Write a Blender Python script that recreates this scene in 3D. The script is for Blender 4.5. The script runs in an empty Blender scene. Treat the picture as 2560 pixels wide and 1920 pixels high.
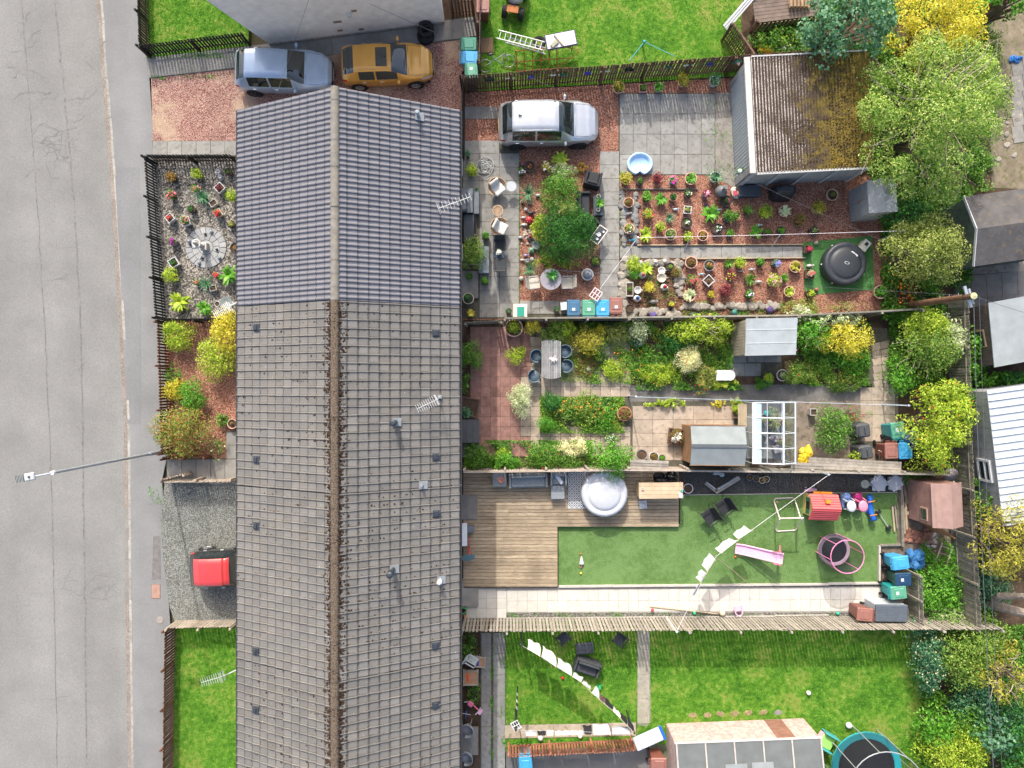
import bpy, math, random
import numpy as np
from mathutils import Vector, Matrix
R = math.radians
random.seed(7); rng = np.random.default_rng(11)
scene = bpy.context.scene
COL = scene.collection

# ------------------------------------------------------------------ camera, sky, sun, exposure
CAM_H, FPX = 32.0, 1792.0
cam = bpy.data.cameras.new('camera'); cam_o = bpy.data.objects.new('camera', cam); COL.objects.link(cam_o)
cam.sensor_width = 36.0; cam.lens = 36.0 * FPX / 2560.0
cam.clip_start = 0.5; cam.clip_end = 800.0
cam_o.location = (0, 0, CAM_H); cam_o.rotation_euler = (0, 0, 0)
scene.camera = cam_o

SUN = Vector((0.25, -1.27, -1.0)).normalized()          # direction the light travels
elev = math.asin(-SUN.z)
az = math.atan2(-SUN.x, -SUN.y)                          # azimuth of the sun, from +Y clockwise to +X
world = bpy.data.worlds.new('World'); scene.world = world; world.use_nodes = True
wn = world.node_tree.nodes; wl = world.node_tree.links
sky = wn.new('ShaderNodeTexSky'); sky.sky_type = 'NISHITA'; sky.sun_disc = False
sky.sun_elevation = elev; sky.sun_rotation = az; sky.air_density = 1.0; sky.dust_density = 5.0; sky.ozone_density = .5
wl.new(sky.outputs[0], wn['Background'].inputs[0]); wn['Background'].inputs[1].default_value = 0.15
sun = bpy.data.lights.new('sun', 'SUN'); sun.energy = 2.0; sun.angle = R(0.5); sun.color = (1.0, 0.965, 0.90)
sun_o = bpy.data.objects.new('sun', sun); COL.objects.link(sun_o)
sun_o.rotation_euler = SUN.to_track_quat('-Z', 'Y').to_euler(); sun_o.location = (-6, 30, 30)
scene.view_settings.view_transform = 'Standard'; scene.view_settings.look = 'None'
scene.view_settings.exposure = 1.06; scene.view_settings.gamma = 1.0

# ------------------------------------------------------------------ helpers
def W(u, v, z=0.0):
    """image pixel coordinates, projected through the camera -> metres, at height z"""
    s = (CAM_H - z) / FPX
    return Vector(((u - 1280.0) * s, (960.0 - v) * s, z))
ZONES = dict(t1=(340,0,4.148), t2=(760,0,4.148), t3=(1140,0,4.148), t4=(1600,0,4.148), t5=(2040,0,4.148), a=(1140,340,5.53), b=(1140,560,4.809),
    c=(1520,380,5.53), d=(1880,380,5.53), e=(1520,600,5.53), f=(1880,560,5.53), g=(2160,440,5.185), f1=(360,380,3.77), f2=(340,780,3.607),
    f3=(340,1160,3.77), f4=(340,1540,3.95), h1=(1140,780,4.148), h2=(1560,780,5.027), h3=(1560,970,4.608), h4=(1960,780,3.95), h5=(2240,700,3.95),
    h6=(2240,1080,3.95), j1=(1140,1160,5.267), j2=(1140,1340,5.267), j3=(1540,1170,5.821), j4=(1900,1160,5.53), j5=(1520,1360,5.53),
    j6=(1900,1340,5.53), k1=(1130,1560,4.337), k2=(1560,1640,4.424), k3=(1960,1540,3.687), r1=(580,700,2.115), r2=(780,1150,2.38))
def Q(k, x, y, z=0.0):
    o = ZONES[k]; return W(o[0] + x / o[2], o[1] + y / o[2], z)
def lin(*c):
    if len(c) == 1:
        h = c[0].lstrip('#'); c = [int(h[i:i+2], 16) for i in (0, 2, 4)]
    return tuple(((x/255)/12.92 if x/255 <= .04045 else ((x/255+.055)/1.055)**2.4) for x in c)

class MB:
    def __init__(s): s.v = []; s.f = []
    def add(s, vs, fs):
        b = len(s.v); s.v += [tuple(p) for p in vs]; s.f += [tuple(i + b for i in f) for f in fs]; return s
    def box(s, c, d, rz=0, ry=0, rx=0, ch=0.0, taper=1.0):
        hx, hy, hz = d[0]/2, d[1]/2, d[2]/2
        m = Matrix.Rotation(rz, 3, 'Z') @ Matrix.Rotation(ry, 3, 'Y') @ Matrix.Rotation(rx, 3, 'X')
        if ch <= 0:
            vs = [Vector((sx*hx*(taper if sz < 0 else 1), sy*hy*(taper if sz < 0 else 1), sz*hz)) for sz in (-1,1) for sx, sy in ((-1,-1),(1,-1),(1,1),(-1,1))]
            fs = [(3,2,1,0),(4,5,6,7),(0,1,5,4),(1,2,6,5),(2,3,7,6),(3,0,4,7)]
        else:   # chamfered top and corners
            c8 = lambda x, y, k: [(-x+k,-y),(x-k,-y),(x,-y+k),(x,y-k),(x-k,y),(-x+k,y),(-x,y-k),(-x,-y+k)]
            t = taper
            vs = [Vector((a*t, b*t, -hz)) for a, b in c8(hx,hy,ch)] + [Vector((a, b, hz-ch)) for a, b in c8(hx,hy,ch)] + [Vector((a, b, hz)) for a, b in c8(hx-ch,hy-ch,ch*.6)]
            fs = [tuple(range(7,-1,-1)), tuple(range(16,24))]
            for r in (0, 8): fs += [(r+i, r+(i+1)%8, r+8+(i+1)%8, r+8+i) for i in range(8)]
        c = Vector(c); return s.add([c + m @ p for p in vs], fs)
    def tube(s, pts, r, n=6, caps=True):
        pts = [Vector(p) for p in pts]; k = len(pts); rs = r if isinstance(r, (list, tuple)) else [r]*k
        vs = []; up = None
        for i, p in enumerate(pts):
            t = (pts[min(i+1,k-1)] - pts[max(i-1,0)])
            t = t.normalized() if t.length > 1e-9 else Vector((0,0,1))
            if up is None: up = Vector((0,0,1)) if abs(t.z) < .9 else Vector((1,0,0))
            a = t.cross(up)
            if a.length < 1e-6: a = t.orthogonal()
            a.normalize(); b = a.cross(t).normalized(); up = b
            vs += [p + (a*math.cos(2*math.pi*j/n) + b*math.sin(2*math.pi*j/n))*rs[i] for j in range(n)]
        fs = [(i*n+j, i*n+(j+1)%n, (i+1)*n+(j+1)%n, (i+1)*n+j) for i in range(k-1) for j in range(n)]
        if caps: fs += [tuple(range(n-1,-1,-1)), tuple(range((k-1)*n, k*n))]
        return s.add(vs, fs)
    def lathe(s, prof, n=16, c=(0,0,0), sx=1, sy=1, rz=0, caps=True):
        vs = []; c = Vector(c)
        for r, z in prof: vs += [c + Vector((r*sx*math.cos(2*math.pi*j/n+rz), r*sy*math.sin(2*math.pi*j/n+rz), z)) for j in range(n)]
        k = len(prof)
        fs = [(i*n+j, i*n+(j+1)%n, (i+1)*n+(j+1)%n, (i+1)*n+j) for i in range(k-1) for j in range(n)]
        if caps and prof[0][0] > 1e-4: fs.append(tuple(range(n-1,-1,-1)))
        if caps and prof[-1][0] > 1e-4: fs.append(tuple(range((k-1)*n, k*n)))
        return s.add(vs, fs)
    def prism(s, poly, z0, z1):
        n = len(poly); ar = sum(poly[i][0]*poly[(i+1)%n][1]-poly[(i+1)%n][0]*poly[i][1] for i in range(n))
        if ar < 0: poly = poly[::-1]
        vs = [(p[0],p[1],z0) for p in poly] + [(p[0],p[1],z1) for p in poly]
        return s.add(vs, [tuple(range(n-1,-1,-1)), tuple(range(n,2*n))] + [(i,(i+1)%n,n+(i+1)%n,n+i) for i in range(n)])
    def poly(s, pts): return s.add(pts, [tuple(range(len(pts)))])
    def ball(s, c, r, n=10, sx=1, sy=1, sz=1):
        m = max(4, n//2); return s.lathe([(r*math.sin(math.pi*i/m), -r*sz*math.cos(math.pi*i/m)) for i in range(m+1)], n, c, sx, sy)
    def mesh(s, name):
        me = bpy.data.meshes.new(name); me.from_pydata([tuple(p) for p in s.v], [], s.f); me.update(); return me

def ob(name, m, mat=None, parent=None, loc=None, rz=0.0, smooth=False, rot=None, scale=None):
    me = m.mesh(name) if isinstance(m, MB) else m
    if mat is not None and not me.materials: me.materials.append(mat)
    if smooth: me.shade_smooth()
    o = bpy.data.objects.new(name, me); COL.objects.link(o)
    if loc is not None: o.location = loc
    if rot is not None: o.rotation_euler = rot
    elif rz: o.rotation_euler = (0, 0, rz)
    if scale is not None: o.scale = scale
    if parent is not None: o.parent = parent
    return o
def tag(o, label, cat, group=None):
    o['label'] = label; o['category'] = cat
    if group: o['group'] = group
    return o
def thing(name, label, cat, loc=(0,0,0), rz=0.0, group=None):
    o = bpy.data.objects.new(name, None); COL.objects.link(o); o.empty_display_size = .1
    o.location = loc; o.rotation_euler = (0, 0, rz)
    return tag(o, label, cat, group)
def struct(name, m, mat, parent=None):
    o = ob(name, m, mat, parent)
    if parent is None: o['kind'] = 'structure'
    return o
def stuff(o, label=None, cat=None):
    o['kind'] = 'stuff'
    if label: o['label'] = label; o['category'] = cat
    return o
def sheet(name, pts, z, mat, parent=None):
    """flat ground sheet through image pixel points"""
    ps = [W(u, v, 0) for u, v in pts]
    ar = sum(ps[i].x*ps[(i+1)%len(ps)].y-ps[(i+1)%len(ps)].x*ps[i].y for i in range(len(ps)))
    if ar < 0: ps = ps[::-1]
    return struct(name, MB().prism([(p.x, p.y) for p in ps], z-.06, z), mat, parent)

# ------------------------------------------------------------------ materials
class NT:
    def __init__(s, name):
        s.m = bpy.data.materials.new(name); s.m.use_nodes = True; s.t = s.m.node_tree; s.n = s.t.nodes; s.b = s.n['Principled BSDF']; s.out = s.n['Material Output']
    def new(s, t, **kw):
        n = s.n.new(t)
        for k, v in kw.items():
            if hasattr(n, k): setattr(n, k, v)
            else: n.inputs[k].default_value = v
        return n
    def link(s, a, b): s.t.links.new(a, b)
    def pos(s):
        if not hasattr(s, '_p'): s._p = s.new('ShaderNodeNewGeometry').outputs['Position']
        return s._p
    def noise(s, scale, detail=3, rough=.55, vec=None):
        n = s.new('ShaderNodeTexNoise'); n.inputs['Scale'].default_value = scale; n.inputs['Detail'].default_value = detail; n.inputs['Roughness'].default_value = rough
        s.link(vec if vec is not None else s.pos(), n.inputs['Vector']); return n.outputs['Fac']
    def ramp(s, fac, stops, interp='LINEAR'):
        n = s.new('ShaderNodeValToRGB'); n.color_ramp.interpolation = interp; e = n.color_ramp.elements
        while len(e) < len(stops): e.new(.5)
        for i, (p, c) in enumerate(stops):
            e[i].position = p; e[i].color = (c, c, c, 1) if not hasattr(c, '__len__') else (*c[:3], 1)
        s.link(fac, n.inputs[0]); return n.outputs[0]
    def mix(s, fac, a, b, mode='MIX'):
        n = s.new('ShaderNodeMix', data_type='RGBA', blend_type=mode)
        for i, val in ((0, fac), (6, a), (7, b)):
            sock = n.inputs[i]
            if hasattr(val, 'is_linked'): s.link(val, sock)
            elif hasattr(val, '__len__'): sock.default_value = (*val[:3], 1)
            else: sock.default_value = val if i == 0 else (val, val, val, 1)
        return n.outputs[2]
    def math(s, op, a, b=0.0):
        n = s.new('ShaderNodeMath', operation=op)
        for sock, val in ((n.inputs[0], a), (n.inputs[1], b)):
            if hasattr(val, 'is_linked'): s.link(val, sock)
            else: sock.default_value = val
        return n.outputs[0]
    def scaled(s, v3):
        n = s.new('ShaderNodeVectorMath', operation='MULTIPLY'); s.link(s.pos(), n.inputs[0]); n.inputs[1].default_value = v3; return n.outputs[0]
    def sep(s):
        if not hasattr(s, '_s'): n = s.new('ShaderNodeSeparateXYZ'); s.link(s.pos(), n.inputs[0]); s._s = n.outputs
        return s._s
    def rnd(s): return s.new('ShaderNodeObjectInfo').outputs['Random']
    def fin(s, col, rough=.85, bump=None, bs=.3, bd=.02, metal=0.0, spec=.3):
        if hasattr(col, 'is_linked'): s.link(col, s.b.inputs['Base Color'])
        else: s.b.inputs['Base Color'].default_value = (*col[:3], 1)
        s.b.inputs['Roughness'].default_value = rough; s.b.inputs['Metallic'].default_value = metal; s.b.inputs['Specular IOR Level'].default_value = spec
        if bump is not None:
            n = s.new('ShaderNodeBump'); n.inputs['Strength'].default_value = bs; n.inputs['Distance'].default_value = bd
            s.link(bump, n.inputs['Height']); s.link(n.outputs[0], s.b.inputs['Normal'])
        return s.m
MATS = {}
def sc3(c, k): return tuple(min(1, x*k) for x in c)
def mat(name, col, rough=.8, var=.15, sc=5., fine=45., bump=.25, metal=0., rnd=0., spec=.3, dirt=None, dirt_at=.62):
    if name in MATS: return MATS[name]
    if isinstance(col, str): col = lin(col)
    n = NT(name); a = n.noise(sc, 4); b = n.noise(fine, 2)
    c = n.mix(n.ramp(a, [(.3, 0), (.7, 1)]), sc3(col, 1-var), sc3(col, 1+var))
    c = n.mix(1.0, c, n.ramp(b, [(.25, 1-var*.9), (.75, 1+var*.3)]), 'MULTIPLY')
    if rnd: c = n.mix(1.0, c, n.ramp(n.rnd(), [(0, 1-rnd), (1, 1.0)]), 'MULTIPLY')
    if dirt is not None: c = n.mix(n.ramp(n.noise(sc*2.3, 5, .65), [(dirt_at, 0), (dirt_at+.12, .8)]), c, dirt)
    MATS[name] = n.fin(c, rough, b, bump, .01, metal, spec); return MATS[name]
def paint(name, col, rough=.35, metal=0., spec=.5, coat=0.):
    if name in MATS: return MATS[name]
    if isinstance(col, str): col = lin(col)
    n = NT(name); c = n.mix(n.ramp(n.noise(3., 3), [(.3, 0), (.7, 1)]), sc3(col, .93), sc3(col, 1.04))
    MATS[name] = n.fin(c, rough, None, metal=metal, spec=spec)
    n.b.inputs['Coat Weight'].default_value = coat; n.b.inputs['Coat Roughness'].default_value = .06
    return MATS[name]
def leafmat(name, cols, trans=.3, rough=.5):
    """each leaf its own tone"""
    if name in MATS: return MATS[name]
    n = NT(name); g = n.new('ShaderNodeNewGeometry')
    k = len(cols); fac = n.math('ADD', n.math('MULTIPLY', g.outputs['Random Per Island'], .36), n.math('MULTIPLY', n.ramp(n.noise(4.5, 4, .65), [(.34, 0), (.66, 1)]), .64)); c = n.ramp(fac, [(.12+.76*i/(k-1) if k > 1 else 0, sc3(lin(q), 1.32)) for i, q in enumerate(cols)])
    n.fin(c, rough, None, spec=.35)
    tr = n.new('ShaderNodeBsdfTranslucent'); n.link(n.mix(1.0, c, (1.0, 1.0, .6), 'MULTIPLY'), tr.inputs[0])
    mx = n.new('ShaderNodeMixShader'); mx.inputs[0].default_value = trans; n.link(n.b.outputs[0], mx.inputs[1]); n.link(tr.outputs[0], mx.inputs[2]); n.link(mx.outputs[0], n.out.inputs[0])
    MATS[name] = n.m; return n.m
def gravel(name, cols, scale=26., patch=None):
    n = NT(name); v = n.new('ShaderNodeTexVoronoi'); v.inputs['Scale'].default_value = scale; n.link(n.pos(), v.inputs['Vector'])
    sp = n.new('ShaderNodeSeparateColor'); n.link(v.outputs['Color'], sp.inputs[0]); k = len(cols)
    c = n.ramp(sp.outputs[0], [(i/(k-1), lin(q)) for i, q in enumerate(cols)])
    c = n.mix(1.0, c, n.ramp(n.noise(1.1, 4), [(.3, .82), (.7, 1.12)]), 'MULTIPLY')
    c = n.mix(1.0, c, n.ramp(v.outputs['Distance'], [(.25, 1.0), (.75, .55)]), 'MULTIPLY')
    if patch: c = n.mix(n.ramp(n.noise(.55, 5, .62), [(.52, 0), (.66, .75)]), c, lin(patch))
    h = n.math('SUBTRACT', 1.0, v.outputs['Distance'])
    MATS[name] = n.fin(c, .9, h, .8, .02); return MATS[name]
# ------------------------------------------------------------------ surfaces of the setting
def mk_asphalt(name, c, lo=.86):
    n = NT(name); f = n.noise(55, 3, .7); m = n.noise(9, 4); l = n.noise(.5, 3)
    k = n.mix(n.ramp(f, [(.3, 0), (.72, 1)]), sc3(c, .62), sc3(c, 1.3))
    k = n.mix(1.0, k, n.ramp(m, [(.3, .93), (.7, 1.05)]), 'MULTIPLY')
    k = n.mix(1.0, k, n.ramp(l, [(.3, lo), (.72, 1.07)]), 'MULTIPLY')
    # worn pale wheel tracks along the street
    tr = n.noise(1.0, 2, vec=n.scaled((.55, .03, 1)))
    k = n.mix(1.0, k, n.ramp(tr, [(.35, .94), (.65, 1.06)]), 'MULTIPLY')
    k = n.mix(n.ramp(n.noise(40, 1), [(.735, 0), (.76, .7)]), k, (.55, .54, .52))
    MATS[name] = n.fin(k, .92, f, .35, .01); return MATS[name]
A_ROAD = mk_asphalt('asphalt_road', (.225, .224, .214)); A_PAVE = mk_asphalt('asphalt_pavement', (.22, .223, .222), .8)
A_DARK = mk_asphalt('tarmac_dark', (.18, .174, .165), .7)
def mk_grass(name, stops, patch=None):
    n = NT(name); f = n.noise(34, 3, .65); m = n.noise(4.5, 4, .6); l = n.noise(.75, 4)
    t = n.math('ADD', n.math('MULTIPLY', f, .42), n.math('ADD', n.math('MULTIPLY', m, .33), n.math('MULTIPLY', l, .45)))
    c = n.ramp(t, [(p, lin(q)) for p, q in stops])
    if patch: c = n.mix(n.ramp(n.math('ADD', n.math('MULTIPLY', l, .6), n.math('MULTIPLY', m, .5)), [(.565, 0), (.69, .75)]), c, lin(patch))
    MATS[name] = n.fin(c, .9, f, .9, .05); return MATS[name]
GRASS = mk_grass('grass_lawn', [(.42, '26500e'), (.54, '46781a'), (.63, '629028'), (.77, '8aa84c')], '8e8c48')
TURF = mk_grass('artificial_turf', [(.38, '43612f'), (.52, '57783e'), (.66, '6d8c52')])
MATT = mk_grass('turf_mat', [(.38, '37602f'), (.52, '46783e'), (.66, '588a4e')])
G_RED = gravel('gravel_red', ['6a4234', '8e5c49', 'a5715c', 'b78672', 'c69e8a'], 30.)
G_DRIVE = gravel('gravel_pink', ['6c453d', '91665c', 'ac7e74', 'c0998b', 'd0b3a3'], 34., 'ae9a82')
G_PEB = gravel('pebbles_grey', ['42403c', '66625c', '847f77', '9f998f', 'bab4a9'], 17.)
G_GREY = gravel('gravel_grey', ['50524f', '6c6e69', '7f817b', '92948d', 'a8a9a2'], 34.)
G_DGREY = gravel('gravel_dark', ['4c4c48', '63635d', '77776f', '8f8e86', 'a9a69c'], 28.)
G_BLACK = gravel('weed_membrane', ['3e3d3b', '4b4a47', '585653', '646260', '76736e'], 45.)
SOIL = mat('soil', (.085, .055, .036), .95, .35, 3, 30, .8, dirt=(.13, .1, .06))
BARK = gravel('bark_mulch', ['3c2a20', '53392b', '6b4b39', '85634d', '9f7c62'], 24.)
CONC = mat('concrete_worn', (.27, .25, .22), .9, .22, 2.2, 40, .3, dirt=(.12, .1, .075), dirt_at=.54)
CONCB = mat('concrete_brown', (.235, .19, .15), .92, .25, 1.6, 40, .4, dirt=(.10, .085, .055), dirt_at=.5)
SLAB = mat('slab_grey', (.29, .285, .265), .9, .15, 2.5, 55, .3, rnd=.18, dirt=(.175, .168, .145), dirt_at=.52)
SLABD = mat('slab_dark', (.25, .24, .22), .9, .16, 2.5, 55, .3, rnd=.18)
SLABW = mat('slab_white', (.55, .53, .48), .85, .09, 3, 50, .15, rnd=.09)
SLABB = mat('slab_beige', (.45, .37, .29), .9, .16, 2.4, 50, .3, rnd=.25, dirt=(.2, .17, .12), dirt_at=.55)
MORT = mat('mortar_dirt', (.10, .095, .07), .95, .25, 4, 40, .4)

struct('ground', MB().prism([(-150,-150),(150,-150),(150,150),(-150,150)], -.5, -.17), mat('ground_earth', (.12, .11, .06), .95, .3, .3, 20, .3))
kerb = [(244,-140),(252,0),(258,60),(262,150),(270,240),(279,350),(286,440),(290,500),(305,750),(316,950),(321,1050),(325,1500),(331,1920),(334,2080)]
kw = [W(*p) for p in kerb]
road = struct('road', MB().prism([(p.x, p.y) for p in kw] + [(-60, kw[-1].y), (-60, kw[0].y)], -.16, -.10), A_ROAD)
def ribbon(pts, w0, z0, z1, taper=False):
    pts = [Vector((p[0], p[1])) for p in pts]; L = []; Rr = []; n = len(pts)
    for i, p in enumerate(pts):
        t = (pts[min(i+1,n-1)] - pts[max(i-1,0)]).normalized(); nn = Vector((-t.y, t.x)); k = w0/2*((.25+.75*math.sin(math.pi*(i+.5)/n)) if taper else 1)
        L.append(p+nn*k); Rr.append(p-nn*k)
    m = MB()
    for i in range(n-1):
        a, b, c, d = Rr[i], Rr[i+1], L[i+1], L[i]
        m.add([(a.x,a.y,z0),(b.x,b.y,z0),(c.x,c.y,z0),(d.x,d.y,z0),(a.x,a.y,z1),(b.x,b.y,z1),(c.x,c.y,z1),(d.x,d.y,z1)], [(4,5,6,7)] if z0 == z1 else [(0,1,5,4),(1,2,6,5),(2,3,7,6),(3,0,4,7),(4,5,6,7)])
    return m
TAR = mat('tar_seam', (.178, .176, .170), .9, .3, 6, 60, .2); CRACK = mat('crack_dark', (.15, .146, .142), .95, .3)
def wiggle(px, k, j, seed):
    r = random.Random(seed); out = []
    for (a, b), (c, d) in zip(px[:-1], px[1:]):
        for i in range(k): t = i/k; out.append((a+(c-a)*t+r.gauss(0,j), b+(d-b)*t+r.gauss(0,j)))
    return out + [px[-1]]
for pts, w, sd in (([(50,-20),(58,100),(68,230),(76,340),(87,470),(98,640),(110,850),(119,1050),(126,1250),(130,1420),(134,1600),(140,1940)], .05, 1),
                   ([(132,-20),(140,60),(150,150),(160,250),(168,350),(180,480),(190,650),(199,850),(203,1050),(206,1300),(210,1550),(214,1940)], .075, 2)):
    ob('seam', ribbon([W(*p) for p in wiggle(pts, 8, .9, sd)], w, -.0965, -.0965), TAR, road)
cr = MB(); rr = random.Random(5)
def crack(u, v, ang, ln, w=.02, depth=0):
    pts = [(u, v)]; a = ang; k = int(ln/6)
    for i in range(k):
        a += rr.gauss(0, .45); a = a*.8+ang*.2; u += 6*math.cos(a); v += 6*math.sin(a); pts.append((u, v))
        if depth < 2 and rr.random() < .13: crack(u, v, a+rr.choice((-1,1))*rr.uniform(.7,1.5), ln*rr.uniform(.25,.55), w*.8, depth+1)
    if len(pts) > 2:
        q = ribbon([W(*p) for p in pts], w, -.0955-.0001*(len(cr.f)%9), -.0955-.0001*(len(cr.f)%9), True); cr.add(q.v, q.f)
for u, v, a, l in ((62,107,-.5,60),(62,118,.3,40),(60,100,3.3,55),(64,175,.1,60),(62,182,3.2,70),(72,235,-.3,70),(160,250,-.4,70),(78,335,.05,140),(80,350,.3,120),(160,335,.6,70),(166,345,2.6,90),(85,420,.2,60),
    (100,370,.9,60),(120,330,.1,100),(95,357,0,80),(86,420,2.9,40),(170,365,.2,70),(130,1476,-.05,190),(205,1470,-.1,110),(115,700,.3,60),(200,620,2.7,60),(90,480,.4,60),(180,470,.8,50),(60,60,-.8,50),(20,130,.2,40),(30,250,-.2,50),(40,172,3,35),(205,150,.4,40),(195,260,-.7,60),(110,400,1.2,60),(140,395,.2,60),(150,365,1.9,50),(120,345,1.5,40),(10,640,.4,40),(215,900,2.0,50),(120,1750,.2,60),(40,1500,.9,40),(205,1800,-.3,70)):
    crack(u, v, a, l, rr.uniform(.009,.018))
ob('cracks', cr, CRACK, road)['kind'] = 'stuff'
gut = struct('gutter', ribbon([(p.x-.15, p.y) for p in kw], .22, -.0965, -.0965), gravel('gutter_grit', ['867a70','948a80','a2988e','aca298','988c82'], 40.), road)
pave = sheet('pavement', [(p[0]+3, p[1]) for p in kerb] + [(436,2080),(436,1560),(425,1560),(405,1200),(420,1130),(412,800),(386,395),(384,350),(370,150),(348,110),(338,-140)], 0.0, A_PAVE)
KERB = mat('kerb_stone', (.36, .35, .32), .9, .2, 5, 50, .3, rnd=.25)
kb = struct('kerb', ribbon([(p.x+.02, p.y) for p in kw], .10, -.17, -.02), CONC)
tot = 0
for (a, b) in zip(kw[:-1], kw[1:]):
    d = (b-a).to_2d(); n = max(1, round(d.length/.914)); ang = math.atan2(d.y, d.x)
    for i in range(n):
        p = a.lerp(b, (i+.5)/n); L = d.length/n-.012
        ob('kerb_stone', MB().box((0,0,0), (L,.125,.16), ch=.012), KERB, kb, (p.x+.02+random.gauss(0,.006), p.y, -.075+random.gauss(0,.004)), ang+random.gauss(0,.006))
for i in range(9):      # granite setts in the channel
    p = W(316, 1285+i*26); ob('channel_sett', MB().box((0,0,0), (.22,.43,.08), ch=.01), SLABD, kb, (p.x-.03, p.y, -.135))
ob('patch', MB().prism([W(*p)[:2] for p in ((383,1340),(401,1340),(403,1447),(380,1450))], 0.0, .004), mat('patch_tar', (.17,.16,.155), .9, .2), pave)
ob('patch', MB().prism([W(*p)[:2] for p in ((287,420),(350,418),(352,1060),(318,1060),(310,850))], 0.0, .0035), mk_asphalt('asphalt_patch', (.20, .202, .205), .85), pave)
cv = thing('access_cover', 'rusty pink rectangular utility cover set in the pavement', 'manhole cover', Q('f3',188,1200,.004))
ob('frame', MB().box((0,0,0), (.40,.64,.012)), mat('cover_frame', (.2,.14,.12), .8), cv); ob('lid', MB().box((0,0,.006), (.36,.60,.014), ch=.004), mat('cover_lid', (.36,.22,.17), .85, .2), cv)
ob('keyhole', MB().box((0,.2,.0135), (.03,.05,.003)), CRACK, cv)
cv = thing('water_valve_cover', 'small weathered cover patch in the pavement by the gravel drive', 'manhole cover', Q('f3',225,1470,.004)); ob('lid', MB().lathe([(.16,0),(.16,.01),(.14,.014),(0,.014)], 14), mat('cover_pale', (.3,.26,.23)), cv)

# lawns, gravels, soil ---------------------------------------------------------
def lawn(name, pts, z, dens=900, m=GRASS, seed=1, hgt=.05):
    o = sheet(name, pts, z, m)
    ps = np.array([W(*p)[:2] for p in pts]); lo, hi = ps.min(0), ps.max(0); r = np.random.default_rng(seed)
    k = int(dens*(hi-lo).prod()); q = r.uniform(lo, hi, (k,2)); ins = np.zeros(k, bool); j = len(ps)-1
    for i in range(len(ps)):
        c = ((ps[i,1] > q[:,1]) != (ps[j,1] > q[:,1])) & (q[:,0] < (ps[j,0]-ps[i,0])*(q[:,1]-ps[i,1])/(ps[j,1]-ps[i,1]+1e-12)+ps[i,0]); ins ^= c; j = i
    q = q[ins]; k = len(q); a = r.uniform(0, 6.283, k); w = r.uniform(.006,.013,k); h = r.uniform(.5,1.2,k)*hgt; ln = r.uniform(.02,.06,k)
    ca, sa = np.cos(a), np.sin(a); V = np.zeros((k,3,3))
    V[:,0,0] = q[:,0]-sa*w; V[:,0,1] = q[:,1]+ca*w; V[:,1,0] = q[:,0]+sa*w; V[:,1,1] = q[:,1]-ca*w; V[:,2,0] = q[:,0]+ca*ln; V[:,2,1] = q[:,1]+sa*ln
    V[:,:2,2] = z-.005; V[:,2,2] = z+h
    g = ob('grass', npmesh('grass', V, 3), leafmat('grass_blades', ['305e14','4c801c','68982c','88aa4c'], .35), o); g['kind'] = 'stuff'
    return o
def npmesh(name, V, k):
    """k-gons from an (n,k,3) array"""
    n = len(V); me = bpy.data.meshes.new(name); me.vertices.add(n*k); me.vertices.foreach_set('co', np.ascontiguousarray(V, dtype=np.float32).ravel())
    me.loops.add(n*k); me.loops.foreach_set('vertex_index', np.arange(n*k, dtype=np.int32))
    me.polygons.add(n); me.polygons.foreach_set('loop_start', np.arange(0, n*k, k, dtype=np.int32)); me.update(calc_edges=True); return me
lawn('lawn_front_north', [(362,-140),(622,-140),(622,115),(600,118),(372,142)], .012, 900, seed=1)
lawn('lawn_front_south', [(437,1553),(600,1550),(600,2060),(432,2060)], .012, 900, seed=2)
lawn('lawn_back_north', [(1200,-140),(1870,-140),(1852,60),(1862,150),(1840,190),(1195,228)], .012, 700, seed=3)
lawn('lawn_back_south', [(1262,1549),(2330,1549),(2330,2060),(1640,2060),(1640,1870),(1262,1880)], .014, 800, seed=4)
sheet('drive_gravel', [(378,193),(595,168),(880,130),(1160,96),(1160,330),(600,330),(600,356),(382,352)], .008, G_DRIVE)
sheet('front_pebbles', [(386,396),(605,396),(605,802),(414,802)], .01, G_PEB)
sheet('front_gravel', [(414,802),(605,802),(605,1200),(420,1200)], .008, G_RED)
sheet('parking_gravel', [(412,1200),(605,1200),(605,1553),(437,1553),(425,1520),(408,1400),(402,1300)], .009, G_GREY)
soil = sheet('garden_soil', [(1100,-160),(2800,-160),(2800,2080),(1100,2080)], -.01, SOIL)
sheet('gravel_garden', [(1157,232),(1840,195),(1840,440),(2215,440),(2225,770),(2010,795),(1157,800)], .008, G_RED)
sheet('rockery_soil', [(1548,646),(1705,646),(1705,758),(1960,758),(1965,800),(1548,800)], .016, BARK)
sheet('concrete_apron', [(1787,232),(1842,232),(1842,475),(1787,440)], .012, CONC)
sheet('border_soil', [(1185,806),(2240,800),(2240,1178),(1157,1190),(1157,806)], 0.0, SOIL)
sheet('garden_path', [(1572,963),(2180,960),(2180,1002),(1572,1004)], .012, mat('path_tar', (.15,.142,.13), .92, .3, 1.5, 45, .3, dirt=(.27,.24,.2), dirt_at=.58))
sheet('yard_concrete', [(1935,1002),(2245,960),(2245,1180),(1935,1180)], .010, CONCB)
sheet('membrane_strip', [(1700,1176),(2242,1176),(2242,1234),(1700,1238)], .012, G_BLACK)
sheet('turf', [(1396,1310),(1700,1310),(1700,1236),(2242,1232),(2242,1360),(2196,1362),(2196,1458),(1396,1468)], .02, TURF)
sheet('shed_yard_soil', [(2240,1180),(2450,1180),(2450,1575),(2205,1575),(2205,1364),(2240,1362)], .006, mat('rubble_soil', (.17,.13,.1), .95, .35, 4, 30, .8))
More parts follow.
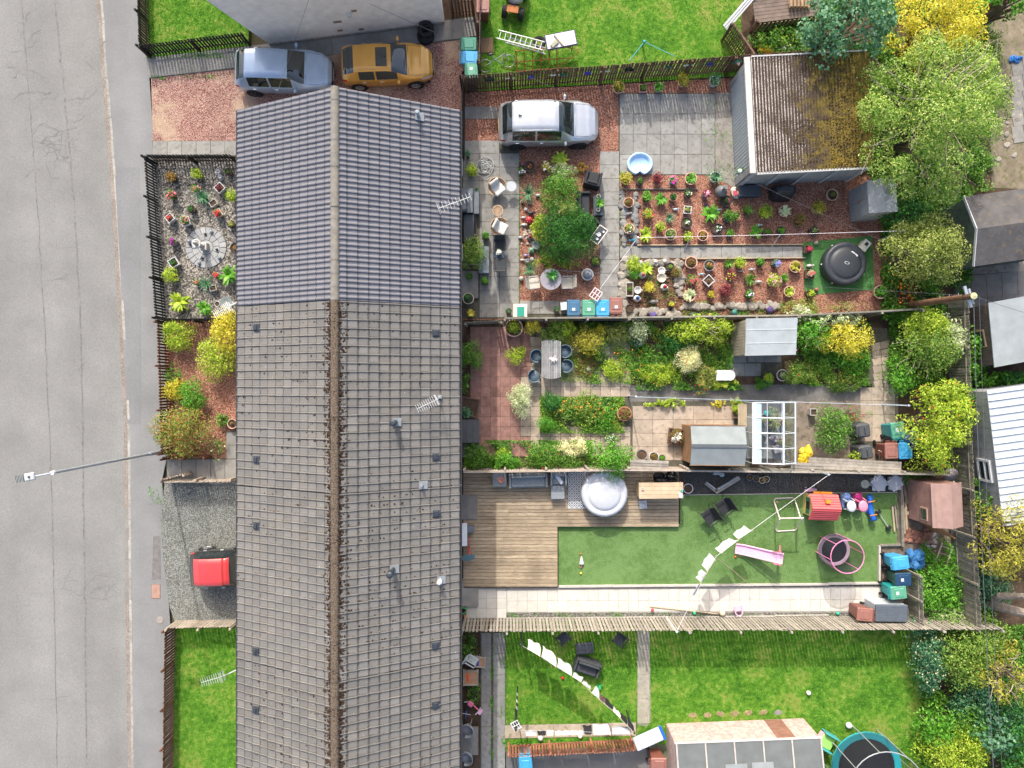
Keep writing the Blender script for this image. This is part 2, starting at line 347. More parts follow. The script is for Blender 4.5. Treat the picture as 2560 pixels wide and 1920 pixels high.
sheet('side_gravel', [(1266,1466),(2210,1458),(2210,1546),(1266,1548)], .006, G_DGREY)
sheet('tarmac_yard', [(1262,1876),(1672,1860),(1672,2060),(1262,2060)], .018, A_DARK)
sheet('lane_paving', [(2380,640),(2800,600),(2800,780),(2390,790)], .004, CONC)
sheet('lane_dirt', [(2460,-100),(2800,-100),(2800,480),(2480,470)], .004, mat('lane_earth', (.22,.18,.13), .95, .3, 2, 25, .5, dirt=(.1,.11,.04), dirt_at=.5))
mat_o = sheet('turf_mat', [(2006,606),(2180,590),(2186,724),(2012,738)], .024, MATT)

# slabs, each a piece of its own ----------------------------------------------
def field(parent, u0, v0, u1, v1, nx, ny, m, z=.035, th=.05, gap=.012, skip=None, name='slab', jit=.004, rows=None, q=None):
    A, B, C, D = (W(*p) for p in (q or ((u0,v0),(u1,v0),(u1,v1),(u0,v1))))
    ang = math.atan2(B.y-A.y, B.x-A.x); sx = (B-A).length/nx; sy = (D-A).length/ny
    me = MB().box((0,0,0), (sx-gap, sy-gap, th), ch=.006).mesh(name); me.materials.append(m)
    for j in range(ny):
        for i in range(nx):
            if skip and skip(i, j): continue
            s, t = (i+.5)/nx, (j+.5)/ny; p = A.lerp(B, s).lerp(D.lerp(C, s), t)
            ob(name, me, None, parent, (p.x, p.y, z-th/2+random.gauss(0,jit*.5)), ang+random.gauss(0,.003), rot=(random.gauss(0,.002), random.gauss(0,.002), ang+random.gauss(0,.003)))
pt = sheet('patio', [(1157,352),(1299,352),(1299,752),(1499,752),(1499,379),(1549,379),(1549,785),(1299,797),(1157,797)], .012, MORT)
field(pt, 1157,384,1199,522, 1,4, SLAB); field(pt, 1199,384,1298,794, 2,12, SLAB); field(pt, 1157,267,1244,298, 2,1, SLABD); field(pt, 1157,352,1248,384, 2,1, SLAB)
field(pt, 1499,379,1548,785, 1,12, SLAB); field(pt, 1299,752,1499,785, 4,1, SLAB)
bp = sheet('back_patio', [(1546,233),(1788,233),(1788,438),(1546,438)], .012, MORT)
field(bp, 1549,235,1787,437, 7,4, SLAB)
pp = sheet('bed_path', [(1547,614),(2007,613),(2007,647),(1547,648)], .012, MORT); field(pp, 1549,616,2006,646, 9,1, SLAB)
fp = sheet('drive_path', [(366,143),(592,118),(1190,40),(1190,96),(880,130),(595,172),(376,196)], .012, MORT)
field(fp, 0,0,0,0, 6,1, SLABD, q=((367,145),(590,119),(592,171),(376,195))); field(fp, 0,0,0,0, 10,1, SLABD, q=((592,120),(1188,42),(1188,92),(594,169)))
fq = sheet('front_path', [(381,352),(600,352),(600,392),(384,392)], .014, MORT); field(fq, 383,353,599,390, 6,1, SLAB)
fr = sheet('entrance_path', [(565,1078),(600,1078),(600,1204),(418,1204),(416,1146),(565,1146)], .014, MORT)
field(fr, 566,1079,599,1147, 1,2, SLABD); field(fr, 419,1148,599,1198, 5,1, SLABD)
PINK = mat('tile_pink', (.36,.20,.165), .9, .22, 4, 40, .3, rnd=.3, dirt=(.2,.16,.11), dirt_at=.6)
tb = sheet('tile_patio', [(1175,816),(1577,816),(1577,1142),(1175,1142)], .010, MORT)
def tile_mesh():      # paving tile with a herringbone relief of small bricks
    m = MB().box((0,0,0), (.436,.436,.04), ch=.005); s = .436
    for i in range(-3, 4):
        for j in range(-3, 4):
            x, y = i*.075+(j%2)*.0375, j*.075
            if abs(x) < .17 and abs(y) < .17: m.box((x, y, .0215), (.092,.04,.008), rz=R(45) if (i+j)%2 else R(-45))
    return m.mesh('tile')
tm = tile_mesh(); tm.materials.append(PINK)
for j in range(13):
    for i in range(6):
        if i == 5 and 4 < j < 11: continue
        p = W(1188.5+i*25, 830+j*24.9); ob('tile', tm, None, tb, (p.x, p.y, .018), random.choice((0, R(90), R(180))))
field(tb, 1326,842,1576,992, 10,6, SLABB, name='tile'); field(tb, 1301,942,1326,1091, 1,6, SLABB, name='tile'); field(tb, 1326,992,1576,1141, 10,6, SLABB, name='tile', skip=lambda i, j: j in (0,1,2) and i > 1)
yb = sheet('yard_paving', [(1577,1004),(1875,1004),(1875,1172),(1577,1172)], .010, MORT); field(yb, 1581,1015,1835,1151, 5,4, SLABB)
ep = sheet('corner_paving', [(2165,820),(2240,820),(2240,1120),(2165,1120)], .012, MORT)
field(ep, 0,0,0,0, 2,6, SLABB, q=((2178,860),(2222,850),(2232,968),(2184,970))); field(ep, 2150,968,2238,1104, 3,4, SLABB)
sp = sheet('summerhouse_paving', [(1815,870),(1955,870),(1955,942),(1815,942)], .010, MORT)
field(sp, 1818,908,1902,940, 2,1, SLAB); field(sp, 1818,876,1866,907, 1,1, SLAB); field(sp, 1868,888,1952,906, 2,1, SLAB)
wp = sheet('white_path', [(1164,1470),(2206,1466),(2206,1530),(1266,1532),(1266,1546),(1164,1546)], .010, mat('white_grout', (.42,.4,.36), .9))
field(wp, 1167,1470,1266,1545, 4,3, SLABW, gap=.009); field(wp, 0,0,0,0, 37,2, SLABW, q=((1268,1474),(2202,1470),(2202,1527),(1268,1530)), gap=.008)
dp = sheet('back_step_path', [(1200,1580),(1265,1580),(1265,2060),(1200,2060)], .018, MORT)
field(dp, 1203,1582,1228,2050, 1,8, SLAB); field(dp, 1233,1582,1263,2050, 1,9, SLAB)
dq = sheet('lawn_path', [(1592,1560),(1624,1560),(1627,1800),(1618,1815),(1595,1812)], .020, CONC)
field(dq, 1593,1562,1624,1808, 1,4, mat('path_tan', (.36,.325,.27), .9, .2, 3, 45, .3, dirt=(.25,.22,.18)), name='slab')
ds = sheet('cross_path', [(1245,1812),(1592,1806),(1592,1838),(1245,1848)], .018, MORT); field(ds, 0,0,0,0, 5,1, SLABB, q=((1246,1813),(1590,1807),(1590,1837),(1246,1846)))
lp = sheet('lane_slabs', [(2384,690),(2800,660),(2800,770),(2384,786)], .008, MORT)
field(lp, 0,0,0,0, 5,3, SLABD, q=((2386,692),(2580,676),(2584,760),(2392,780)))
field(lp, 0,0,0,0, 2,5, SLABD, q=((2528,150),(2585,140),(2590,350),(2530,360)))
for r_ in ((0,0,0),):      # seven worn stepping patches in the lawn
    for i, (x, y) in enumerate(((760,655),(925,655),(1065,640),(1225,635),(1375,628),(1540,622),(1705,625))):
        tag(ob('stepping_stone', MB().lathe([(.2,-.02),(.2,.006),(.17,.014),(0,.014)], 9, (0,0,0), 1.0, .62), mat('step_earth', (.3,.22,.13), .95, .3, 9) if i < 6 else SLAB, None, Q('k2', x, y, .012), random.uniform(-.3,.3)),
            'brown sunken stepping stone %s from the left in the lawn row' % ('first','second','third','fourth','fifth','sixth')[i] if i < 6 else 'pale grey stepping stone at the right end of the lawn row', 'stepping stone', 'stepping stones across the lawn')
# circular paved feature
cc = Q('f1', 585, 900, .014); cf = thing('paved_circle', 'round feature of grey wedge slabs in the pebble garden', 'paving', cc)
ob('bed', MB().lathe([(.92,-.01),(.92,.004),(0,.004)], 40), MORT, cf)
BLUEG = mat('slab_bluegrey', (.36,.37,.37), .85, .14, 3, 50, .2, rnd=.22)
def wedge(r0, r1, a0, a1):
    k = 4; p = [(r0*math.cos(a0+(a1-a0)*i/k), r0*math.sin(a0+(a1-a0)*i/k)) for i in range(k+1)] + [(r1*math.cos(a1-(a1-a0)*i/k), r1*math.sin(a1-(a1-a0)*i/k)) for i in range(k+1)]
    return MB().prism(p, 0, .03)
for r0, r1, n, o in ((.335,.61,12,.1),(.625,.905,20,.0)):
    me = wedge(r0, r1, .5/r1*.03, 2*math.pi/n-.5/r1*.03).mesh('wedge_slab'); me.materials.append(BLUEG)
    for i in range(n): ob('wedge_slab', me, None, cf, (0,0,random.gauss(0,.003)), o+2*math.pi*i/n)
ob('centre_slab', MB().lathe([(.315,0),(.315,.03),(0,.03)], 28), BLUEG, cf)
# ------------------------------------------------------------------ the terrace
XL, XR, XM, ZE, ZR = -10.29, -2.015, -6.15, 5.05, 7.15
RUN = XM-XL; SL = math.hypot(RUN, ZR-ZE); PIT = math.atan2(ZR-ZE, RUN)
def mk_old_tile():
    n = NT('roof_tile_old'); x = n.sep()[0]
    d = n.math('ABSOLUTE', n.math('SUBTRACT', x, XM))
    f = n.noise(70, 2); m = n.noise(9, 5, .7); l = n.noise(1.2, 3)
    c = n.mix(n.ramp(f, [(.3, 0), (.7, 1)]), lin('5f5e5c'), lin('817f7c'))
    c = n.mix(1.0, c, n.ramp(n.rnd(), [(0, .86), (.9, 1.06), (1, 1.2)]), 'MULTIPLY'); c = n.mix(1.0, c, n.ramp(n.new('ShaderNodeNewGeometry').outputs['Random Per Island'], [(0, .88), (.9, 1.05), (1, 1.15)]), 'MULTIPLY')
    c = n.mix(n.ramp(l, [(.45, 0), (.7, .35)]), c, lin('7f786e'))
    near = n.ramp(d, [(.08, .13), (.35, .0)])                 # moss thickest along the ridge
    c = n.mix(n.ramp(n.math('ADD', m, near), [(.655, 0), (.70, .9)]), c, lin('43342a'))
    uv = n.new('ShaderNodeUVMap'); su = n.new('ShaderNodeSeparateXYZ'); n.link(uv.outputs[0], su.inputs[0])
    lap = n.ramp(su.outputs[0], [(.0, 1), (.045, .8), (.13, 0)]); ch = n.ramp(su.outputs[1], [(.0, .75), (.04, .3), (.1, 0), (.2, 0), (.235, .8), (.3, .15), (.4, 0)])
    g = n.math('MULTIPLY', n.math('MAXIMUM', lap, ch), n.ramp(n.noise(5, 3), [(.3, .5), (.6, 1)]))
    c = n.mix(n.math('MULTIPLY', g, .9), c, lin('34302c'))  # laps and roll channels: mossy dirt plus edge shade painted into the colour
    c = n.mix(n.ramp(n.noise(14, 2), [(.74, 0), (.76, .8)]), c, lin('cfcabf'))
    return n.fin(c, .95, f, .3, .01)
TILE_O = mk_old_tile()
def mk_new_tile():
    n = NT('roof_tile_new'); f = n.noise(60, 2)
    c = n.mix(n.ramp(f, [(.3, 0), (.7, 1)]), lin('606066'), lin('76767c'))
    c = n.mix(1.0, c, n.ramp(n.rnd(), [(0, .94), (1, 1.05)]), 'MULTIPLY')
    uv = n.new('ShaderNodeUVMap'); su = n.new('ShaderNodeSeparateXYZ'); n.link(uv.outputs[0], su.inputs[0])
    c = n.mix(n.ramp(su.outputs[0], [(.0, .95), (.04, .8), (.09, 0)]), c, lin('37373a'))  # dark band at each lap: shade of the butt edge painted into the colour
    return n.fin(c, .75, f, .1, .005)
TILE_N = mk_new_tile()
RIDGE_O = mat('ridge_mossy', lin('74685b'), .95, .4, 16, 50, .6, dirt=lin('3a2e20'), dirt_at=.45)
RIDGE_N = mat('ridge_grey', lin('7c7973'), .85, .2, 5, 40, .3, dirt=lin('a08c3a'), dirt_at=.57)
HARL = mat('harl_beige', (.52,.46,.38), .95, .1, 6, 90, .6); HARLW = mat('harl_cream', (.82,.79,.75), .95, .1, 3, 75, .9)
REDW = mat('wall_red', (.28,.075,.06), .9, .2, 4, 40, .3)
WHITE = paint('white_plastic', (.60,.61,.62), .4); GLASS = NT('window_glass').fin((.02,.03,.035), .05, None, spec=.8); BLACK = paint('black_plastic', (.018,.019,.021), .5)
GUT = paint('gutter_black', (.03,.03,.035), .45)
def adduv(me, uv):
    l = me.uv_layers.new(name='UVMap'); vi = np.empty(len(me.loops), np.int32); me.loops.foreach_get('vertex_index', vi); l.data.foreach_set('uv', np.ascontiguousarray(uv[vi], dtype=np.float32).ravel())
def tile_mesh_roof(kind, w, g):
    if kind == 'new': prof = [(0,.0),(.018,.02),(.05,.042),(.085,.042),(.115,.014),(.15,.003),(.19,.003),(.215,.02),(.245,.042),(.28,.042),(.305,.014),(.335,.003),(w-.002,.003)]
    else: prof = [(0,.0),(.012,.026),(.035,.034),(.058,.026),(.07,.006),(.15,.002),(w-.004,.006)]
    m = MB(); L = g+.07; vs = []
    for x, dz in ((0, .042 if kind == 'old' else .034), (L, .0)): vs += [(x, y-w/2, dz+h) for y, h in prof]
    vs += [(0, y-w/2, h*.9) for y, h in prof]                   # butt edge
    k = len(prof)
    fs = [(i+1, i, k+i, k+i+1) for i in range(k-1)] + [(i, i+1, 2*k+i+1, 2*k+i) for i in range(k-1)]
    m.add(vs, fs); return m
def roofpt(u, v, lift=0.0):
    s = 1 if u > 837 else -1; z = 6.0
    for _ in range(12): x = (u-1280)*(CAM_H-z)/FPX; z = ZR-abs(x-XM)*math.tan(PIT)+lift
    p = W(u, v, z); return p, s
HOUSE_N = [0]
def house(label, y0, y1, kind, seed):
    """y0 south party line, y1 north party line"""
    yc = (y0+y1)/2; h = thing('terraced_house', label, 'house', (XM, yc, 0), 0, 'houses of the terrace'); L = y1-y0; hy = L/2; e = .006
    w = MB(); w.box((0,0,2.5), (RUN*2-.62, L-2*e, 5.0)); wall = ob('wall', w, HARL, h)
    for s in (-1, 1): ob('painted_base', MB().box((s*(RUN-.305),0,.45), (.03, L-2*e-.02, .9)), REDW if kind != 'new' else mat('base_grey', (.2,.2,.2)), h)
    for s in (-1, 1):
        gb = MB()
        yy = s*(hy-.12); gb.add([(-RUN+.3,yy-.05,4.95),(RUN-.3,yy-.05,4.95),(0,yy-.05,ZR-.14),(-RUN+.3,yy+.05,4.95),(RUN-.3,yy+.05,4.95),(0,yy+.05,ZR-.14)], [(0,1,2),(5,4,3),(0,2,5,3),(1,4,5,2),(0,3,4,1)])
        ob('gable', gb, HARL, h)
    r = MB()
    for s in (-1, 1):
        r.add([(s*RUN,-hy+e,ZE-.05),(s*RUN,hy-e,ZE-.05),(0,hy-e,ZR-.05),(0,-hy+e,ZR-.05),(s*RUN,-hy+e,ZE-.11),(s*RUN,hy-e,ZE-.11),(0,hy-e,ZR-.11),(0,-hy+e,ZR-.11)], [(0,1,2,3) if s > 0 else (3,2,1,0),(7,6,5,4) if s > 0 else (4,5,6,7),(0,4,5,1),(0,3,7,4),(1,5,6,2)])
    roof = ob('roof', r, mat('roof_felt', (.05,.05,.05)), h)
    nt = round(L/(.37 if kind == 'new' else .3)); w_ = L/nt; nr = 12; g = SL/nr
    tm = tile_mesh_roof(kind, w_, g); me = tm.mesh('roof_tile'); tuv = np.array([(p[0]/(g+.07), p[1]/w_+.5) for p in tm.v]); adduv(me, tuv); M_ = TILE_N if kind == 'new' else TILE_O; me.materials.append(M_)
    places = []; rd = random.Random(seed)
    for s in (-1, 1):
        B = Matrix(((-s*math.cos(PIT),0,s*math.sin(PIT)),(0,-s,0),(math.sin(PIT),0,math.cos(PIT)))).to_4x4()
        for rr_ in range(nr):
            for t in range(nt):
                d = rr_*g; x = s*(RUN+.03-d*math.cos(PIT)); z = ZE-.03+d*math.sin(PIT); y = -hy+(t+.5)*w_
                J = Matrix.Rotation(rd.gauss(0,.004 if kind == 'new' else .014), 4, 'Z') @ Matrix.Translation((rd.gauss(0,.002),0,rd.gauss(0,.0015 if kind == 'new' else .004)))
                places.append((((x+XM)**2+(y+yc)**2) + (0 if abs(y+yc) < 13.5 else 1e6), Matrix.Translation((x,y,z)) @ B @ J))
    places.sort(key=lambda q: q[0])
    for _, mx in places[:300]:
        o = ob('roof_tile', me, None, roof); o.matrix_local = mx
    tv = np.array(tm.v); V = []; F = []; k = len(tv)
    for i, (_, mx) in enumerate(places[300:]):
        A = np.array(mx); V.append(tv @ A[:3,:3].T + A[:3,3]); F += [tuple(q+i*k for q in f) for f in tm.f]
    if V:
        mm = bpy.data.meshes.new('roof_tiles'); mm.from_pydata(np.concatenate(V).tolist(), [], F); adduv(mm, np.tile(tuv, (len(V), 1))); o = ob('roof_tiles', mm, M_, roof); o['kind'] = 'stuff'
    nr_ = round(L/.45); rl = L/nr_
    rm = MB(); k = 7
    prof = [(.155*math.cos(math.pi*(i/k)), .02+.13*math.sin(math.pi*i/k)) for i in range(k+1)]
    vs = [(px, -rl/2-.006, pz+.006) for px, pz in prof] + [(px*.985, rl/2, pz) for px, pz in prof]
    rm.add(vs, [(i, i+1, k+2+i, k+1+i) for i in range(k)]); rme = rm.mesh('ridge_tile'); rme.materials.append(RIDGE_N if kind == 'new' else RIDGE_O); rme.shade_smooth()
    for i in range(nr_): ob('ridge_tile', rme, None, roof, (0, -hy+(i+.5)*rl, ZR-.05+rd.gauss(0,.004)))
    # rainwater goods
    for s in (-1, 1):
        gm = MB(); gm.tube([(s*(RUN+.075),-hy+.01,ZE-.10),(s*(RUN+.075),hy-.01,ZE-.10)], .055, 8); ob('gutter', gm, GUT, h)
        dm = MB(); yy = -hy+.25; dm.tube([(s*(RUN+.06),yy,ZE-.13),(s*(RUN+.04),yy,ZE-.3),(s*(RUN-.24),yy,ZE-.55),(s*(RUN-.24),yy,.05)], .035, 7); ob('downpipe', dm, WHITE if s > 0 else GUT, h)
        ob('fascia', MB().box((s*(RUN-.005),0,ZE-.13), (.022, L-.03, .15)), WHITE, h)
    return h
def window(h, s, y, z, w, hh, open_=0.0):
    """on the long wall: frame with pane; s side of the house"""
    x = s*(RUN-.31); f = thing_child(h, 'window', (x, y, z))
    fr = MB()
    for dy, dz, a, b in ((0,hh/2,w,.07),(0,-hh/2,w,.07),(-w/2+.035,0,.07,hh-.07),(w/2-.035,0,.07,hh-.07),(0,0,.05,hh-.07)): fr.box((s*.02,dy,dz), (.07,a,b))
    f = ob('window', fr, WHITE, h, (x,y,z)); ob('pane', MB().box((s*.008,0,0), (.02,w-.1,hh-.1)), GLASS, f); ob('sill', MB().box((s*.06,0,-hh/2-.06), (.16,w+.12,.05)), mat('sill_stone', (.5,.48,.44)), f)
    if open_:
        m = MB(); hw = w*.46
        for dy, dz, a, b in ((0,-.02,hw,.05),(0,-hh+.05,hw,.05),(-hw/2+.025,-hh/2,.05,hh-.1),(hw/2-.025,-hh/2,.05,hh-.1)): m.box((0,dy,dz), (.045,a,b))
        o = ob('open_sash', m, WHITE, f, (s*.05, w*.24, hh/2-.05), rot=(0, -s*open_, 0))
        q = ob('sash_glass', MB().box((0,0,0), (.012,hw-.08,hh-.2)), GLASS, f, (s*.05-math.sin(-s*open_)*hh/2, w*.24, hh/2-.05-math.cos(open_)*hh/2), rot=(0,-s*open_,0))
    return f
def thing_child(*a): return None
def door(h, s, y, col, z=1.05):
    x = s*(RUN-.31); fr = MB()
    for dy, dz, a, b in ((0,1.02,1.0,.07),(-.47,0,.07,2.0),(.47,0,.07,2.0)): fr.box((s*.02,dy,dz), (.08,a,b))
    d = ob('door', MB().box((s*.02,0,0), (.05,.86,1.98)), col, h, (x,y,z)); ob('door_frame', fr, WHITE, d); ob('handle', MB().box((s*.07,.34,-.02), (.05,.03,.14)), paint('chrome', (.7,.7,.7), .2, 1.0), d)
    ob('door_glass', MB().box((s*.05,0,.45), (.012,.5,.7)), GLASS, d)
    st = MB().box((s*.42,0,-.95), (.8,1.2,.17)); ob('step', st, SLABD, d)
hs = [house('end terrace house with smooth new grey tiles', 2.92, 10.31, 'new', 1), house('mossy roofed terrace house next to the new grey roof', -3.80, 2.90, 'old', 2),
      house('mossy roofed terrace house behind the timber deck', -10.32, -3.82, 'old', 3), house('mossy roofed terrace house at the bottom edge of the view', -17.0, -10.34, 'old', 4)]
DBR = paint('door_brown', (.16,.06,.04), .4); DWH = paint('door_white', (.7,.71,.72), .4); DBL = paint('door_blue', (.03,.06,.14), .4)
for i, h in enumerate(hs):
    o1 = .22 if i == 0 else 0
    for s in (1, -1):
        window(h, s, -1.7, 3.9, 1.5, 1.25, o1 if s > 0 else 0); window(h, s, 1.7, 3.9, 1.5, 1.25, o1 if s > 0 else 0); window(h, s, 1.8, 1.5, 1.7, 1.3)
        window(h, s, -.6 if s > 0 else -.2, 1.6, .9, 1.0); door(h, s, -2.2, (DWH, DBR, DWH, DBL)[i])
# vents, flues and fittings on the roofs
SLATE = paint('slate_vent', (.03,.038,.05), .6)
for u, v, hi in ((1090,833,1),(1090,1142,1),(1091,1284,2),(1089,1614,3),(1089,1762,3),(643,819,1),(643,1149,2),(643,1314,2),(641,1628,3),(641,1774,3)):
    p, s = roofpt(u, v); h = hs[hi]; m = MB().box((0,0,.03), (.3,.26,.05), ch=.008); m.box((-.03,0,.075), (.16,.2,.05), ch=.012)
    ob('vent_tile', m, SLATE, h, Vector((p.x-XM, p.y-h.location.y, p.z)), rot=(0, s*PIT if s > 0 else -PIT, 0))
LEAD = mat('lead_flashing', (.26,.28,.30), .55, .15, 6, 30, .2, metal=.2)
def flue(hi, u, v, ln, r, m, cap=True, nm='flue'):
    p, s = roofpt(u, v); h = hs[hi]; l = Vector((p.x-XM, p.y-h.location.y, p.z)); k = MB().tube([l, l+Vector((0,0,ln))], r, 12)
    if cap: k.tube([l+Vector((0,0,ln-.02)), l+Vector((0,0,ln+.03)), l+Vector((0,0,ln+.08))], [r*1.5, r*1.6, r*.8], 12); k.tube([l+Vector((0,0,ln*.55)), l+Vector((0,0,ln*.62))], r*1.35, 12)
    o = ob(nm, k, m, h, smooth=False); ob('flashing', MB().box((0,0,0), (.34,.3,.012)), LEAD, o, l+Vector((.04,0,.05)), rot=(0, s*PIT, 0))
flue(0, 1047, 292, .42, .06, paint('flue_grey', (.25,.3,.32), .4)); flue(1, 990, 1055, .62, .075, paint('flue_black', (.03,.04,.05), .5)); flue(2, 1056, 1212, .3, .05, LEAD, False, 'soil_pipe')
flue(2, 984, 1422, .85, .075, paint('flue_black', (.03,.04,.05), .5)); flue(2, 1101, 1449, .42, .06, paint('pipe_white', (.62,.62,.6), .5), True, 'soil_pipe')
# moss clumps and lichen along ridge and tile laps (real growth on the old roofs)
def moss(h, y0, y1, n, seed):
    r = np.random.default_rng(seed); d = np.where(r.random(n) < .5, np.abs(r.normal(.12,.16,n)), r.uniform(.1, RUN-.05, n)); s = r.choice([-1,1], n); y = r.uniform(y0+.05, y1-.05, n); nc = n//14; ci = r.integers(0, nc, n); fld = d > .45; d = np.where(fld, np.clip(r.uniform(.3,RUN-.1,nc)[ci]+r.normal(0,.14,n), .3, RUN-.04), d); y = np.where(fld, np.clip(r.uniform(y0+.2,y1-.2,nc)[ci]+r.normal(0,.3,n), y0+.03, y1-.03), y); s = np.where(fld, r.choice([-1,1], nc)[ci], s)
    g = SL/12; k = r.random(n) < .55
    dd = d/math.cos(PIT); dd = np.where(k & (d > .3), np.round(dd/g)*g + r.normal(0,.03,n)*0+.0, dd); d = np.clip(dd*math.cos(PIT), .02, RUN-.03)
    k2 = ~k & (d > .3); y = np.where(k2, y0+np.round((y-y0)/.3)*.3+r.normal(0,.012,n), y)
    z = ZR-d*math.tan(PIT)+.02+np.where(d < .16, .07, 0); m = MB(); rd = random.Random(seed)
    for i in range(n):
        q = rd.uniform(.022,.058)*(1.2 if d[i] < .4 else .8); c = (s[i]*d[i], y[i]-h.location.y, z[i])
        a = rd.uniform(0,6.28); m.add([(c[0]+q*rd.uniform(.7,1.4)*math.cos(a+j*1.2566), c[1]+q*rd.uniform(.7,1.4)*math.sin(a+j*1.2566), c[2]-.02) for j in range(5)] + [(c[0],c[1],c[2]+q*.5)], [(j,(j+1)%5,5) for j in range(5)])
    o = ob('moss', m, mat('moss_brown', lin('3a2d24'), .98, .35, 12, 60, .5, dirt=lin('6b5a2a'), dirt_at=.6), h); o['kind'] = 'stuff'
for i, (a, b) in enumerate(((-3.8,2.9),(-10.32,-3.82),(-15.5,-10.34))): moss(hs[i+1], a, b, 3000, 20+i)
CHR = paint('aerial_metal', (.72,.72,.70), .35, .6)
def aerial(label, tip, back, mast, foot):
    """yagi aerial: boom from back to tip, on a mast whose foot is fixed to the house"""
    t = thing('television_aerial', label, 'aerial', foot); f = Vector(foot); tip, back = Vector(tip)-f, Vector(back)-f; d = (tip-back); n = Vector((-d.y, d.x, 0)).normalized()
    ob('boom', MB().tube([back, tip], .013, 6), CHR, t)
    for i in range(10):
        c = back+d*(.04+.96*i/9); w = .20-.006*i; ob('element', MB().tube([c-n*w+Vector((0,0,.02)), c+n*w+Vector((0,0,.02))], .009, 5), CHR, t)
    rf = MB(); c = back
    for k in (-.16,-.08,.08,.16): rf.tube([c-n*.19+Vector((0,0,k)), c+n*.19+Vector((0,0,k))], .009, 5)
    rf.tube([c+Vector((0,0,-.18)), c+Vector((0,0,.18))], .01, 5); ob('reflector', rf, CHR, t)
    mp = [Vector(q)-f for q in mast]; ob('mast', MB().tube(mp, .022, 7), CHR, t); ob('bracket', MB().box((0,0,0), (.14,.14,.2)), LEAD, t)
a0 = W(1098,522,5.9); b0 = W(1176,494,5.9)
aerial('yagi aerial over the eave above the black garden sofa', W(1176,492,5.7), W(1096,521,5.7), (W(1094,516,5.0),W(1096,521,5.7)), W(1094,516,5.0))
aerial('yagi aerial standing on the mossy right roof slope', W(1043,1022,6.3), W(1092,999,6.3), (roofpt(1100,992)[0],W(1094,998,6.35)), roofpt(1100,992)[0])
aerial('yagi aerial over the front pebble garden', W(536,786,5.3), W(574,766,5.3), (W(599,750,4.7),W(590,757,5.25),W(574,766,5.3)), W(599,750,4.7))
aerial('yagi aerial over the front lawn at the bottom', W(504,1706,5.2), W(556,1691,5.2), (W(600,1670,4.8),W(572,1684,5.0),W(560,1690,5.2)), W(600,1670,4.8))

# ------------------------------------------------------------------ house with the cream gable at the top
A, B = W(675,112), W(1112,57); d = (B-A); wd = d.normalized(); nn = Vector((-wd.y, wd.x, 0))
hw = thing('cream_house', 'house with a cream roughcast gable wall behind the two parked cars', 'house', A, math.atan2(wd.y, wd.x)); Lw = d.length
m = MB(); out = [(0,0),(Lw,0),(Lw,6.2),(Lw/2,8.4),(-1.15,6.2),(-1.15,4.0)]
m.add([(x,0,z) for x, z in out] + [(x,9,z) for x, z in out], [tuple(range(6)), tuple(range(11,5,-1))] + [(i,i+6,(i+1)%6+6,(i+1)%6) for i in range(6)])
ob('wall', m, HARLW, hw)
rm = MB()
for a, b in (((-1.5,6.05),(Lw/2-.1,8.6)),((Lw+.3,6.1),(Lw/2-.1,8.6))): rm.add([(a[0],-.1,a[1]),(b[0],-.1,b[1]),(b[0],9.2,b[1]),(a[0],9.2,a[1]),(a[0],-.1,a[1]+.1),(b[0],-.1,b[1]+.1),(b[0],9.2,b[1]+.1),(a[0],9.2,a[1]+.1)], [(0,1,2,3),(7,6,5,4),(0,4,5,1),(1,5,6,2),(2,6,7,3),(3,7,4,0)])
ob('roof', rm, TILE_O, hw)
VB = mat('air_brick', (.27,.19,.15), .9, .15)
for u, v in ((840,55),(850,76),(903,73),(847,54),(885,27)):
    # where the sight line meets the wall plane
    dr = Vector(((u-1280)/FPX, (960-v)/FPX, -1.0)); o0 = Vector((0,0,CAM_H)); tt = (A-o0).dot(nn)/dr.dot(nn); q = o0+dr*tt; ob('air_brick', MB().box((0,-.004,0), (.23,.02,.15)), VB, hw, ((q-A).dot(wd), 0, q.z))
dr = Vector(((872-1280)/FPX, (960-31)/FPX, -1.0)); tt = (A-Vector((0,0,CAM_H))).dot(nn)/dr.dot(nn); q = Vector((0,0,CAM_H))+dr*tt
ob('wall_lamp', MB().box((0,-.1,0), (.16,.2,.16), ch=.02), paint('lamp_grey', (.5,.55,.52), .4), hw, ((q-A).dot(wd), 0, q.z))
ob('plinth', MB().box((Lw/2,-.03,.06), (Lw-.02,.06,.12)), CONC, hw)

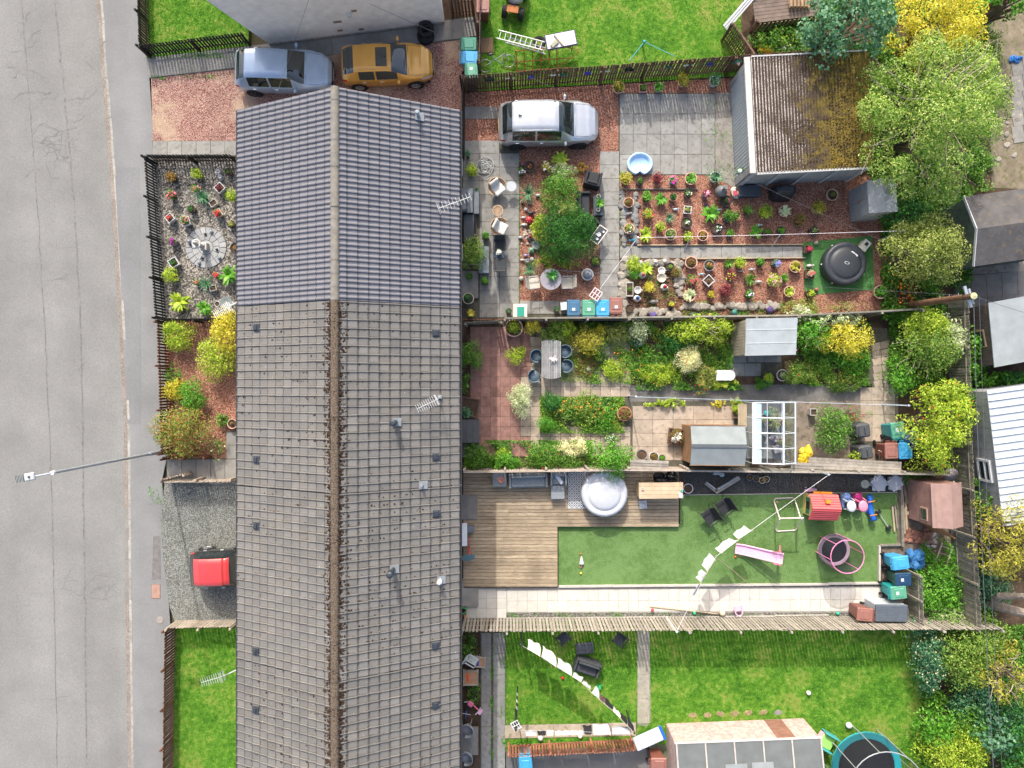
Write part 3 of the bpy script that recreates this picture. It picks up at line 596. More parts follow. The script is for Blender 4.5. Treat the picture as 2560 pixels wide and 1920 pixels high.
# ------------------------------------------------------------------ garage, sheds, greenhouse
def corr(L, Wd, pitch, amp, base=0.0, uv=False):
    """corrugated sheet: ribs run along y"""
    k = max(2, int(round(L/pitch)))*4; xs = [L*i/k-L/2 for i in range(k+1)]; vs = []
    for y in (-Wd/2, Wd/2): vs += [(x, y, base+amp*math.sin(2*math.pi*i/4+math.pi/4)) for i, x in enumerate(xs)]
    n = k+1; m = MB().add(vs, [(i,i+1,n+i+1,n+i) for i in range(k)])
    if not uv: return m
    me = m.mesh('sheet'); adduv(me, np.array([(.5+.5*math.sin(2*math.pi*(i%n)/4+math.pi/4), 0) for i in range(2*n)])); return me
def mk_corr_moss():
    n = NT('corrugated_mossy'); sx, sy, sz = n.sep(); b = n.noise(26, 4, .75); l = n.noise(1.3, 4)
    gx = n.ramp(n.math('MULTIPLY', n.math('SUBTRACT', sx, 9.6), .2), [(.0, 0), (.35, .1), (.62, .34), (.95, .5)])
    f = n.noise(60, 2)
    c = n.mix(n.ramp(f, [(.3,0),(.7,1)]), lin('a39a94'), lin('c9c2bd'))
    t = n.math('ADD', n.math('ADD', n.math('MULTIPLY', b, .8), n.math('MULTIPLY', l, .35)), n.math('MULTIPLY', gx, .5))
    uv = n.new('ShaderNodeUVMap'); su = n.new('ShaderNodeSeparateXYZ'); n.link(uv.outputs[0], su.inputs[0]); t = n.math('ADD', t, n.ramp(su.outputs[0], [(.15, .16), (.8, -.0)])); t = n.math('SUBTRACT', t, n.ramp(su.outputs[0], [(.4, 0), (.85, .09)]))
    c = n.mix(n.ramp(t, [(.485,0),(.57,1)]), c, lin('453a32'))
    t2 = n.math('ADD', gx, n.math('MULTIPLY', n.math('SUBTRACT', n.noise(2.2, 6, .72), .5), 1.5))
    c = n.mix(n.ramp(t2, [(.22,0),(.5,.9)]), c, n.mix(n.noise(16, 3, .6), lin('484018'), lin('8c7a36')))
    return n.fin(c, .95, b, .5, .03)
RIBD = paint('garage_door_grey', (.42,.47,.51), .4, .2)
gz = 2.3; sw, nw = W(1878,433,gz), W(1863,143,gz); ax = (nw-sw).normalized(); ex = Vector((ax.y,-ax.x,0)); gang = math.atan2(ex.y, ex.x); gl = (nw-sw).length; gd = 5.1
g = thing('garage', 'concrete panel garage with a mossy corrugated roof and ribbed metal door', 'garage', (sw+ex*gd/2+ax*gl/2)*1.0-Vector((0,0,gz)), gang)
ob('wall', MB().box((.06,0,1.08), (gd-.3,gl-.2,2.16)), mat('garage_panel', (.33,.33,.32), .9, .15, 4, 60, .5), g)
pan = MB()
for i in range(5): ob('wall_post', MB().box((-gd/2+.2+i*1.2,-gl/2+.07,1.08), (.14,.09,2.16)), mat('garage_post', (.42,.43,.43), .9), g)
dm = corr(gl-.75, 2.0, .15, .02); dv = [(z, x, y) for x, y, z in dm.v]; dm.v = dv
ob('door', dm, RIBD, g, (-gd/2+.06, 0.0, 1.03)); [ob('door_frame', MB().box((-gd/2+.075,s*(gl/2-.25),1.05), (.06,.28,2.1)), mat('garage_frame', (.27,.28,.29), .8), g) for s in (-1,1)]
CM = mk_corr_moss()
for i, (y0, y1) in enumerate(((-gl/2,-gl*.04),(-gl*.07,gl/2))):
    ob('roof_sheet', corr(gd-.22, y1-y0, .13, .022, 0, True), CM, g, (.12, (y0+y1)/2, gz-.04+i*.012+.02))
ob('fascia', MB().box((-gd/2+.07,0,gz-.02), (.24,gl,.09)), mat('fascia_pale', (.47,.455,.43), .85, .1), g); ob('gutter', MB().box((.1,-gl/2-.02,gz-.06), (gd-.3,.09,.08)), mat('gutter_pale', (.42,.42,.41)), g)
ob('verge', MB().box((.1,gl/2+.02,gz-.03), (gd-.3,.06,.1)), mat('gutter_pale', (.42,.42,.41)), g)
mm = MB(); rd = random.Random(9)
for i in range(2600):
    x = rd.triangular(-.48,.5,.35)*(gd-.3); y = rd.uniform(-.49,.49)*gl; q = rd.uniform(.015,.05)*(1.5 if x > .8 else .8); a = rd.random()*6.28
    mm.add([(x+q*math.cos(a+j*1.2566)*rd.uniform(.7,1.3), y+q*math.sin(a+j*1.2566)*rd.uniform(.7,1.3), gz-.03) for j in range(5)]+[(x,y,gz+.0+q*.55)], [(j,(j+1)%5,5) for j in range(5)])
o = ob('moss', mm, mat('moss_mix', lin('5a4a22'), .98, .45, 2.2, 40, .5, dirt=lin('8f7a2c'), dirt_at=.5), g); o['kind'] = 'stuff'

def boards(L, H, n, vert, t=.018, lap=.012):
    m = MB()
    for i in range(n):
        if vert: m.box((-L/2+(i+.5)*L/n, -t/2-(i%2)*.006, H/2), (L/n-.008, t, H))
        else: m.box((0, -t/2, (i+.5)*H/n), (L-.002, t, H/n-.006), rx=-.08)
    return m
def shed(name, label, corners, ze, zr, axis, wallm, roofm, vert=False, over=.06, cat='shed', felt=1, nb=14, group=None):
    """corners: image pixels of the roof at eave height, SW SE NE NW; axis 'x'/'y' = ridge direction; zr on the ridge ('m' = single slope, high side north)"""
    P = [W(*c, ze) for c in corners]; c = sum(P, Vector())/4; e = ((P[1]-P[0])+(P[2]-P[3]))/2; f = ((P[3]-P[0])+(P[2]-P[1]))/2; L, D = e.length, f.length; rz = math.atan2(e.y, e.x)
    t = thing(name, label, cat, (c.x, c.y, 0), rz, group); l, d_ = L-2*over, D-2*over
    for a, ln, of in ((0,l,d_/2),(math.pi,l,d_/2),(math.pi/2,d_,l/2),(-math.pi/2,d_,l/2)):
        b = boards(ln, ze-.03, nb, vert); o = ob('wall', b, wallm, t, (math.sin(a)*of, -math.cos(a)*of, 0), a)
    ob('floor', MB().box((0,0,.04), (l-.05,d_-.05,.08)), wallm, t)
    hl, hd = L/2, D/2; th = .035; r = []
    if axis == 'x':
        r = [[(-hl,-hd,ze),(hl,-hd,ze),(hl,0,zr),(-hl,0,zr)], [(-hl,0,zr),(hl,0,zr),(hl,hd,ze),(-hl,hd,ze)]]; gab = [[(s*(l/2),-d_/2,ze-.05),(s*(l/2),d_/2,ze-.05),(s*(l/2),0,zr-.03)] for s in (-1,1)]
    elif axis == 'y':
        r = [[(-hl,-hd,ze),(0,-hd,zr),(0,hd,zr),(-hl,hd,ze)], [(0,-hd,zr),(hl,-hd,ze),(hl,hd,ze),(0,hd,zr)]]; gab = [[(-l/2,s*d_/2,ze-.05),(l/2,s*d_/2,ze-.05),(0,s*d_/2,zr-.03)] for s in (-1,1)]
    else:
        r = [[(-hl,-hd,ze),(hl,-hd,ze),(hl,hd,zr),(-hl,hd,zr)]]; gab = [[(s*l/2,-d_/2,ze-.05),(s*l/2,d_/2,ze-.05),(s*l/2,d_/2,zr-.03)] for s in (-1,1)] + [[(-l/2,d_/2,ze-.05),(l/2,d_/2,ze-.05),(l/2,d_/2,zr-.03),(-l/2,d_/2,zr-.03)]]
    for q in r:
        m = MB(); m.add(q+[(x,y,z-th) for x, y, z in q], [(0,1,2,3),(7,6,5,4)]+[(i,i+4,(i+1)%4+4,(i+1)%4) for i in range(4)]); ob('roof', m, roofm, t)
    for q in gab: n = len(q); ob('gable', MB().add(q, [tuple(range(n))]), wallm, t)
    t['dims'] = (L, D); return t, L, D
def felt(name, col): return mat(name, col, .95, .12, 2.0, 70, .5, rnd=.06)
WOODP = mat('boards_pale', (.42,.37,.28), .85, .18, 3, 30, .3); WOODB = mat('boards_brown', (.26,.15,.08), .85, .2, 3, 30, .3)
t, L, D = shed('summerhouse', 'garden shed with a pale grey felt roof and beige board walls', [(1865,889),(1992,887),(1986,795),(1858,798)], 2.0, 2.25, 'm', WOODP, felt('felt_pale', (.38,.415,.42)), True, nb=22)
for y in (-.25,.3): ob('felt_seam', MB().box((0,y,2.0+(y+D/2)/D*.25+.004), (L-.02,.05,.006)), felt('felt_seam_m', (.40,.44,.45)), t)
t, L, D = shed('potting_shed', 'brown board shed with a grey felt apex roof beside the greenhouse', [(1724,1163),(1860,1163),(1865,1065),(1728,1063)], 1.75, 2.0, 'x', WOODB, felt('felt_bluegrey', (.25,.28,.28)), False)
ob('ridge_strip', MB().box((0,0,2.008), (L-.01,.14,.012)), felt('felt_dark', (.10,.115,.125)), t)
for s in (-1, 1): ob('bargeboard', MB().box((0,s*(D/2+.012),1.73), (L+.03,.022,.1)), WOODB, t)
PSH = mat('boards_pinkbrown', (.27,.155,.125), .8, .15, 3, 40, .25)
t, L, D = shed('playhouse_shed', 'reddish brown shed with a boarded apex roof and its door hanging open', [(2334,1319),(2410,1317),(2402,1205),(2325,1210)], 2.0, 2.35, 'y', PSH, mat('roof_boards_pink', (.33,.215,.185), .8, .12, 3, 40, .2), False, nb=18)
ob('window_frame', MB().box((-L/2+.04,-.45,1.35), (.05,.56,.5)), mat('frame_wood', (.5,.33,.24)), t); ob('window_pane', MB().box((-L/2+.02,-.45,1.35), (.05,.44,.38)), GLASS, t)
dd = ob('door', MB().box((.42,0,.9), (.84,.04,1.75)), mat('door_orange', (.33,.15,.07), .8, .15), t, (-.25,-D/2-.02,.0), R(-38))
WDK = mat('boards_dark', (.13,.10,.085), .9, .2, 3, 40, .3)
t, L, D = shed('lane_shed', 'dark board shed with a grey felt roof at the right edge', [(2487,917),(2660,888),(2640,725),(2456,761)], 2.1, 2.45, 'm', WDK, felt('felt_lane', (.33,.36,.36)), True, nb=24, over=.1)
ob('window_frame', MB().box((-L/2+.07,-.1,1.45), (.06,.75,.62)), mat('frame_ochre', (.5,.36,.2)), t); ob('window_pane', MB().box((-L/2+.05,-.1,1.45), (.06,.62,.5)), GLASS, t)
GYW = mat('boards_grey', (.27,.275,.28), .9, .15, 3, 40, .3)
t, L, D = shed('lane_garage', 'grey garage with a white ribbed metal roof at the right edge', [(2501,1313),(2720,1290),(2690,940),(2469,978)], 2.5, 2.65, 'm', GYW, mat('metal_white', (.48,.52,.55), .4, .06, 2, 30, .05), True, nb=18, over=.1, cat='garage')
for i in range(19):
    y = -D/2+(i+.5)*D/19; ob('roof_rib', MB().box((0,0,0), (L-.02,.05,.05), ch=.012), mat('metal_white', (.66,.71,.75)), t, (0, y, 2.5+(y+D/2)/D*.15+.022))
wf = MB()
for dy, dz, a, b in ((0,.38,.95,.09),(0,-.38,.95,.09),(-.43,0,.09,.76),(.43,0,.09,.76),(0,.05,.86,.05)): wf.box((-L/2+.03,-.6+dy,1.75+dz), (.1,a,b))
ob('window_frame', wf, WHITE, t); ob('window_pane', MB().box((-L/2+.05,-.6,1.75), (.05,.8,.7)), GLASS, t)
t, L, D = shed('felt_garage', 'green walled garage with a dark felt roof behind the tree', [(2435,660),(2660,640),(2630,455),(2408,498)], 2.4, 2.9, 'x', mat('boards_green', (.14,.17,.14), .9, .25, 3, 30, .3), mat('felt_black', (.105,.10,.098), .95, .2, 2.5, 50, .6, dirt=(.19,.135,.08), dirt_at=.56), True, nb=20, over=.1, cat='garage')
for y in (-1,1): ob('bargeboard', MB().box((-L/2-.015, y*D/4, 2.66), (.03, math.hypot(D/2,.5), .12), rx=-y*math.atan2(.5,D/2)), WHITE, t)
RES = mat('resin_grey', (.30,.31,.325), .55, .1, 3, 40, .15)
t, L, D = shed('resin_cabinet', 'grey plastic storage shed with double doors beside the red gravel bed', [(2172,533),(2243,530),(2240,446),(2168,452)], 1.75, 1.85, 'y', mat('resin_beige', (.50,.46,.40), .6), RES, True, nb=6, cat='storage shed')
for s in (-1,1): ob('door', MB().box((-L/2+.03, s*D/4, .85), (.03, D/2-.03, 1.6)), mat('resin_door', (.25,.27,.285), .5), t)
ob('latch', MB().box((-L/2-.0,0,.95), (.05,.08,.1)), paint('latch_red', (.35,.12,.06)), t)
# workshop at the bottom edge: pink boarded wall, felt roof with battens
PKW = mat('boards_washed_red', (.44,.27,.245), .85, .12, 2.5, 45, .3, dirt=(.47,.39,.36), dirt_at=.42)
t, L, D = shed('workshop', 'long shed with washed red boards and a battened grey felt roof', [(1700,2050),(2075,2035),(2042,1846),(1682,1860)], 1.85, 2.1, 'x', PKW, felt('felt_green_grey', (.14,.155,.155)), False, nb=16, over=.04)
for i in range(6):
    x = -L/2+.06+i*(L-.12)/5.0
    for y in (-1,1): ob('batten', MB().box((x, y*D/4, 2.0), (.06, math.hypot(D/2,.25), .04), rx=-y*math.atan2(.25,D/2)), mat('batten_grey', (.42,.39,.36)), t)
ob('door', MB().box((L*.27,D/2-.03,.9), (.78,.04,1.72)), mat('boards_red', (.25,.13,.095), .85, .2), t); ob('fascia', MB().box((0,D/2+.01,1.82), (L+.02,.03,.12)), mat('fascia_worn', (.6,.55,.5)), t)
for i, (x, y) in enumerate(((-.6,.25),(.5,.3))): ob('roof_patch', MB().box((x,D*y*.2+.35,2.07), (.9,.5,.012), rx=-math.atan2(.25,D/2)), felt('felt_patch', (.24,.265,.27)), t)
# greenhouse
AL = paint('aluminium', (.70,.74,.76), .35, .35); CG = NT('clear_glass'); CG.fin((.9,.97,.98), .02, None); CG.b.inputs['Transmission Weight'].default_value = 0.0
tb_ = CG.new('ShaderNodeBsdfTransparent'); tb_.inputs[0].default_value = (.86,.93,.95,1); gl_ = CG.new('ShaderNodeBsdfGlossy'); gl_.inputs['Roughness'].default_value = .03; mx_ = CG.new('ShaderNodeMixShader'); mx_.inputs[0].default_value = .10
CG.link(tb_.outputs[0], mx_.inputs[1]); CG.link(gl_.outputs[0], mx_.inputs[2]); CG.link(mx_.outputs[0], CG.out.inputs[0]); CG = CG.m
zg = 1.55; P = [W(1882,1158,zg), W(1988,1158,zg), W(1988,1008,zg), W(1882,1006,zg)]; c = sum(P, Vector())/4; L = (P[1]-P[0]).length; D = (P[3]-P[0]).length
gh = thing('greenhouse', 'aluminium framed glass greenhouse full of pots and sacks', 'greenhouse', (c.x,c.y,0), 0)
xr = L*.14; zr = 1.95
fm = lambda *segs: [ob('frame_bar', MB().tube(s, .02, 4), AL, gh) for s in segs]
for i in range(5):
    y = -D/2+i*D/4; fm([(-L/2,y,.02),(-L/2,y,zg),(xr,y,zr),(L/2,y,zg),(L/2,y,.02)])
for x, z in ((-L/2,zg),(L/2,zg),(xr,zr),(-L/2,.04),(L/2,.04)): ob('frame_rail', MB().box((x,0,z), (.06 if z != zr else .08,D+.04,.05)), AL, gh)
ob('frame_rail', MB().box((-L*.2,0,zg+(zr-zg)*.5), (.02,D,.02)), AL, gh)
for y in (-D/2, D/2): ob('frame_rail', MB().box((0,y,zg), (L,.03,.03)), AL, gh)
for i in range(4):
    y = -D/2+(i+.5)*D/4; h_ = D/8-.02
    ob('pane', MB().poly([(-L/2+.02,y-h_,zg),(xr-.03,y-h_,zr-.01),(xr-.03,y+h_,zr-.01),(-L/2+.02,y+h_,zg)]), CG, gh)
    ob('pane', MB().poly([(xr+.03,y-h_,zr-.01),(L/2-.02,y-h_,zg),(L/2-.02,y+h_,zg),(xr+.03,y+h_,zr-.01)]), CG, gh)
    ob('pane', MB().poly([(-L/2,y-h_,.05),(-L/2,y+h_,.05),(-L/2,y+h_,zg-.03),(-L/2,y-h_,zg-.03)]), CG, gh); ob('pane', MB().poly([(L/2,y-h_,.05),(L/2,y+h_,.05),(L/2,y+h_,zg-.03),(L/2,y-h_,zg-.03)]), CG, gh)
ob('roof_panel', MB().add([(-L/2+.02,-D/2,zg+.012),(-L/2+.34,-D/2,zg+.09),(-L/2+.34,D/2,zg+.09),(-L/2+.02,D/2,zg+.012)], [(0,1,2,3)]), mat('twinwall', (.62,.68,.72), .5), gh)
ob('floor_slab', MB().box((0,0,.015), (L-.1,D-.1,.03)), SLABD, gh)
# ------------------------------------------------------------------ fences
def fence(name, label, pts, h, sw, gap, m, rails=(.25,.8), post=2.0, pm=None, side=1, cat='fence', group=None, lean=0.0, rail_m=None, hv=.01, th=.018, z0=.0, top=None):
    P = [W(*p) for p in pts]; t = thing(name, label, cat, P[0], 0, group); pm = pm or m; o0 = P[0]
    sl = MB().box((0,0,h/2), (sw,th,h), ch=0).mesh('slat'); sl.materials.append(m)
    for A, B in zip(P[:-1], P[1:]):
        d = B-A; L = d.length; a = math.atan2(d.y, d.x); n = max(1, int(L/(sw+gap))); nv = Vector((-d.y, d.x, 0)).normalized()*side
        for i in range(n):
            p = A.lerp(B, (i+.5)/n)-o0; ob('slat', sl, None, t, p+nv*.03+Vector((0,0,z0+random.gauss(0,hv))), rot=(random.gauss(0,.006)+lean, random.gauss(0,.008), a))
        for r in rails:
            c = (A+B)/2-o0; ob('rail', MB().box((0,0,0), (L,.03,.055)), rail_m or pm, t, Vector((c.x,c.y,z0+h*r))+nv*.0025, a)
        if top: c = (A+B)/2-o0; ob('top_rail', MB().box((0,0,0), (L,.07,.025)), rail_m or pm, t, Vector((c.x,c.y,z0+h+.014))+nv*.02, a)
        k = max(1, round(L/post)); pme = MB().box((0,0,(h+.06)/2), (.085,.085,h+.06), ch=.008).mesh('post'); pme.materials.append(pm)
        for i in range(k+1):
            p = A.lerp(B, min(max(i/k,.02/L),1-.02/L))-o0; ob('post', pme, None, t, p-nv*.065+Vector((0,0,z0)), a)
    return t
FBLK = mat('fence_black', (.028,.025,.023), .75, .3, 4, 30, .2, rnd=.3); FBRN = mat('fence_darkbrown', (.16,.095,.066), .85, .3, 4, 30, .3, rnd=.35)
FRED = mat('fence_redbrown', (.17,.075,.045), .8, .3, 4, 30, .3, rnd=.3); FPAL = mat('fence_pale', (.47,.40,.33), .9, .2, 5, 40, .3, rnd=.28)
FGRY = mat('fence_grey', (.36,.325,.275), .9, .22, 5, 40, .3, rnd=.3); FORG = mat('fence_orange', (.40,.17,.10), .8, .25, 4, 30, .2, rnd=.35); FOLD = mat('fence_oldgrey', (.27,.25,.205), .92, .25, 5, 40, .3, rnd=.3)
fence('slat_fence', 'black slat fence between the pavement and the pebble garden', [(387,406),(414,800)], 1.0, .078, .047, FBLK, post=1.8)
fence('slat_fence', 'black slat fence along the top of the pebble garden', [(390,406),(598,406)], 1.0, .078, .047, FBLK, post=1.8)
fence('slat_fence', 'low black slat fence dividing the pebbles from the red gravel', [(416,803),(598,803)], .95, .078, .047, FBLK, post=1.8)
fence('slat_fence', 'brown slat fence between the pavement and the red gravel front garden', [(418,808),(428,1132)], 1.0, .085, .045, FRED, post=1.7)
fence('slat_fence', 'short brown slat fence under the red tipped bush', [(424,1141),(530,1138)], .8, .07, .05, FRED, post=1.0)
fence('slat_fence', 'pale slat fence above the grey gravel parking space', [(428,1197),(598,1196)], .95, .07, .035, FPAL, post=1.6, side=-1)
fence('slat_fence', 'short pale slat gate standing open beside the pavement', [(426,1196),(482,1179)], .9, .07, .04, FPAL, post=1.1)
fence('slat_fence', 'pale slat fence below the grey gravel parking space', [(440,1553),(598,1550)], 1.0, .085, .045, FPAL, post=1.8, side=1)
fence('slat_fence', 'red brown slat fence along the bottom front lawn', [(437,1560),(430,2040)], 1.0, .09, .035, FRED, post=1.9)
fence('slat_fence', 'black slat fence beside the pavement at the top left', [(366,-120),(374,140)], 1.0, .075, .05, FBLK, post=1.8)
fence('slat_fence', 'black slat fence between the top left lawn and the driveway', [(376,141),(626,110)], 1.0, .085, .05, FBLK, post=1.8)
fence('slat_fence', 'long dark brown slat fence below the top back lawn', [(1166,229),(1500,205),(1812,182),(2015,167)], 1.6, .085, .03, FBRN, (.15,.5,.85), 2.2)
fence('slat_fence', 'black slat fence beside the house between drive and back garden', [(1160,226),(1160,402)], 1.5, .08, .03, FBLK, (.2,.8), 1.7)
fence('slat_fence', 'thin purple brown fence behind the three wheelie bins', [(1203,-90),(1201,188)], 1.4, .09, .02, mat('fence_purple', (.16,.10,.10), .8, .3, rnd=.3), (.2,.8), 1.9)
fence('slat_gate', 'dark slat garden gate beside the cream gable', [(1130,38),(1186,36)], 1.4, .08, .05, FBRN, (.2,.8), 1.05, cat='gate')
fence('slat_fence', 'weathered fence between the potted plant garden and the shrub garden', [(1262,804),(1560,802),(1965,797),(2262,782)], 1.45, .09, .02, FOLD, (.15,.85), 2.0, top=True)
fence('slat_gate', 'low weathered gate beside the house at the top of the tile patio', [(1166,812),(1255,808)], 1.1, .09, .03, FOLD, (.2,.8), 1.5, cat='gate')
fence('slat_fence', 'pale slat fence between the shrub garden and the deck', [(1164,1170),(1560,1165),(1700,1166)], 1.35, .095, .018, FPAL, (.2,.85), 1.9, side=-1, top=True)
fence('slat_fence', 'pale slat fence above the black membrane strip', [(1700,1167),(2000,1170),(2330,1176)], 1.35, .095, .02, FGRY, (.2,.85), 1.9, side=-1, top=True)
fence('slat_fence', 'long grey slat fence between the white path and the back lawn', [(1160,1546),(1700,1543),(2300,1541),(2440,1540)], 1.8, .10, .042, FGRY, (.18,.52,.84), 2.05, side=1)
fence('slat_fence', 'weathered grey fence along the back lane behind the reddish shed', [(2358,760),(2366,1100),(2388,1545)], 1.75, .10, .022, FOLD, (.2,.85), 2.2, side=1)
fence('slat_fence', 'short weathered slat fence behind the row of bins and the storage box', [(2258,1418),(2262,1540)], 1.45, .095, .022, FOLD, (.2,.8), 1.1)
fence('slat_fence', 'bright orange brown slat fence below the cross path', [(1271,1860),(1578,1845)], 1.1, .085, .045, FORG, (.15,.85), 1.8, side=-1)
fence('slat_fence', 'dark trellis fence at the top right corner of the back lawn', [(1806,100),(1857,174)], 1.5, .05, .05, FBRN, (.1,.3,.5,.7,.9), 1.6, top=True)
fence('slat_fence', 'weathered low fence between the two lane sheds', [(2372,930),(2640,872)], .9, .09, .03, FOLD, (.2,.8), 2.0)
# deck ------------------------------------------------------------------------
def mk_deck():
    n = NT('deck_board'); v = n.scaled((1.2, 14, 1)); g = n.noise(3, 4, .6, v); f = n.noise(60, 2); st = n.noise(.9, 4)
    c = n.mix(n.ramp(g, [(.3,0),(.7,1)]), lin('8a785f'), lin('bbab93')); c = n.mix(1.0, c, n.ramp(n.rnd(), [(0,.78),(1,1.08)]), 'MULTIPLY')
    c = n.mix(n.ramp(st, [(.5,0),(.68,.45)]), c, lin('5e5346')); k = n.noise(5.5, 2); c = n.mix(n.ramp(k, [(.73,0),(.76,.6)]), c, lin('5a4630'))
    return n.fin(c, .85, g, .3, .008)
DECK = mk_deck(); z = .22
dk = thing('deck', 'L-shaped timber deck of long boards behind the house', 'deck', W(1160,1320), 0)
o0 = W(1160,1320); ys = W(0,1176,z).y; ye = W(0,1467,z).y; nb = 33; pw = (ys-ye)/nb; x0 = W(1158,0,z).x
ob('joists', MB().prism([tuple((W(*p)-o0)[:2]) for p in ((1160,1180),(1694,1180),(1694,1309),(1392,1312),(1394,1465),(1160,1467))], .02, z-.035), WDK, dk)
for i in range(nb):
    y = ys-(i+.5)*pw; x1 = W(1697,0,z).x if y > W(0,1313,z).y else W(1394,0,z).x
    cuts = [x0] + ([x0+random.uniform(1.6,3.4)] if random.random() < .6 else []) + ([x0+random.uniform(5.0,7.4)] if x1-x0 > 8 and random.random() < .8 else []) + [x1]
    for a, b in zip(cuts[:-1], cuts[1:]):
        ob('board', MB().box((0,0,0), (b-a-.006,pw-.016,.03), ch=.004), DECK, dk, ((a+b)/2-o0.x, y-o0.y, z-.015+random.gauss(0,.001)), random.gauss(0,.0006))
TIMB = mat('timber_edge', (.42,.33,.22), .85, .2, 4, 30, .3); TIMW = mat('edge_whitewashed', (.46,.43,.39), .85, .12, 4, 40, .2)
for a, b, h, w, m, lb in (((1592,614),(2005,611),.12,.05,TIMB,'timber edging along the foot of the upper red gravel bed'),((1705,648),(2012,645),.12,.05,TIMB,'timber edging along the top of the lower red gravel bed'),((1345,533),(1345,533),.1,.1,TIMB,None),
    ((1396,1465),(2203,1457),.14,.09,TIMW,'white timber edging between turf and white path'),((2196,1362),(2196,1457),.14,.09,TIMW,'timber edging at the right end of the turf'),((2196,1362),(2250,1361),.14,.09,FOLD,'short timber edging above the bin corner'),
    ((1700,1237),(2242,1231),.06,.035,TIMW,'thin timber edging between membrane and turf'),((1548,474),(1745,474),.1,.04,FOLD,'dark timber edging through the upper potted bed'),((1188,530),(1192,592),.08,.05,FOLD,'short timber edging beside the storage bench'),((2248,1180),(2252,1365),.2,.12,FOLD,'grey sleeper edging at the right end of the turf'),
    ((1264,1545),(2205,1538),.06,.04,TIMW,'pale edging board at the foot of the long grey fence')):
    if not lb: continue
    A, B = W(*a), W(*b); d = B-A; t = thing('timber_edging', lb, 'edging', (A.x,A.y,0), math.atan2(d.y,d.x)); n = max(1, round(d.length/2.4))
    for i in range(n): ob('timber', MB().box((d.length*(i+.5)/n,0,h/2), (d.length/n-.008,w,h), ch=.006), m, t, rot=(0,0,random.gauss(0,.0015)))
# raised timber seating deck at the top right
pd = thing('raised_platform', 'brown raised timber platform at the top right', 'deck', W(1950,30), R(7))
for i in range(9): ob('board', MB().box((0,-.62+i*.155,.72), (2.9,.145,.035), ch=.004), mat('platform_board', (.19,.145,.12), .85, .2, 3, 30, .3, rnd=.2), pd)
for i in range(16): ob('slat', MB().box((-1.4+i*.187,-.74,.36), (.085,.022,.7)), mat('platform_slat', (.34,.27,.17), .85, .2), pd)
for x in (-1.42,1.42): ob('post', MB().box((x,-.7,.5), (.1,.1,1.0)), FBRN, pd)
# ------------------------------------------------------------------ vegetation
PAL = dict(conif=['12340f','1f5016','306a20','4a862e'], lgreen=['3c6420','5c8630','84a444','acba64','c8cc8a'], green=['284e12','447220','608e30','86a84a'], lime=['5c7c1a','84a028','a8ba3a','c4cc60'], gold=['86881c','b0aa2c','cfc444','e0d874'], dark=['173c17','265a22','38742e','56903e'],
    blue=['2c563c','467654','66906c','90ae8c'], olive=['566426','788838','9aa454','bcbc80'], silver=['76885e','a2b084','c4ccA6','e0e0c4'], bright=['33681a','4a8422','649c30','86b24a'], mixed=['2f5419','4d7526','6f9036','94a650','66702e'],
    redtip=['3a5a1e','547a2a','78963c','98a850','a8603c','6c8a34','8aa048'], burg=['44161e','662630','8a4244','a2605a'], golive=['6e6a1c','8f8a2a','aca840','c4be5c'], cream=['a8aa70','c4c490','dcd8ac','ece8c8'], privet=['1e4430','2f5f40','4a7a54','8a9c74'], brown=['6a4a24','8a6a34','a8883e','7c7a34'], pink=['c06078','d88a9c','e8b0bc'], bronze=['7a4a34','98684a','5a6a2a','86903c'])
def leafpal(k): return leafmat('leaf_'+k, PAL[k], .38 if k not in ('dark','privet','burg') else .25)
def cloud(cl, n, size, seed, aspect=.6, up=.55, inner=.2):
    """n leaf rhombs spread over clumps [(x,y,z,r)]"""
    r = np.random.default_rng(seed); C = np.array(cl, float); w = C[:,3]**2; w /= w.sum(); k = r.choice(len(C), n, p=w)
    d = r.normal(size=(n,3)); d[:,2] += .35; d /= np.linalg.norm(d, axis=1)[:,None]
    rad = np.where(r.random(n) < inner, r.random(n)**.5*.85, r.normal(.98,.06,n)); P = C[k,:3]+d*(C[k,3]*rad)[:,None]*np.array([1,1,.85])
    nm = d*.6+np.array([0,0,up])+r.normal(scale=.45, size=(n,3)); nm /= np.linalg.norm(nm, axis=1)[:,None]
    t = np.cross(nm, r.normal(size=(n,3))); t /= np.linalg.norm(t, axis=1)[:,None]+1e-9; b = np.cross(nm, t); s = size*r.uniform(.6,1.35,n)[:,None]
    V = np.stack([P-t*s*.5, P+b*s*aspect*.5+nm*s*.1, P+t*s*.5-nm*s*.12, P-b*s*aspect*.5+nm*s*.1], 1); V[:,:,2] = np.maximum(V[:,:,2], .01); return V
def clumps(rx, ry, h, n, seed, low=.25, cr=.34):
    r = random.Random(seed); out = []; m = min(rx, ry)
    for i in range(n):
        a = r.random()*6.283; q = math.sqrt(r.random())*.80*(1+.16*math.sin(3*a+seed)+.1*math.sin(5*a+2*seed)); x, y = rx*q*math.cos(a), ry*q*math.sin(a); top = h*max(.4, 1-.55*q*q)
        z = h*low+(top-h*low)*r.random()**.45; c = m*cr*r.uniform(.7,1.3); out.append((x, y, min(z, h-c*.6) if h > c else h*.5, min(c, max(z,.12)*1.1)))
    return out
NV = [0]
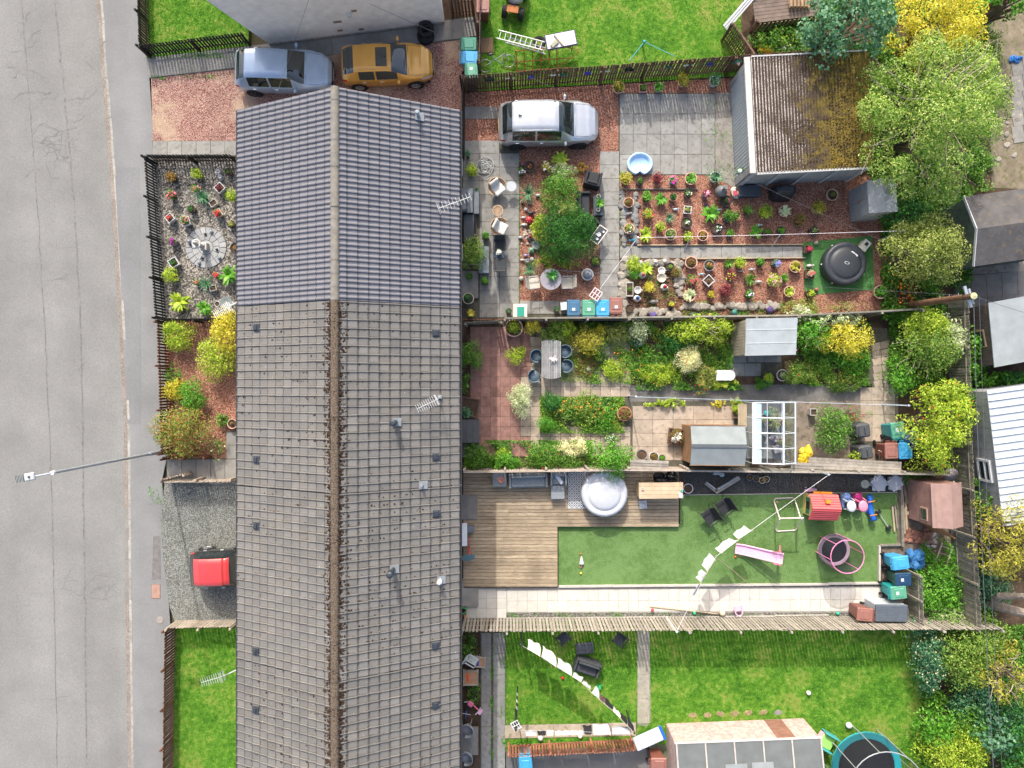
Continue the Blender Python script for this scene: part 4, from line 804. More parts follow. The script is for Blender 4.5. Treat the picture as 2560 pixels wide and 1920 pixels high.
def shrub(label, u, v, ru, rv, h, pal='green', leaf=.055, name='shrub', cat='shrub', dens=3.0, nc=None, group=None, flowers=None, aspect=.55, cr=.36, rot=0, z0=0., bare=0):
    NV[0] += 1; sd = 100+NV[0]; s = (CAM_H-h*.6)/FPX; rx, ry = ru*s*1.13, rv*s*1.13; p = W(u, v, h*.6); t = thing(name, label, cat, (p.x, p.y, z0), rot, group)
    nc = nc or max(6, int(9*(rx*ry)/.25**2/ (1+ (rx*ry)/.25**2*.12)**.8 )); nc = min(int(nc*1.5)+3, 80); leaf *= 1.12; cr *= .86; cl = clumps(rx, ry, h, nc, sd, cr=cr)
    n = int(dens*1.1*math.pi*rx*ry/(leaf*leaf*.5)); n = min(n, 52000)
    ob('foliage' if cat != 'tree' else 'crown', npmesh('foliage', cloud(cl, n, leaf, sd, aspect), 4), leafpal(pal), t)
    r = random.Random(sd); m = MB(); tw = .012+.02*h*(1 if cat != 'tree' else 2.2)
    k_ = .42 if cat == 'tree' else .8
    for c in r.sample(cl, min(len(cl), 9 if cat != 'tree' else 26)):
        f = (c[0]*.12+r.gauss(0,.02), c[1]*.12+r.gauss(0,.02), 0.0); mid = (c[0]*.45+r.gauss(0,.05), c[1]*.45+r.gauss(0,.05), c[2]*.55); m.tube([f, mid, c[:3]], [tw*k_, tw*.6*k_, tw*.2*k_], 5)
    ob('stems' if cat != 'tree' else 'limbs', m, mat('bark', (.16,.12,.085), .9, .25), t)
    if cat == 'tree': ob('trunk', MB().tube([(0,0,0),(.05,.03,h*.25),(0,0,h*.5)], [tw*2.2,tw*1.6,tw], 9), mat('bark', (.16,.12,.085)), t)
    if bare:
        m = MB()
        for i in range(bare):
            a = r.random()*6.28; q = r.uniform(.2,.95); x, y, z = rx*q*math.cos(a), ry*q*math.sin(a), h*(1.02-.5*q*q); pts = [(x*.55, y*.55, z*.8)]; aa = a
            for j in range(4): aa += r.gauss(0,.4); x0, y0, zz = pts[-1]; st = .28*min(rx,ry)*r.uniform(.5,1); pts.append((x0+st*math.cos(aa)*.7, y0+st*math.sin(aa)*.7, zz+ r.uniform(.0,.16)*h*.35))
            m.tube(pts, [.022,.018,.014,.009,.004], 4)
        ob('twigs', m, mat('twig_pale', (.36,.31,.24), .9, .2), t)
    if flowers:
        for col, k, fs in flowers:
            V = cloud([(c[0],c[1],c[2]+c[3]*.25,c[3]) for c in cl], k, fs, sd+7, .9, 1.4, 0.0); V = V[V[:,:,2].mean(1) > h*.35] if h > .3 else V
            ob('flowers', npmesh('flowers', V, 4), paint('petal_'+col, '#'+col, .6), t)['kind'] = 'stuff'
    return t
FL = lambda c, k, s=.06: [(c, k, s)]
# trees and tall shrubs behind the gardens
shrub('large loose olive green tree with pale bare twigs over the garage', 2325, 285, 178, 205, 5.6, 'lgreen', .085, 'tree', 'tree', 3.4, 60, bare=44, cr=.19, aspect=.42)
shrub('bright golden yellow tree above the olive tree', 2345, 65, 118, 92, 4.2, 'gold', .085, 'tree', 'tree', 3.0, 44, cr=.26)
shrub('blue green broad leaved tree overhanging the garage corner', 2112, 60, 118, 88, 4.8, 'blue', .13, 'tree', 'tree', 2.6, 44, aspect=.8, cr=.27)
shrub('dark green leafy tree at the top right corner', 2525, -5, 75, 40, 3.6, 'bright', .12, 'tree', 'tree', 2.4, 30, cr=.3, aspect=.8)
shrub('pale olive tree beside the hot tub corner', 2306, 628, 102, 88, 3.4, 'olive', .075, 'tree', 'tree', 3.2, 46, cr=.26)
shrub('yellow green tree beside the overturned wheelie bins', 2340, 1062, 88, 112, 3.0, 'lime', .085, 'tree', 'tree', 2.8, 46, cr=.27, flowers=FL('c8501e', 60, .06))
shrub('dark green bush under the olive tree beside the grey cabinet', 2262, 545, 62, 42, 1.9, 'dark', .09, dens=2.6)
shrub('leafy mixed bush by the lane fence above the yellow green tree', 2318, 872, 72, 78, 2.2, 'mixed', .08, dens=2.8, bare=14)
shrub('yellow green bush under the telegraph pole', 2310, 815, 60, 42, 2.0, 'lime', .075)
shrub('grey green climber on the lane fence', 2375, 850, 26, 62, 2.0, 'silver', .07)
shrub('dark spiky plant between path and lane bushes', 2238, 905, 22, 66, 1.0, 'green', .16, aspect=.16)
shrub('young sycamore leaves growing through the lane fence', 2432, 870, 28, 70, 1.6, 'bright', .12, aspect=.8, dens=1.8)
shrub('bramble spreading along the low fence between the lane sheds', 2490, 948, 78, 20, 1.2, 'bright', .11, aspect=.8, dens=1.9)
shrub('dark hedge behind the white roofed garage', 2530, 952, 60, 22, 1.2, 'dark', .08)
shrub('climber over the lane fence beside the reddish shed', 2450, 1250, 26, 62, 2.0, 'green', .10, aspect=.7, dens=2.2)
shrub('small leafy climber at the foot of the white roofed garage', 2462, 1318, 26, 40, 1.6, 'lime', .09, dens=2.2)
shrub('golden tipped cypress tree at the right edge', 2520, 1345, 72, 112, 4.6, 'golive', .13, 'conifer_tree', 'tree', 4.0, 50, cr=.26, aspect=.22)
shrub('golden tipped pine branches at the lower right edge', 2515, 1690, 56, 76, 3.6, 'golive', .14, 'conifer_tree', 'tree', 3.2, 34, cr=.28, aspect=.2, bare=16)
shrub('low tangle of green weeds behind the grey slat fence', 2352, 1478, 58, 80, .9, 'bright', .09, 'weeds', 'weeds', 2.6)
shrub('pale rosette weeds at the foot of the long grey fence', 2372, 1540, 44, 26, .7, 'silver', .10, 'weeds', 'weeds', 2.4)
shrub('dark grey green shrub at the right end of the back lawn', 2318, 1640, 46, 90, 1.7, 'privet', .08, dens=3.0, flowers=FL('b8b48a', 240, .07))
shrub('tall mixed bush behind the dark grey green shrub', 2412, 1640, 72, 78, 2.2, 'mixed', .085, dens=2.7)
shrub('bright green laurel bush beside the trampoline', 2332, 1812, 52, 48, 1.6, 'bright', .13, aspect=.5, dens=2.6)
shrub('yellow green bush below the bright laurel', 2392, 1872, 84, 62, 1.5, 'lime', .075, dens=2.8)
shrub('blue green large leaved bush at the lower right', 2492, 1822, 54, 60, 2.0, 'blue', .18, aspect=.8, dens=2.4)
shrub('dark hedge filling the lower right corner', 2545, 1800, 50, 150, 2.4, 'dark', .10, dens=2.3)
shrub('dark mixed bush between the pine and the blue green bush', 2440, 1740, 60, 60, 1.6, 'privet', .09, dens=2.6)
shrub('low weeds along the edge of the lane paving', 2470, 160, 40, 120, .7, 'mixed', .09, 'weeds', 'weeds', 1.6)
shrub('green weeds by the trellis fence at the top', 1945, 92, 80, 30, .6, 'green', .09, 'weeds', 'weeds', 1.9, flowers=FL('c9a23a', 30))
shrub('nettle patch under the telegraph pole', 2262, 790, 46, 30, 1.0, 'green', .09, 'weeds', 'weeds')
shrub('green bush between the two lane side trees', 2250, 940, 40, 50, 1.3, 'bright', .09)
shrub('bushy growth on the lane fence right of the yellow green tree', 2405, 1010, 34, 60, 1.8, 'green', .09)
shrub('dark shaded undergrowth below the cypress', 2480, 1470, 46, 60, 1.0, 'privet', .1)
shrub('mixed bush at the lower end of the lane fence', 2470, 1590, 50, 50, 1.6, 'mixed', .09)
shrub('green bush filling the gap beside the large laurel', 2420, 1800, 50, 50, 1.4, 'green', .09)
shrub('leafy weeds along the felt roofed garage wall', 2385, 560, 26, 70, 1.4, 'green', .1, 'weeds', 'weeds')
t = thing('bent_tree_trunk', 'thick bent grey tree trunk under the cypress', 'tree trunk', W(2440,1500)); q0 = W(2440,1500)
ob('trunk', MB().tube([W(2440,1500,.1)-q0, W(2480,1512,.7)-q0, W(2530,1525,1.3)-q0, W(2590,1540,1.8)-q0], [.24,.22,.2,.17], 10), mat('bark_grey', (.26,.22,.18), .95, .3, 6, 30, .6), t); ob('limb', MB().tube([W(2480,1512,.8)-q0, W(2500,1490,1.5)-q0, W(2560,1490,2.2)-q0], [.16,.15,.12], 9), mat('bark_grey', (.26,.22,.18)), t)
shrub('dark bush behind the garage roof', 2130, 140, 60, 28, 2.2, 'dark', .1)
# front gardens
shrub('round yellow green bush in the top corner of the red gravel front garden', 445, 838, 38, 40, 1.0, 'lime', .06, flowers=None)
shrub('large bright yellow bush against the house front', 566, 828, 36, 58, 1.5, 'gold', .07, cr=.42)
shrub('bright yellow green bush lobe leaning over the red gravel', 545, 895, 46, 46, 1.3, 'lime', .07, cr=.42)
shrub('green fern clump beside the brown fence', 432, 940, 26, 26, .7, 'green', .13, 'fern', 'fern', aspect=.22)
shrub('pale yellow variegated bush in the red gravel garden', 438, 975, 36, 24, .85, 'gold', .055)
shrub('dark green bush with yellow leaf edges in the red gravel garden', 478, 988, 32, 44, .9, 'bright', .06)
shrub('large bush with red leaf tips beside the street lamp', 452, 1080, 76, 58, 1.5, 'redtip', .075, dens=3.4, aspect=.42, flowers=FL('a04634', 420, .05))
shrub('grassy green clump at the corner of the entrance path', 540, 1122, 24, 26, .55, 'green', .15, 'grass_clump', 'plant', aspect=.12, flowers=FL('e4e0b0', 14))
shrub('low green plant beside the ring pot', 556, 1050, 16, 20, .4, 'green', .06, flowers=None)
# back garden with the pots: island bed
shrub('dense dark green conifer in the red gravel island', 1412, 592, 69, 74, 1.7, 'conif', .05, 'conifer', 'shrub', 4.6, 24, cr=.4)
shrub('mixed green bush above the dark conifer', 1408, 480, 50, 54, 1.3, 'green', .06, dens=3.4)
shrub('pale wispy bush between the two green bushes', 1410, 525, 46, 24, 1.5, 'olive', .05, dens=2.0, bare=8)
shrub('yellow green leaves at the left edge of the dark conifer', 1352, 575, 22, 40, .9, 'lime', .07, flowers=FL('d8703a', 12))
shrub('grey green lavender clump at the top of the island bed', 1402, 428, 34, 20, .6, 'silver', .05, 'lavender', 'plant', 2.2)
shrub('small orange brown heather beside the top tub chair', 1454, 418, 13, 13, .35, 'brown', .04, 'heather', 'plant')
shrub('low yellow bush under the front of the dark conifer', 1390, 655, 60, 18, .5, 'lime', .06, dens=1.6)
shrub('olive green bush against the house wall by the storage bench', 1180, 634, 32, 40, 1.3, 'mixed', .06)
# shrub garden
shrub('round olive bush against the red house wall', 1178, 886, 30, 34, 1.1, 'green', .055)
shrub('small lime green bush on the pink tiles', 1290, 890, 22, 22, .7, 'lime', .055)
shrub('silver variegated bush on the pink tiles', 1302, 1000, 28, 42, 1.1, 'silver', .05)
shrub('dark ferns along the red wall below the olive bush', 1163, 955, 12, 34, .6, 'green', .09, aspect=.3)
shrub('clipped dark green ball in the island border', 1376, 1006, 22, 22, .8, 'dark', .04, dens=4, cr=.5)
shrub('clipped yellow green ball in the island border', 1366, 1060, 22, 20, .7, 'bright', .04, dens=4, cr=.5)
shrub('mixed flowering plants in the island border', 1458, 1018, 66, 34, .6, 'mixed', .07, 'border_plants', 'plants', 2.8, flowers=[('dc7a24',60,.06),('e0b42c',30,.06)])
shrub('strappy green leaves in the middle of the island border', 1430, 1040, 46, 26, .6, 'green', .2, 'border_plants', 'plants', 2.4, aspect=.1)
shrub('low green plants at the right end of the island border', 1510, 1045, 34, 34, .45, 'bright', .07, 'border_plants', 'plants', 2.6, flowers=FL('e06a24', 18))
shrub('green bush in the bottom left corner of the shrub garden', 1192, 1142, 32, 34, .9, 'green', .07)
shrub('low green hedge along the deck fence left part', 1258, 1155, 46, 22, .8, 'bright', .06)
shrub('lime leaved bush beside the small black pot', 1255, 1138, 18, 16, .6, 'lime', .06)
shrub('mixed green bush along the deck fence middle part', 1360, 1140, 48, 34, 1.0, 'green', .065, flowers=FL('c82a2a', 16))
shrub('pale cream variegated bush by the deck fence', 1432, 1118, 36, 22, .95, 'cream', .055)
shrub('ferny green bush below the cream bush', 1420, 1150, 46, 22, .8, 'green', .08, aspect=.25)
shrub('dense dark green bush overhanging the white hot tub', 1525, 1150, 48, 48, 1.8, 'bright', .075, dens=3.6)
shrub('white flowered bush above the dense green bush', 1530, 1095, 20, 12, .6, 'green', .05, flowers=FL('eeeeea', 50, .05))
shrub('golden conifer at the left end of the top border', 1330, 818, 20, 18, .9, 'gold', .05)
shrub('olive wispy bush in the top border', 1388, 836, 34, 28, .8, 'mixed', .06)
shrub('bright yellow green conifer in the top border', 1420, 822, 18, 24, 1.0, 'lime', .055)
shrub('yellow tipped spreading conifer in the top border', 1472, 850, 46, 36, 1.0, 'golive', .06, bare=6)
shrub('mossy golden mound by the top border', 1502, 826, 16, 16, .7, 'gold', .05)
shrub('bronze green heather mound beside the path', 1466, 905, 30, 36, .35, 'bronze', .04, 'heather', 'plant', 2.6)
shrub('green ferns behind the dining table', 1490, 865, 30, 28, .7, 'bright', .12, 'fern', 'fern', aspect=.22)
shrub('straw coloured wispy bush by the top fence', 1548, 835, 30, 26, .8, 'olive', .06, dens=2.2, bare=8)
shrub('pale silver green bush by the top fence', 1598, 828, 26, 28, 1.1, 'silver', .06)
shrub('blue green small conifer under the pale silver bush', 1590, 858, 14, 14, .5, 'blue', .05)
shrub('yellow green mounds at the front of the middle border', 1535, 925, 30, 26, .5, 'lime', .05)
shrub('iris leaves with orange flowers in the middle border', 1580, 905, 40, 38, .7, 'green', .22, 'border_plants', 'plants', 2.2, aspect=.1, flowers=FL('dd7a20', 26))
shrub('green leafy plants left of the pale dome', 1640, 900, 46, 34, .7, 'bright', .16, 'border_plants', 'plants', 2.4, aspect=.14)
shrub('dark green leafy mass under the branching yellow bush', 1690, 852, 54, 28, .9, 'dark', .07)
shrub('branching yellow green bush left of the pale roofed shed', 1755, 822, 88, 36, 1.7, 'lime', .065, dens=2.2, bare=22)
shrub('pale cream green dome shaped shrub in the middle border', 1720, 897, 33, 34, 1.1, 'cream', .045, dens=4.0, cr=.34, flowers=FL('e0783a', 14))
shrub('yellow green low mound along the tar path', 1645, 935, 42, 26, .55, 'lime', .05, flowers=FL('e08040', 12))
shrub('grassy leaves beside the pale dome', 1775, 885, 18, 30, .6, 'green', .18, aspect=.1)
shrub('pale olive bush beside the white bench', 1766, 940, 26, 28, .7, 'olive', .05, flowers=FL('da5a2a', 18))
shrub('yellow green cover under the white bench', 1810, 955, 36, 16, .35, 'lime', .045)
shrub('strappy clump with red flowers at the tar path edge', 1752, 970, 20, 24, .5, 'green', .2, aspect=.1, flowers=FL('d8442a', 20))
shrub('low yellow green edging plants above the beige yard', 1672, 1008, 58, 11, .3, 'lime', .045, flowers=FL('f0ede0', 12, .05))
shrub('short yellow edging plants near the greenhouse', 1800, 1010, 20, 9, .3, 'gold', .045)
shrub('lime plants in the trough by the greenhouse door', 1842, 1015, 14, 22, .5, 'lime', .05)
shrub('low green cover below the pale roofed shed', 1910, 955, 22, 16, .35, 'bright', .05)
shrub('dark leafy border right of the round stone planter', 1995, 935, 44, 28, .6, 'mixed', .06, flowers=FL('c82c2c', 12))
shrub('leafy green tree trained beside the pale roofed shed', 2030, 835, 46, 44, 1.8, 'bright', .085, dens=2.6, bare=12, flowers=FL('e0909a', 10))
shrub('bright yellow tree in the right border', 2118, 846, 64, 44, 2.0, 'gold', .075, dens=2.8, bare=8)
shrub('variegated climber along the top fence right part', 2075, 800, 90, 18, 1.7, 'silver', .08, dens=2.4)
shrub('green vegetable patch with hoops in the right border', 2130, 905, 42, 34, .5, 'bright', .1, 'border_plants', 'plants', 2.4)
shrub('bronze and green plants at the foot of the right border', 2110, 960, 50, 20, .4, 'mixed', .07, flowers=FL('d8b83c', 10))
shrub('rose bush beside the wooden compost boxes', 2082, 1075, 44, 56, 1.2, 'green', .075, dens=2.8)
shrub('tall strappy plants with red flower spray', 2130, 1036, 50, 20, .8, 'green', .2, 'border_plants', 'plants', 2.4, aspect=.1, flowers=FL('cc3a2c', 60, .05))
shrub('small yellow green bush below the compost bins', 2140, 1142, 22, 14, .8, 'lime', .07, dens=2)
shrub('weedy plants along the rear stones left of the hot tub mat', 2005, 770, 46, 24, .5, 'olive', .06, 'weeds', 'weeds', 2.0)
shrub('pale flowering climber by the pale roofed shed', 2000, 785, 28, 22, 1.2, 'silver', .07, dens=2.0, flowers=FL('e8b8c0', 14))
shrub('orange flowered montbretia clump beside the hot tub corner', 2262, 715, 42, 44, .8, 'green', .22, 'montbretia', 'plant', 2.4, aspect=.08, flowers=FL('e07a1c', 110, .08))
shrub('dry grass tufts below the hot tub mat', 2110, 770, 70, 18, .45, 'olive', .12, 'weeds', 'weeds', 1.8, aspect=.12)
shrub('weeds at the house corner by the play chairs', 1170, 1610, 20, 42, .6, 'green', .08, 'weeds', 'weeds', 1.8)
shrub('weeds around the sand trays by the back wall', 1185, 1725, 16, 40, .35, 'green', .07, 'weeds', 'weeds', 1.5)
# ------------------------------------------------------------------ cars
TYRE = mat('tyre', (.02,.02,.021), .85, .2, 8, 40, .2); RIM = paint('rim', (.45,.46,.48), .3, .8); RIMD = paint('rim_dark', (.05,.05,.055), .35, .5)
CGL = NT('car_glass').fin((.012,.018,.02), .03, None, spec=1.0); CGL.node_tree.nodes['Principled BSDF'].inputs['Coat Weight'].default_value = .6
LRED = paint('tail_red', (.45,.02,.02), .15, coat=.5); LHEAD = paint('head_clear', (.62,.66,.68), .08, .3, coat=.8); SEAM = paint('seam_black', (.012,.012,.013), .7)
def interp(ks, x, j):
    for a, b in zip(ks[:-1], ks[1:]):
        if x <= b[0]:
            t = (x-a[0])/(b[0]-a[0]) if b[0] > a[0] else 0; t = t*t*(3-2*t)*.5+t*.5; return a[j]+(b[j]-a[j])*t
    return ks[-1][j]
def car(label, loc, rz, L, Wd, ks, ws, rw, sides, body, wheels, roofm=None, rim=RIM, wr=.31, extra=None, rails=False, group='parked cars'):
    """ks: stations (x, top, belt, halfwidth, roof halfwidth); ws/rw: windscreen and rear window x ranges; sides: side window x ranges"""
    t = thing('parked_car', label, 'car', loc, rz, group); c = L/2
    xs = sorted(set([round(L*i/72, 4) for i in range(73)] + [q for r in (ws, rw, *sides) for q in r] + [k[0] for k in ks])); G = []
    for x in xs:
        tp, bl, hw, rh = (interp(ks, x, j) for j in (1,2,3,4)); d = tp-bl
        half = [(hw*.86,.20),(hw*.955,.27),(hw*.99,.42),(hw,.58),(hw*.99,bl-.10),(hw*.965,bl-.03),(hw*.94,bl),(rh+(hw*.94-rh)*.62,bl+d*.33),(rh+(hw*.94-rh)*.2,bl+d*.72),(rh*.985,bl+d*.88),(rh*.92,bl+d*.965),(rh*.6,tp-.005),(rh*.28,tp+.004),(0,tp+.006)]
        half = [(y, max(min(z, tp+.006), .2)) for y, z in half]
        G.append([(x-c, -y, z) for y, z in half] + [(x-c, y, z) for y, z in half[-2::-1]])
    n = len(G[0]); h = n//2; sets = {}
    def put(k, q):
        m = sets.setdefault(k, MB()); m.add(q, [(0,1,2,3)])
    for i in range(len(xs)-1):
        xm = (xs[i]+xs[i+1])/2
        for j in range(n-1):
            q = [G[i][j], G[i+1][j], G[i+1][j+1], G[i][j+1]]; jj = j if j < h else n-2-j; k = 'body'
            if ws[0] <= xm <= ws[1] and jj >= 9: k = 'windscreen'
            elif rw[0] <= xm <= rw[1] and jj >= 9: k = 'rear_window'
            elif jj in (6,7,8):
                for si, r in enumerate(sides):
                    if r[0] <= xm <= r[1]: k = 'side_window%d%s' % (si, 'R' if j < h else 'L')
            if k == 'body' and jj >= 9 and rw[1] < xm < ws[0]: k = 'roof'
            if k == 'body' and jj in (4,5) and xm > L-.5 and xm < L-.12: k = 'headlight'+('R' if j < h else 'L')
            if k == 'body' and jj in (4,5) and .04 < xm < .3: k = 'tail_light'+('R' if j < h else 'L')
            put(k, q)
    for nm, m in sets.items():
        base = nm.rstrip('0123456789RL') if nm not in ('body','roof') else nm
        base = {'side_window':'side_window','headlight':'headlight','tail_light':'tail_light'}.get(base, base); mt = dict(windscreen=CGL, rear_window=CGL, side_window=CGL, headlight=LHEAD, tail_light=LRED, roof=roofm or body).get(base, body)
        me = m.mesh(base); bm_weld(me); ob(base, me, mt, t, smooth=True)
    ob('underside', MB().box((0,0,.21), (L*.9,Wd*.8,.06)), SEAM, t)
    hwm = max(k[3] for k in ks)
    for x in wheels:
        for s in (-1,1):
            a = MB().tube([(x-c,s*(hwm-.22),wr+.01),(x-c,s*(hwm+.004),wr+.01)], wr*1.16, 22); ob('wheel_arch', a, SEAM, t)
            w = MB(); pr = [(wr*.62,-.1),(wr*.9,-.1),(wr,-.07),(wr,.07),(wr*.9,.1),(wr*.62,.1)]; w.lathe(pr, 24); w.v = [(p[0],p[2],p[1]) for p in w.v]; w.f = [f[::-1] for f in w.f]
            wo = ob('wheel', w, TYRE, t, (x-c, s*(hwm-.085), wr))
            r = MB().lathe([(wr*.66,-.02),(wr*.66,.02),(wr*.56,.035),(wr*.5,.01),(0,.012)], 20)
            for q in range(5): r.box((wr*.33*math.cos(q*1.2566), wr*.33*math.sin(q*1.2566), .03), (wr*.6,.055,.03), rz=q*1.2566)
            r.lathe([(.06,.02),(.06,.05),(0,.055)], 10); r.v = [(p[0],s*p[2],p[1]) for p in r.v]
            ob('rim', r, rim, wo, (0, s*.085, 0))
    for s in (-1,1):
        mr = MB(); mr.ball((0,0,0), .1, 10, .75, 1.15, .7); mr.tube([(0,0,-.02),(-.02,-s*.15,-.05)], [.035,.025], 6); ob('mirror', mr, body, t, (ws[1]-c-.38, s*(hwm+.1), interp(ks, ws[1]-.4, 2)+.06), smooth=True)
        for r in sides[:2]:
            ob('door_handle', MB().box((0,0,0), (.16,.03,.03), ch=.006), paint('chrome', (.7,.7,.7), .2, 1.0), t, (r[0]+.2-c, s*(hwm+.006), interp(ks, r[0], 2)-.12))
        for x in [r[0]-.02 for r in sides]+[sides[-1][1]-.05]:
            y = s*(interp(ks, x, 3)+.001); b_ = interp(ks, x, 2); ob('door_seam', MB().tube([(x-c,y*.985,.3),(x-c,y*1.0,.55),(x-c,y*.975,b_-.03)], .006, 4), SEAM, t)
    x = ws[1]+.05; b_ = [(x-c, s*interp(ks,x,4)*.9, interp(ks,x,1)-.005) for s in (-1,-.5,0,.5,1)]; ob('bonnet_seam', MB().tube(b_, .008, 4), SEAM, t)
    for s in (-1,1):
        ob('bonnet_seam', MB().tube([(q-c, s*interp(ks,q,4)*.93, interp(ks,q,2)+(interp(ks,q,1)-interp(ks,q,2))*.97+.002) for q in (x, x+.3, L-.5, L-.28)], .006, 4), SEAM, t)
        ob('wiper', MB().tube([(ws[1]-c-.02, s*.1+.2, interp(ks,ws[1],1)+.02),(ws[1]-c-.14, s*.1-.3, interp(ks,ws[1]-.14,1)+.02)], .009, 4), SEAM, t)
    ob('number_plate', MB().box((c-.005,0,.42), (.02,.5,.11)), paint('plate_white', (.75,.75,.72), .4), t); ob('number_plate', MB().box((-c+.03,0,.62), (.03,.5,.11)), paint('plate_yellow', (.75,.58,.05), .4), t)
    ob('grille', MB().box((c-.03,0,.5), (.05,hwm*1.1,.12)), SEAM, t)
    if rails:
        for s in (-1,1): ob('roof_rail', MB().tube([(rw[1]+.15-c, s*ks[5][4]*.93, interp(ks,rw[1]+.15,1)-.01),(rw[1]+.3-c, s*ks[5][4]*.96, interp(ks,rw[1]+.3,1)+.04),(ws[0]-.3-c, s*ks[5][4]*.96, interp(ks,ws[0]-.3,1)+.035),(ws[0]-.1-c, s*ks[5][4]*.93, interp(ks,ws[0]-.1,1)-.01)], .018, 6), paint('rail_silver', (.5,.51,.52), .3, .7), t)
    if extra: extra(t, c)
    return t
def bm_weld(me):
    import bmesh
    b = bmesh.new(); b.from_mesh(me); bmesh.ops.remove_doubles(b, verts=b.verts, dist=.0004); bmesh.ops.recalc_face_normals(b, faces=b.faces); b.to_mesh(me); b.free()
hatch = lambda L, H, w, z=0: [(0,.55,.50,w*.66,w*.52),(.05,.80,.72,w*.78,w*.62),(.14,.99,.90,w*.89,w*.66),(.42,H-.20,.95,w*.97,w*.69),(.72,H-.06,.96,w*.985,w*.70),(1.15,H-.01,.95,w,w*.715),(1.7,H,.94,w,w*.72),(L-2.0,H-.035,.93,w,w*.71),(L-1.75,H-.09,.93,w,w*.70),(L-1.12,1.0,.91,w*.99,w*.80),(L-.95,.955,.89,w*.98,w*.84),(L-.5,.87,.80,w*.91,w*.78),(L-.2,.76,.68,w*.76,w*.63),(L-.05,.62,.56,w*.56,w*.46),(L,.46,.44,w*.42,w*.36)]
BLUE = paint('car_blue', (.36,.46,.60), .28, .4, coat=1.0); GOLD = paint('car_orange', (.66,.33,.05), .28, .3, coat=1.0); SILV = paint('car_silver', (.50,.52,.55), .3, .55, coat=1.0); RED = paint('car_red', (.62,.05,.05), .3, .1, coat=1.0); BLK = paint('car_black', (.02,.02,.022), .2, .2, coat=1.0)
car('pale blue hatchback parked on the red gravel driveway', (-9.98,13.68,.02), R(-1.3), 4.25, 1.79, hatch(4.25,1.48,.895), (2.5,3.13), (.2,.66), [(.75,1.62),(1.7,2.62)], BLUE, (.78,3.38), rim=RIMD)
def or_x(t, c):
    ob('sunroof', MB().box((0,0,0), (.48,.80,.012), ch=.004), CGL, t, (2.0-c-.12,0,1.395)); ob('antenna', MB().tube([(2.12-c,0,1.39),(1.82-c,0,1.55)], .008, 4), SEAM, t)
car('golden orange three door car parked under the cream gable', (-5.46,13.98,.02), R(2.2), 4.03, 1.69, hatch(4.03,1.38,.845), (2.28,2.93), (.16,.66), [(.85,1.52),(1.6,2.5)], GOLD, (.72,3.2), extra=or_x)
def sv_x(t, c): ob('shark_fin_antenna', MB().prism([(-.07,-.02),(.07,-.005),(.07,.005),(-.07,.02)], 0, .07), SEAM, t, (.95-c,.0,1.655))
su = hatch(4.42,1.66,.925); su = [(x, z if x < .3 or x > 3.35 else z, b+.07 if .1 < x < 4.0 else b, w, r) for x, z, b, w, r in su]; su = [(x, z+(.08 if x > 3.2 and x < 4.3 else 0), b, w, r) for x, z, b, w, r in su]
car('silver grey family car parked in the back garden', (1.60,11.38,.02), R(.8), 4.42, 1.85, su, (2.6,3.28), (.2,.62), [(.62,1.6),(1.68,2.72)], SILV, (.82,3.5), rim=RIMD, wr=.34, extra=sv_x, rails=True)
car('small black car with a red roof half under the eave', (-12.28,-8.02,.02), R(2.0), 3.55, 1.64, hatch(3.55,1.5,.82), (1.95,2.5), (.14,.42), [(.55,1.2),(1.28,2.05)], BLK, (.62,2.95), roofm=RED)
# ------------------------------------------------------------------ street lamp and telegraph pole
STEEL = paint('galvanised', (.42,.47,.53), .45, .5)
b = W(416,1127); lt = thing('street_lamp', 'tall grey street lamp leaning its arm over the road', 'street lamp', b)
ob('column', MB().tube([(0,0,0),(0,0,1.5),(0,0,1.55),(0,0,7.9)], [.085,.085,.06,.05], 12), STEEL, lt, smooth=False); ob('base_door', MB().box((0,-.085,.7), (.1,.02,.5)), STEEL, lt)
tip = W(84,1191,8.05)-b; dv = Vector((tip.x,tip.y,0)).normalized(); e0 = Vector((0,0,7.9))
ob('arm', MB().tube([e0, e0+dv*.1+Vector((0,0,.1)), tip+dv*(-.02)], .024, 8), STEEL, lt); ob('collar', MB().tube([(0,0,7.85),(0,0,7.96)], [.07,.075], 10), WHITE, lt)
hc = W(74,1192,8.08)-b; a = math.atan2(dv.y,dv.x)
hd = ob('lamp_head', MB().box((0,0,0), (.34,.26,.10), ch=.03), paint('lamp_white', (.45,.465,.48), .45), lt, hc, a); fin = MB()
for i in range(6): fin.box((.22+i*.05,0,-.005), (.028,.24,.08))
ob('cooling_fins', fin, paint('lamp_fins', (.3,.32,.3), .5, .4), hd); ob('lens', MB().box((.1,0,-.055), (.4,.2,.02)), paint('lens', (.5,.5,.45), .1), hd); ob('photocell', MB().lathe([(.03,0),(.03,.05),(0,.055)], 8, (-.02,0,.05)), BLACK, hd)
pb = W(2262,764); tp_ = W(2434,740,6.6); tg = thing('telegraph_pole', 'brown timber telegraph pole leaning out over the lane bushes', 'telegraph pole', pb); d = tp_-pb
ob('pole', MB().tube([(0,0,0), d*.5, d], [.15,.13,.11], 12), mat('pole_wood', (.16,.085,.05), .8, .25, 3, 30, .3), tg); ob('pole_cap', MB().lathe([(.12,0),(.12,.03),(0,.06)], 12, d), mat('cap_green', (.45,.45,.25)), tg)
for k, w in ((.93,.5),(.97,.35)): c = d*k; ob('cross_arm', MB().box(c, (w*.2,w*1.6,.06), rz=.3), STEEL, tg)
for k in (.55,.68,.8,.9): c = d*k; ob('step_iron', MB().tube([c, c+Vector((.03,.2,.05))], .012, 5), STEEL, tg)
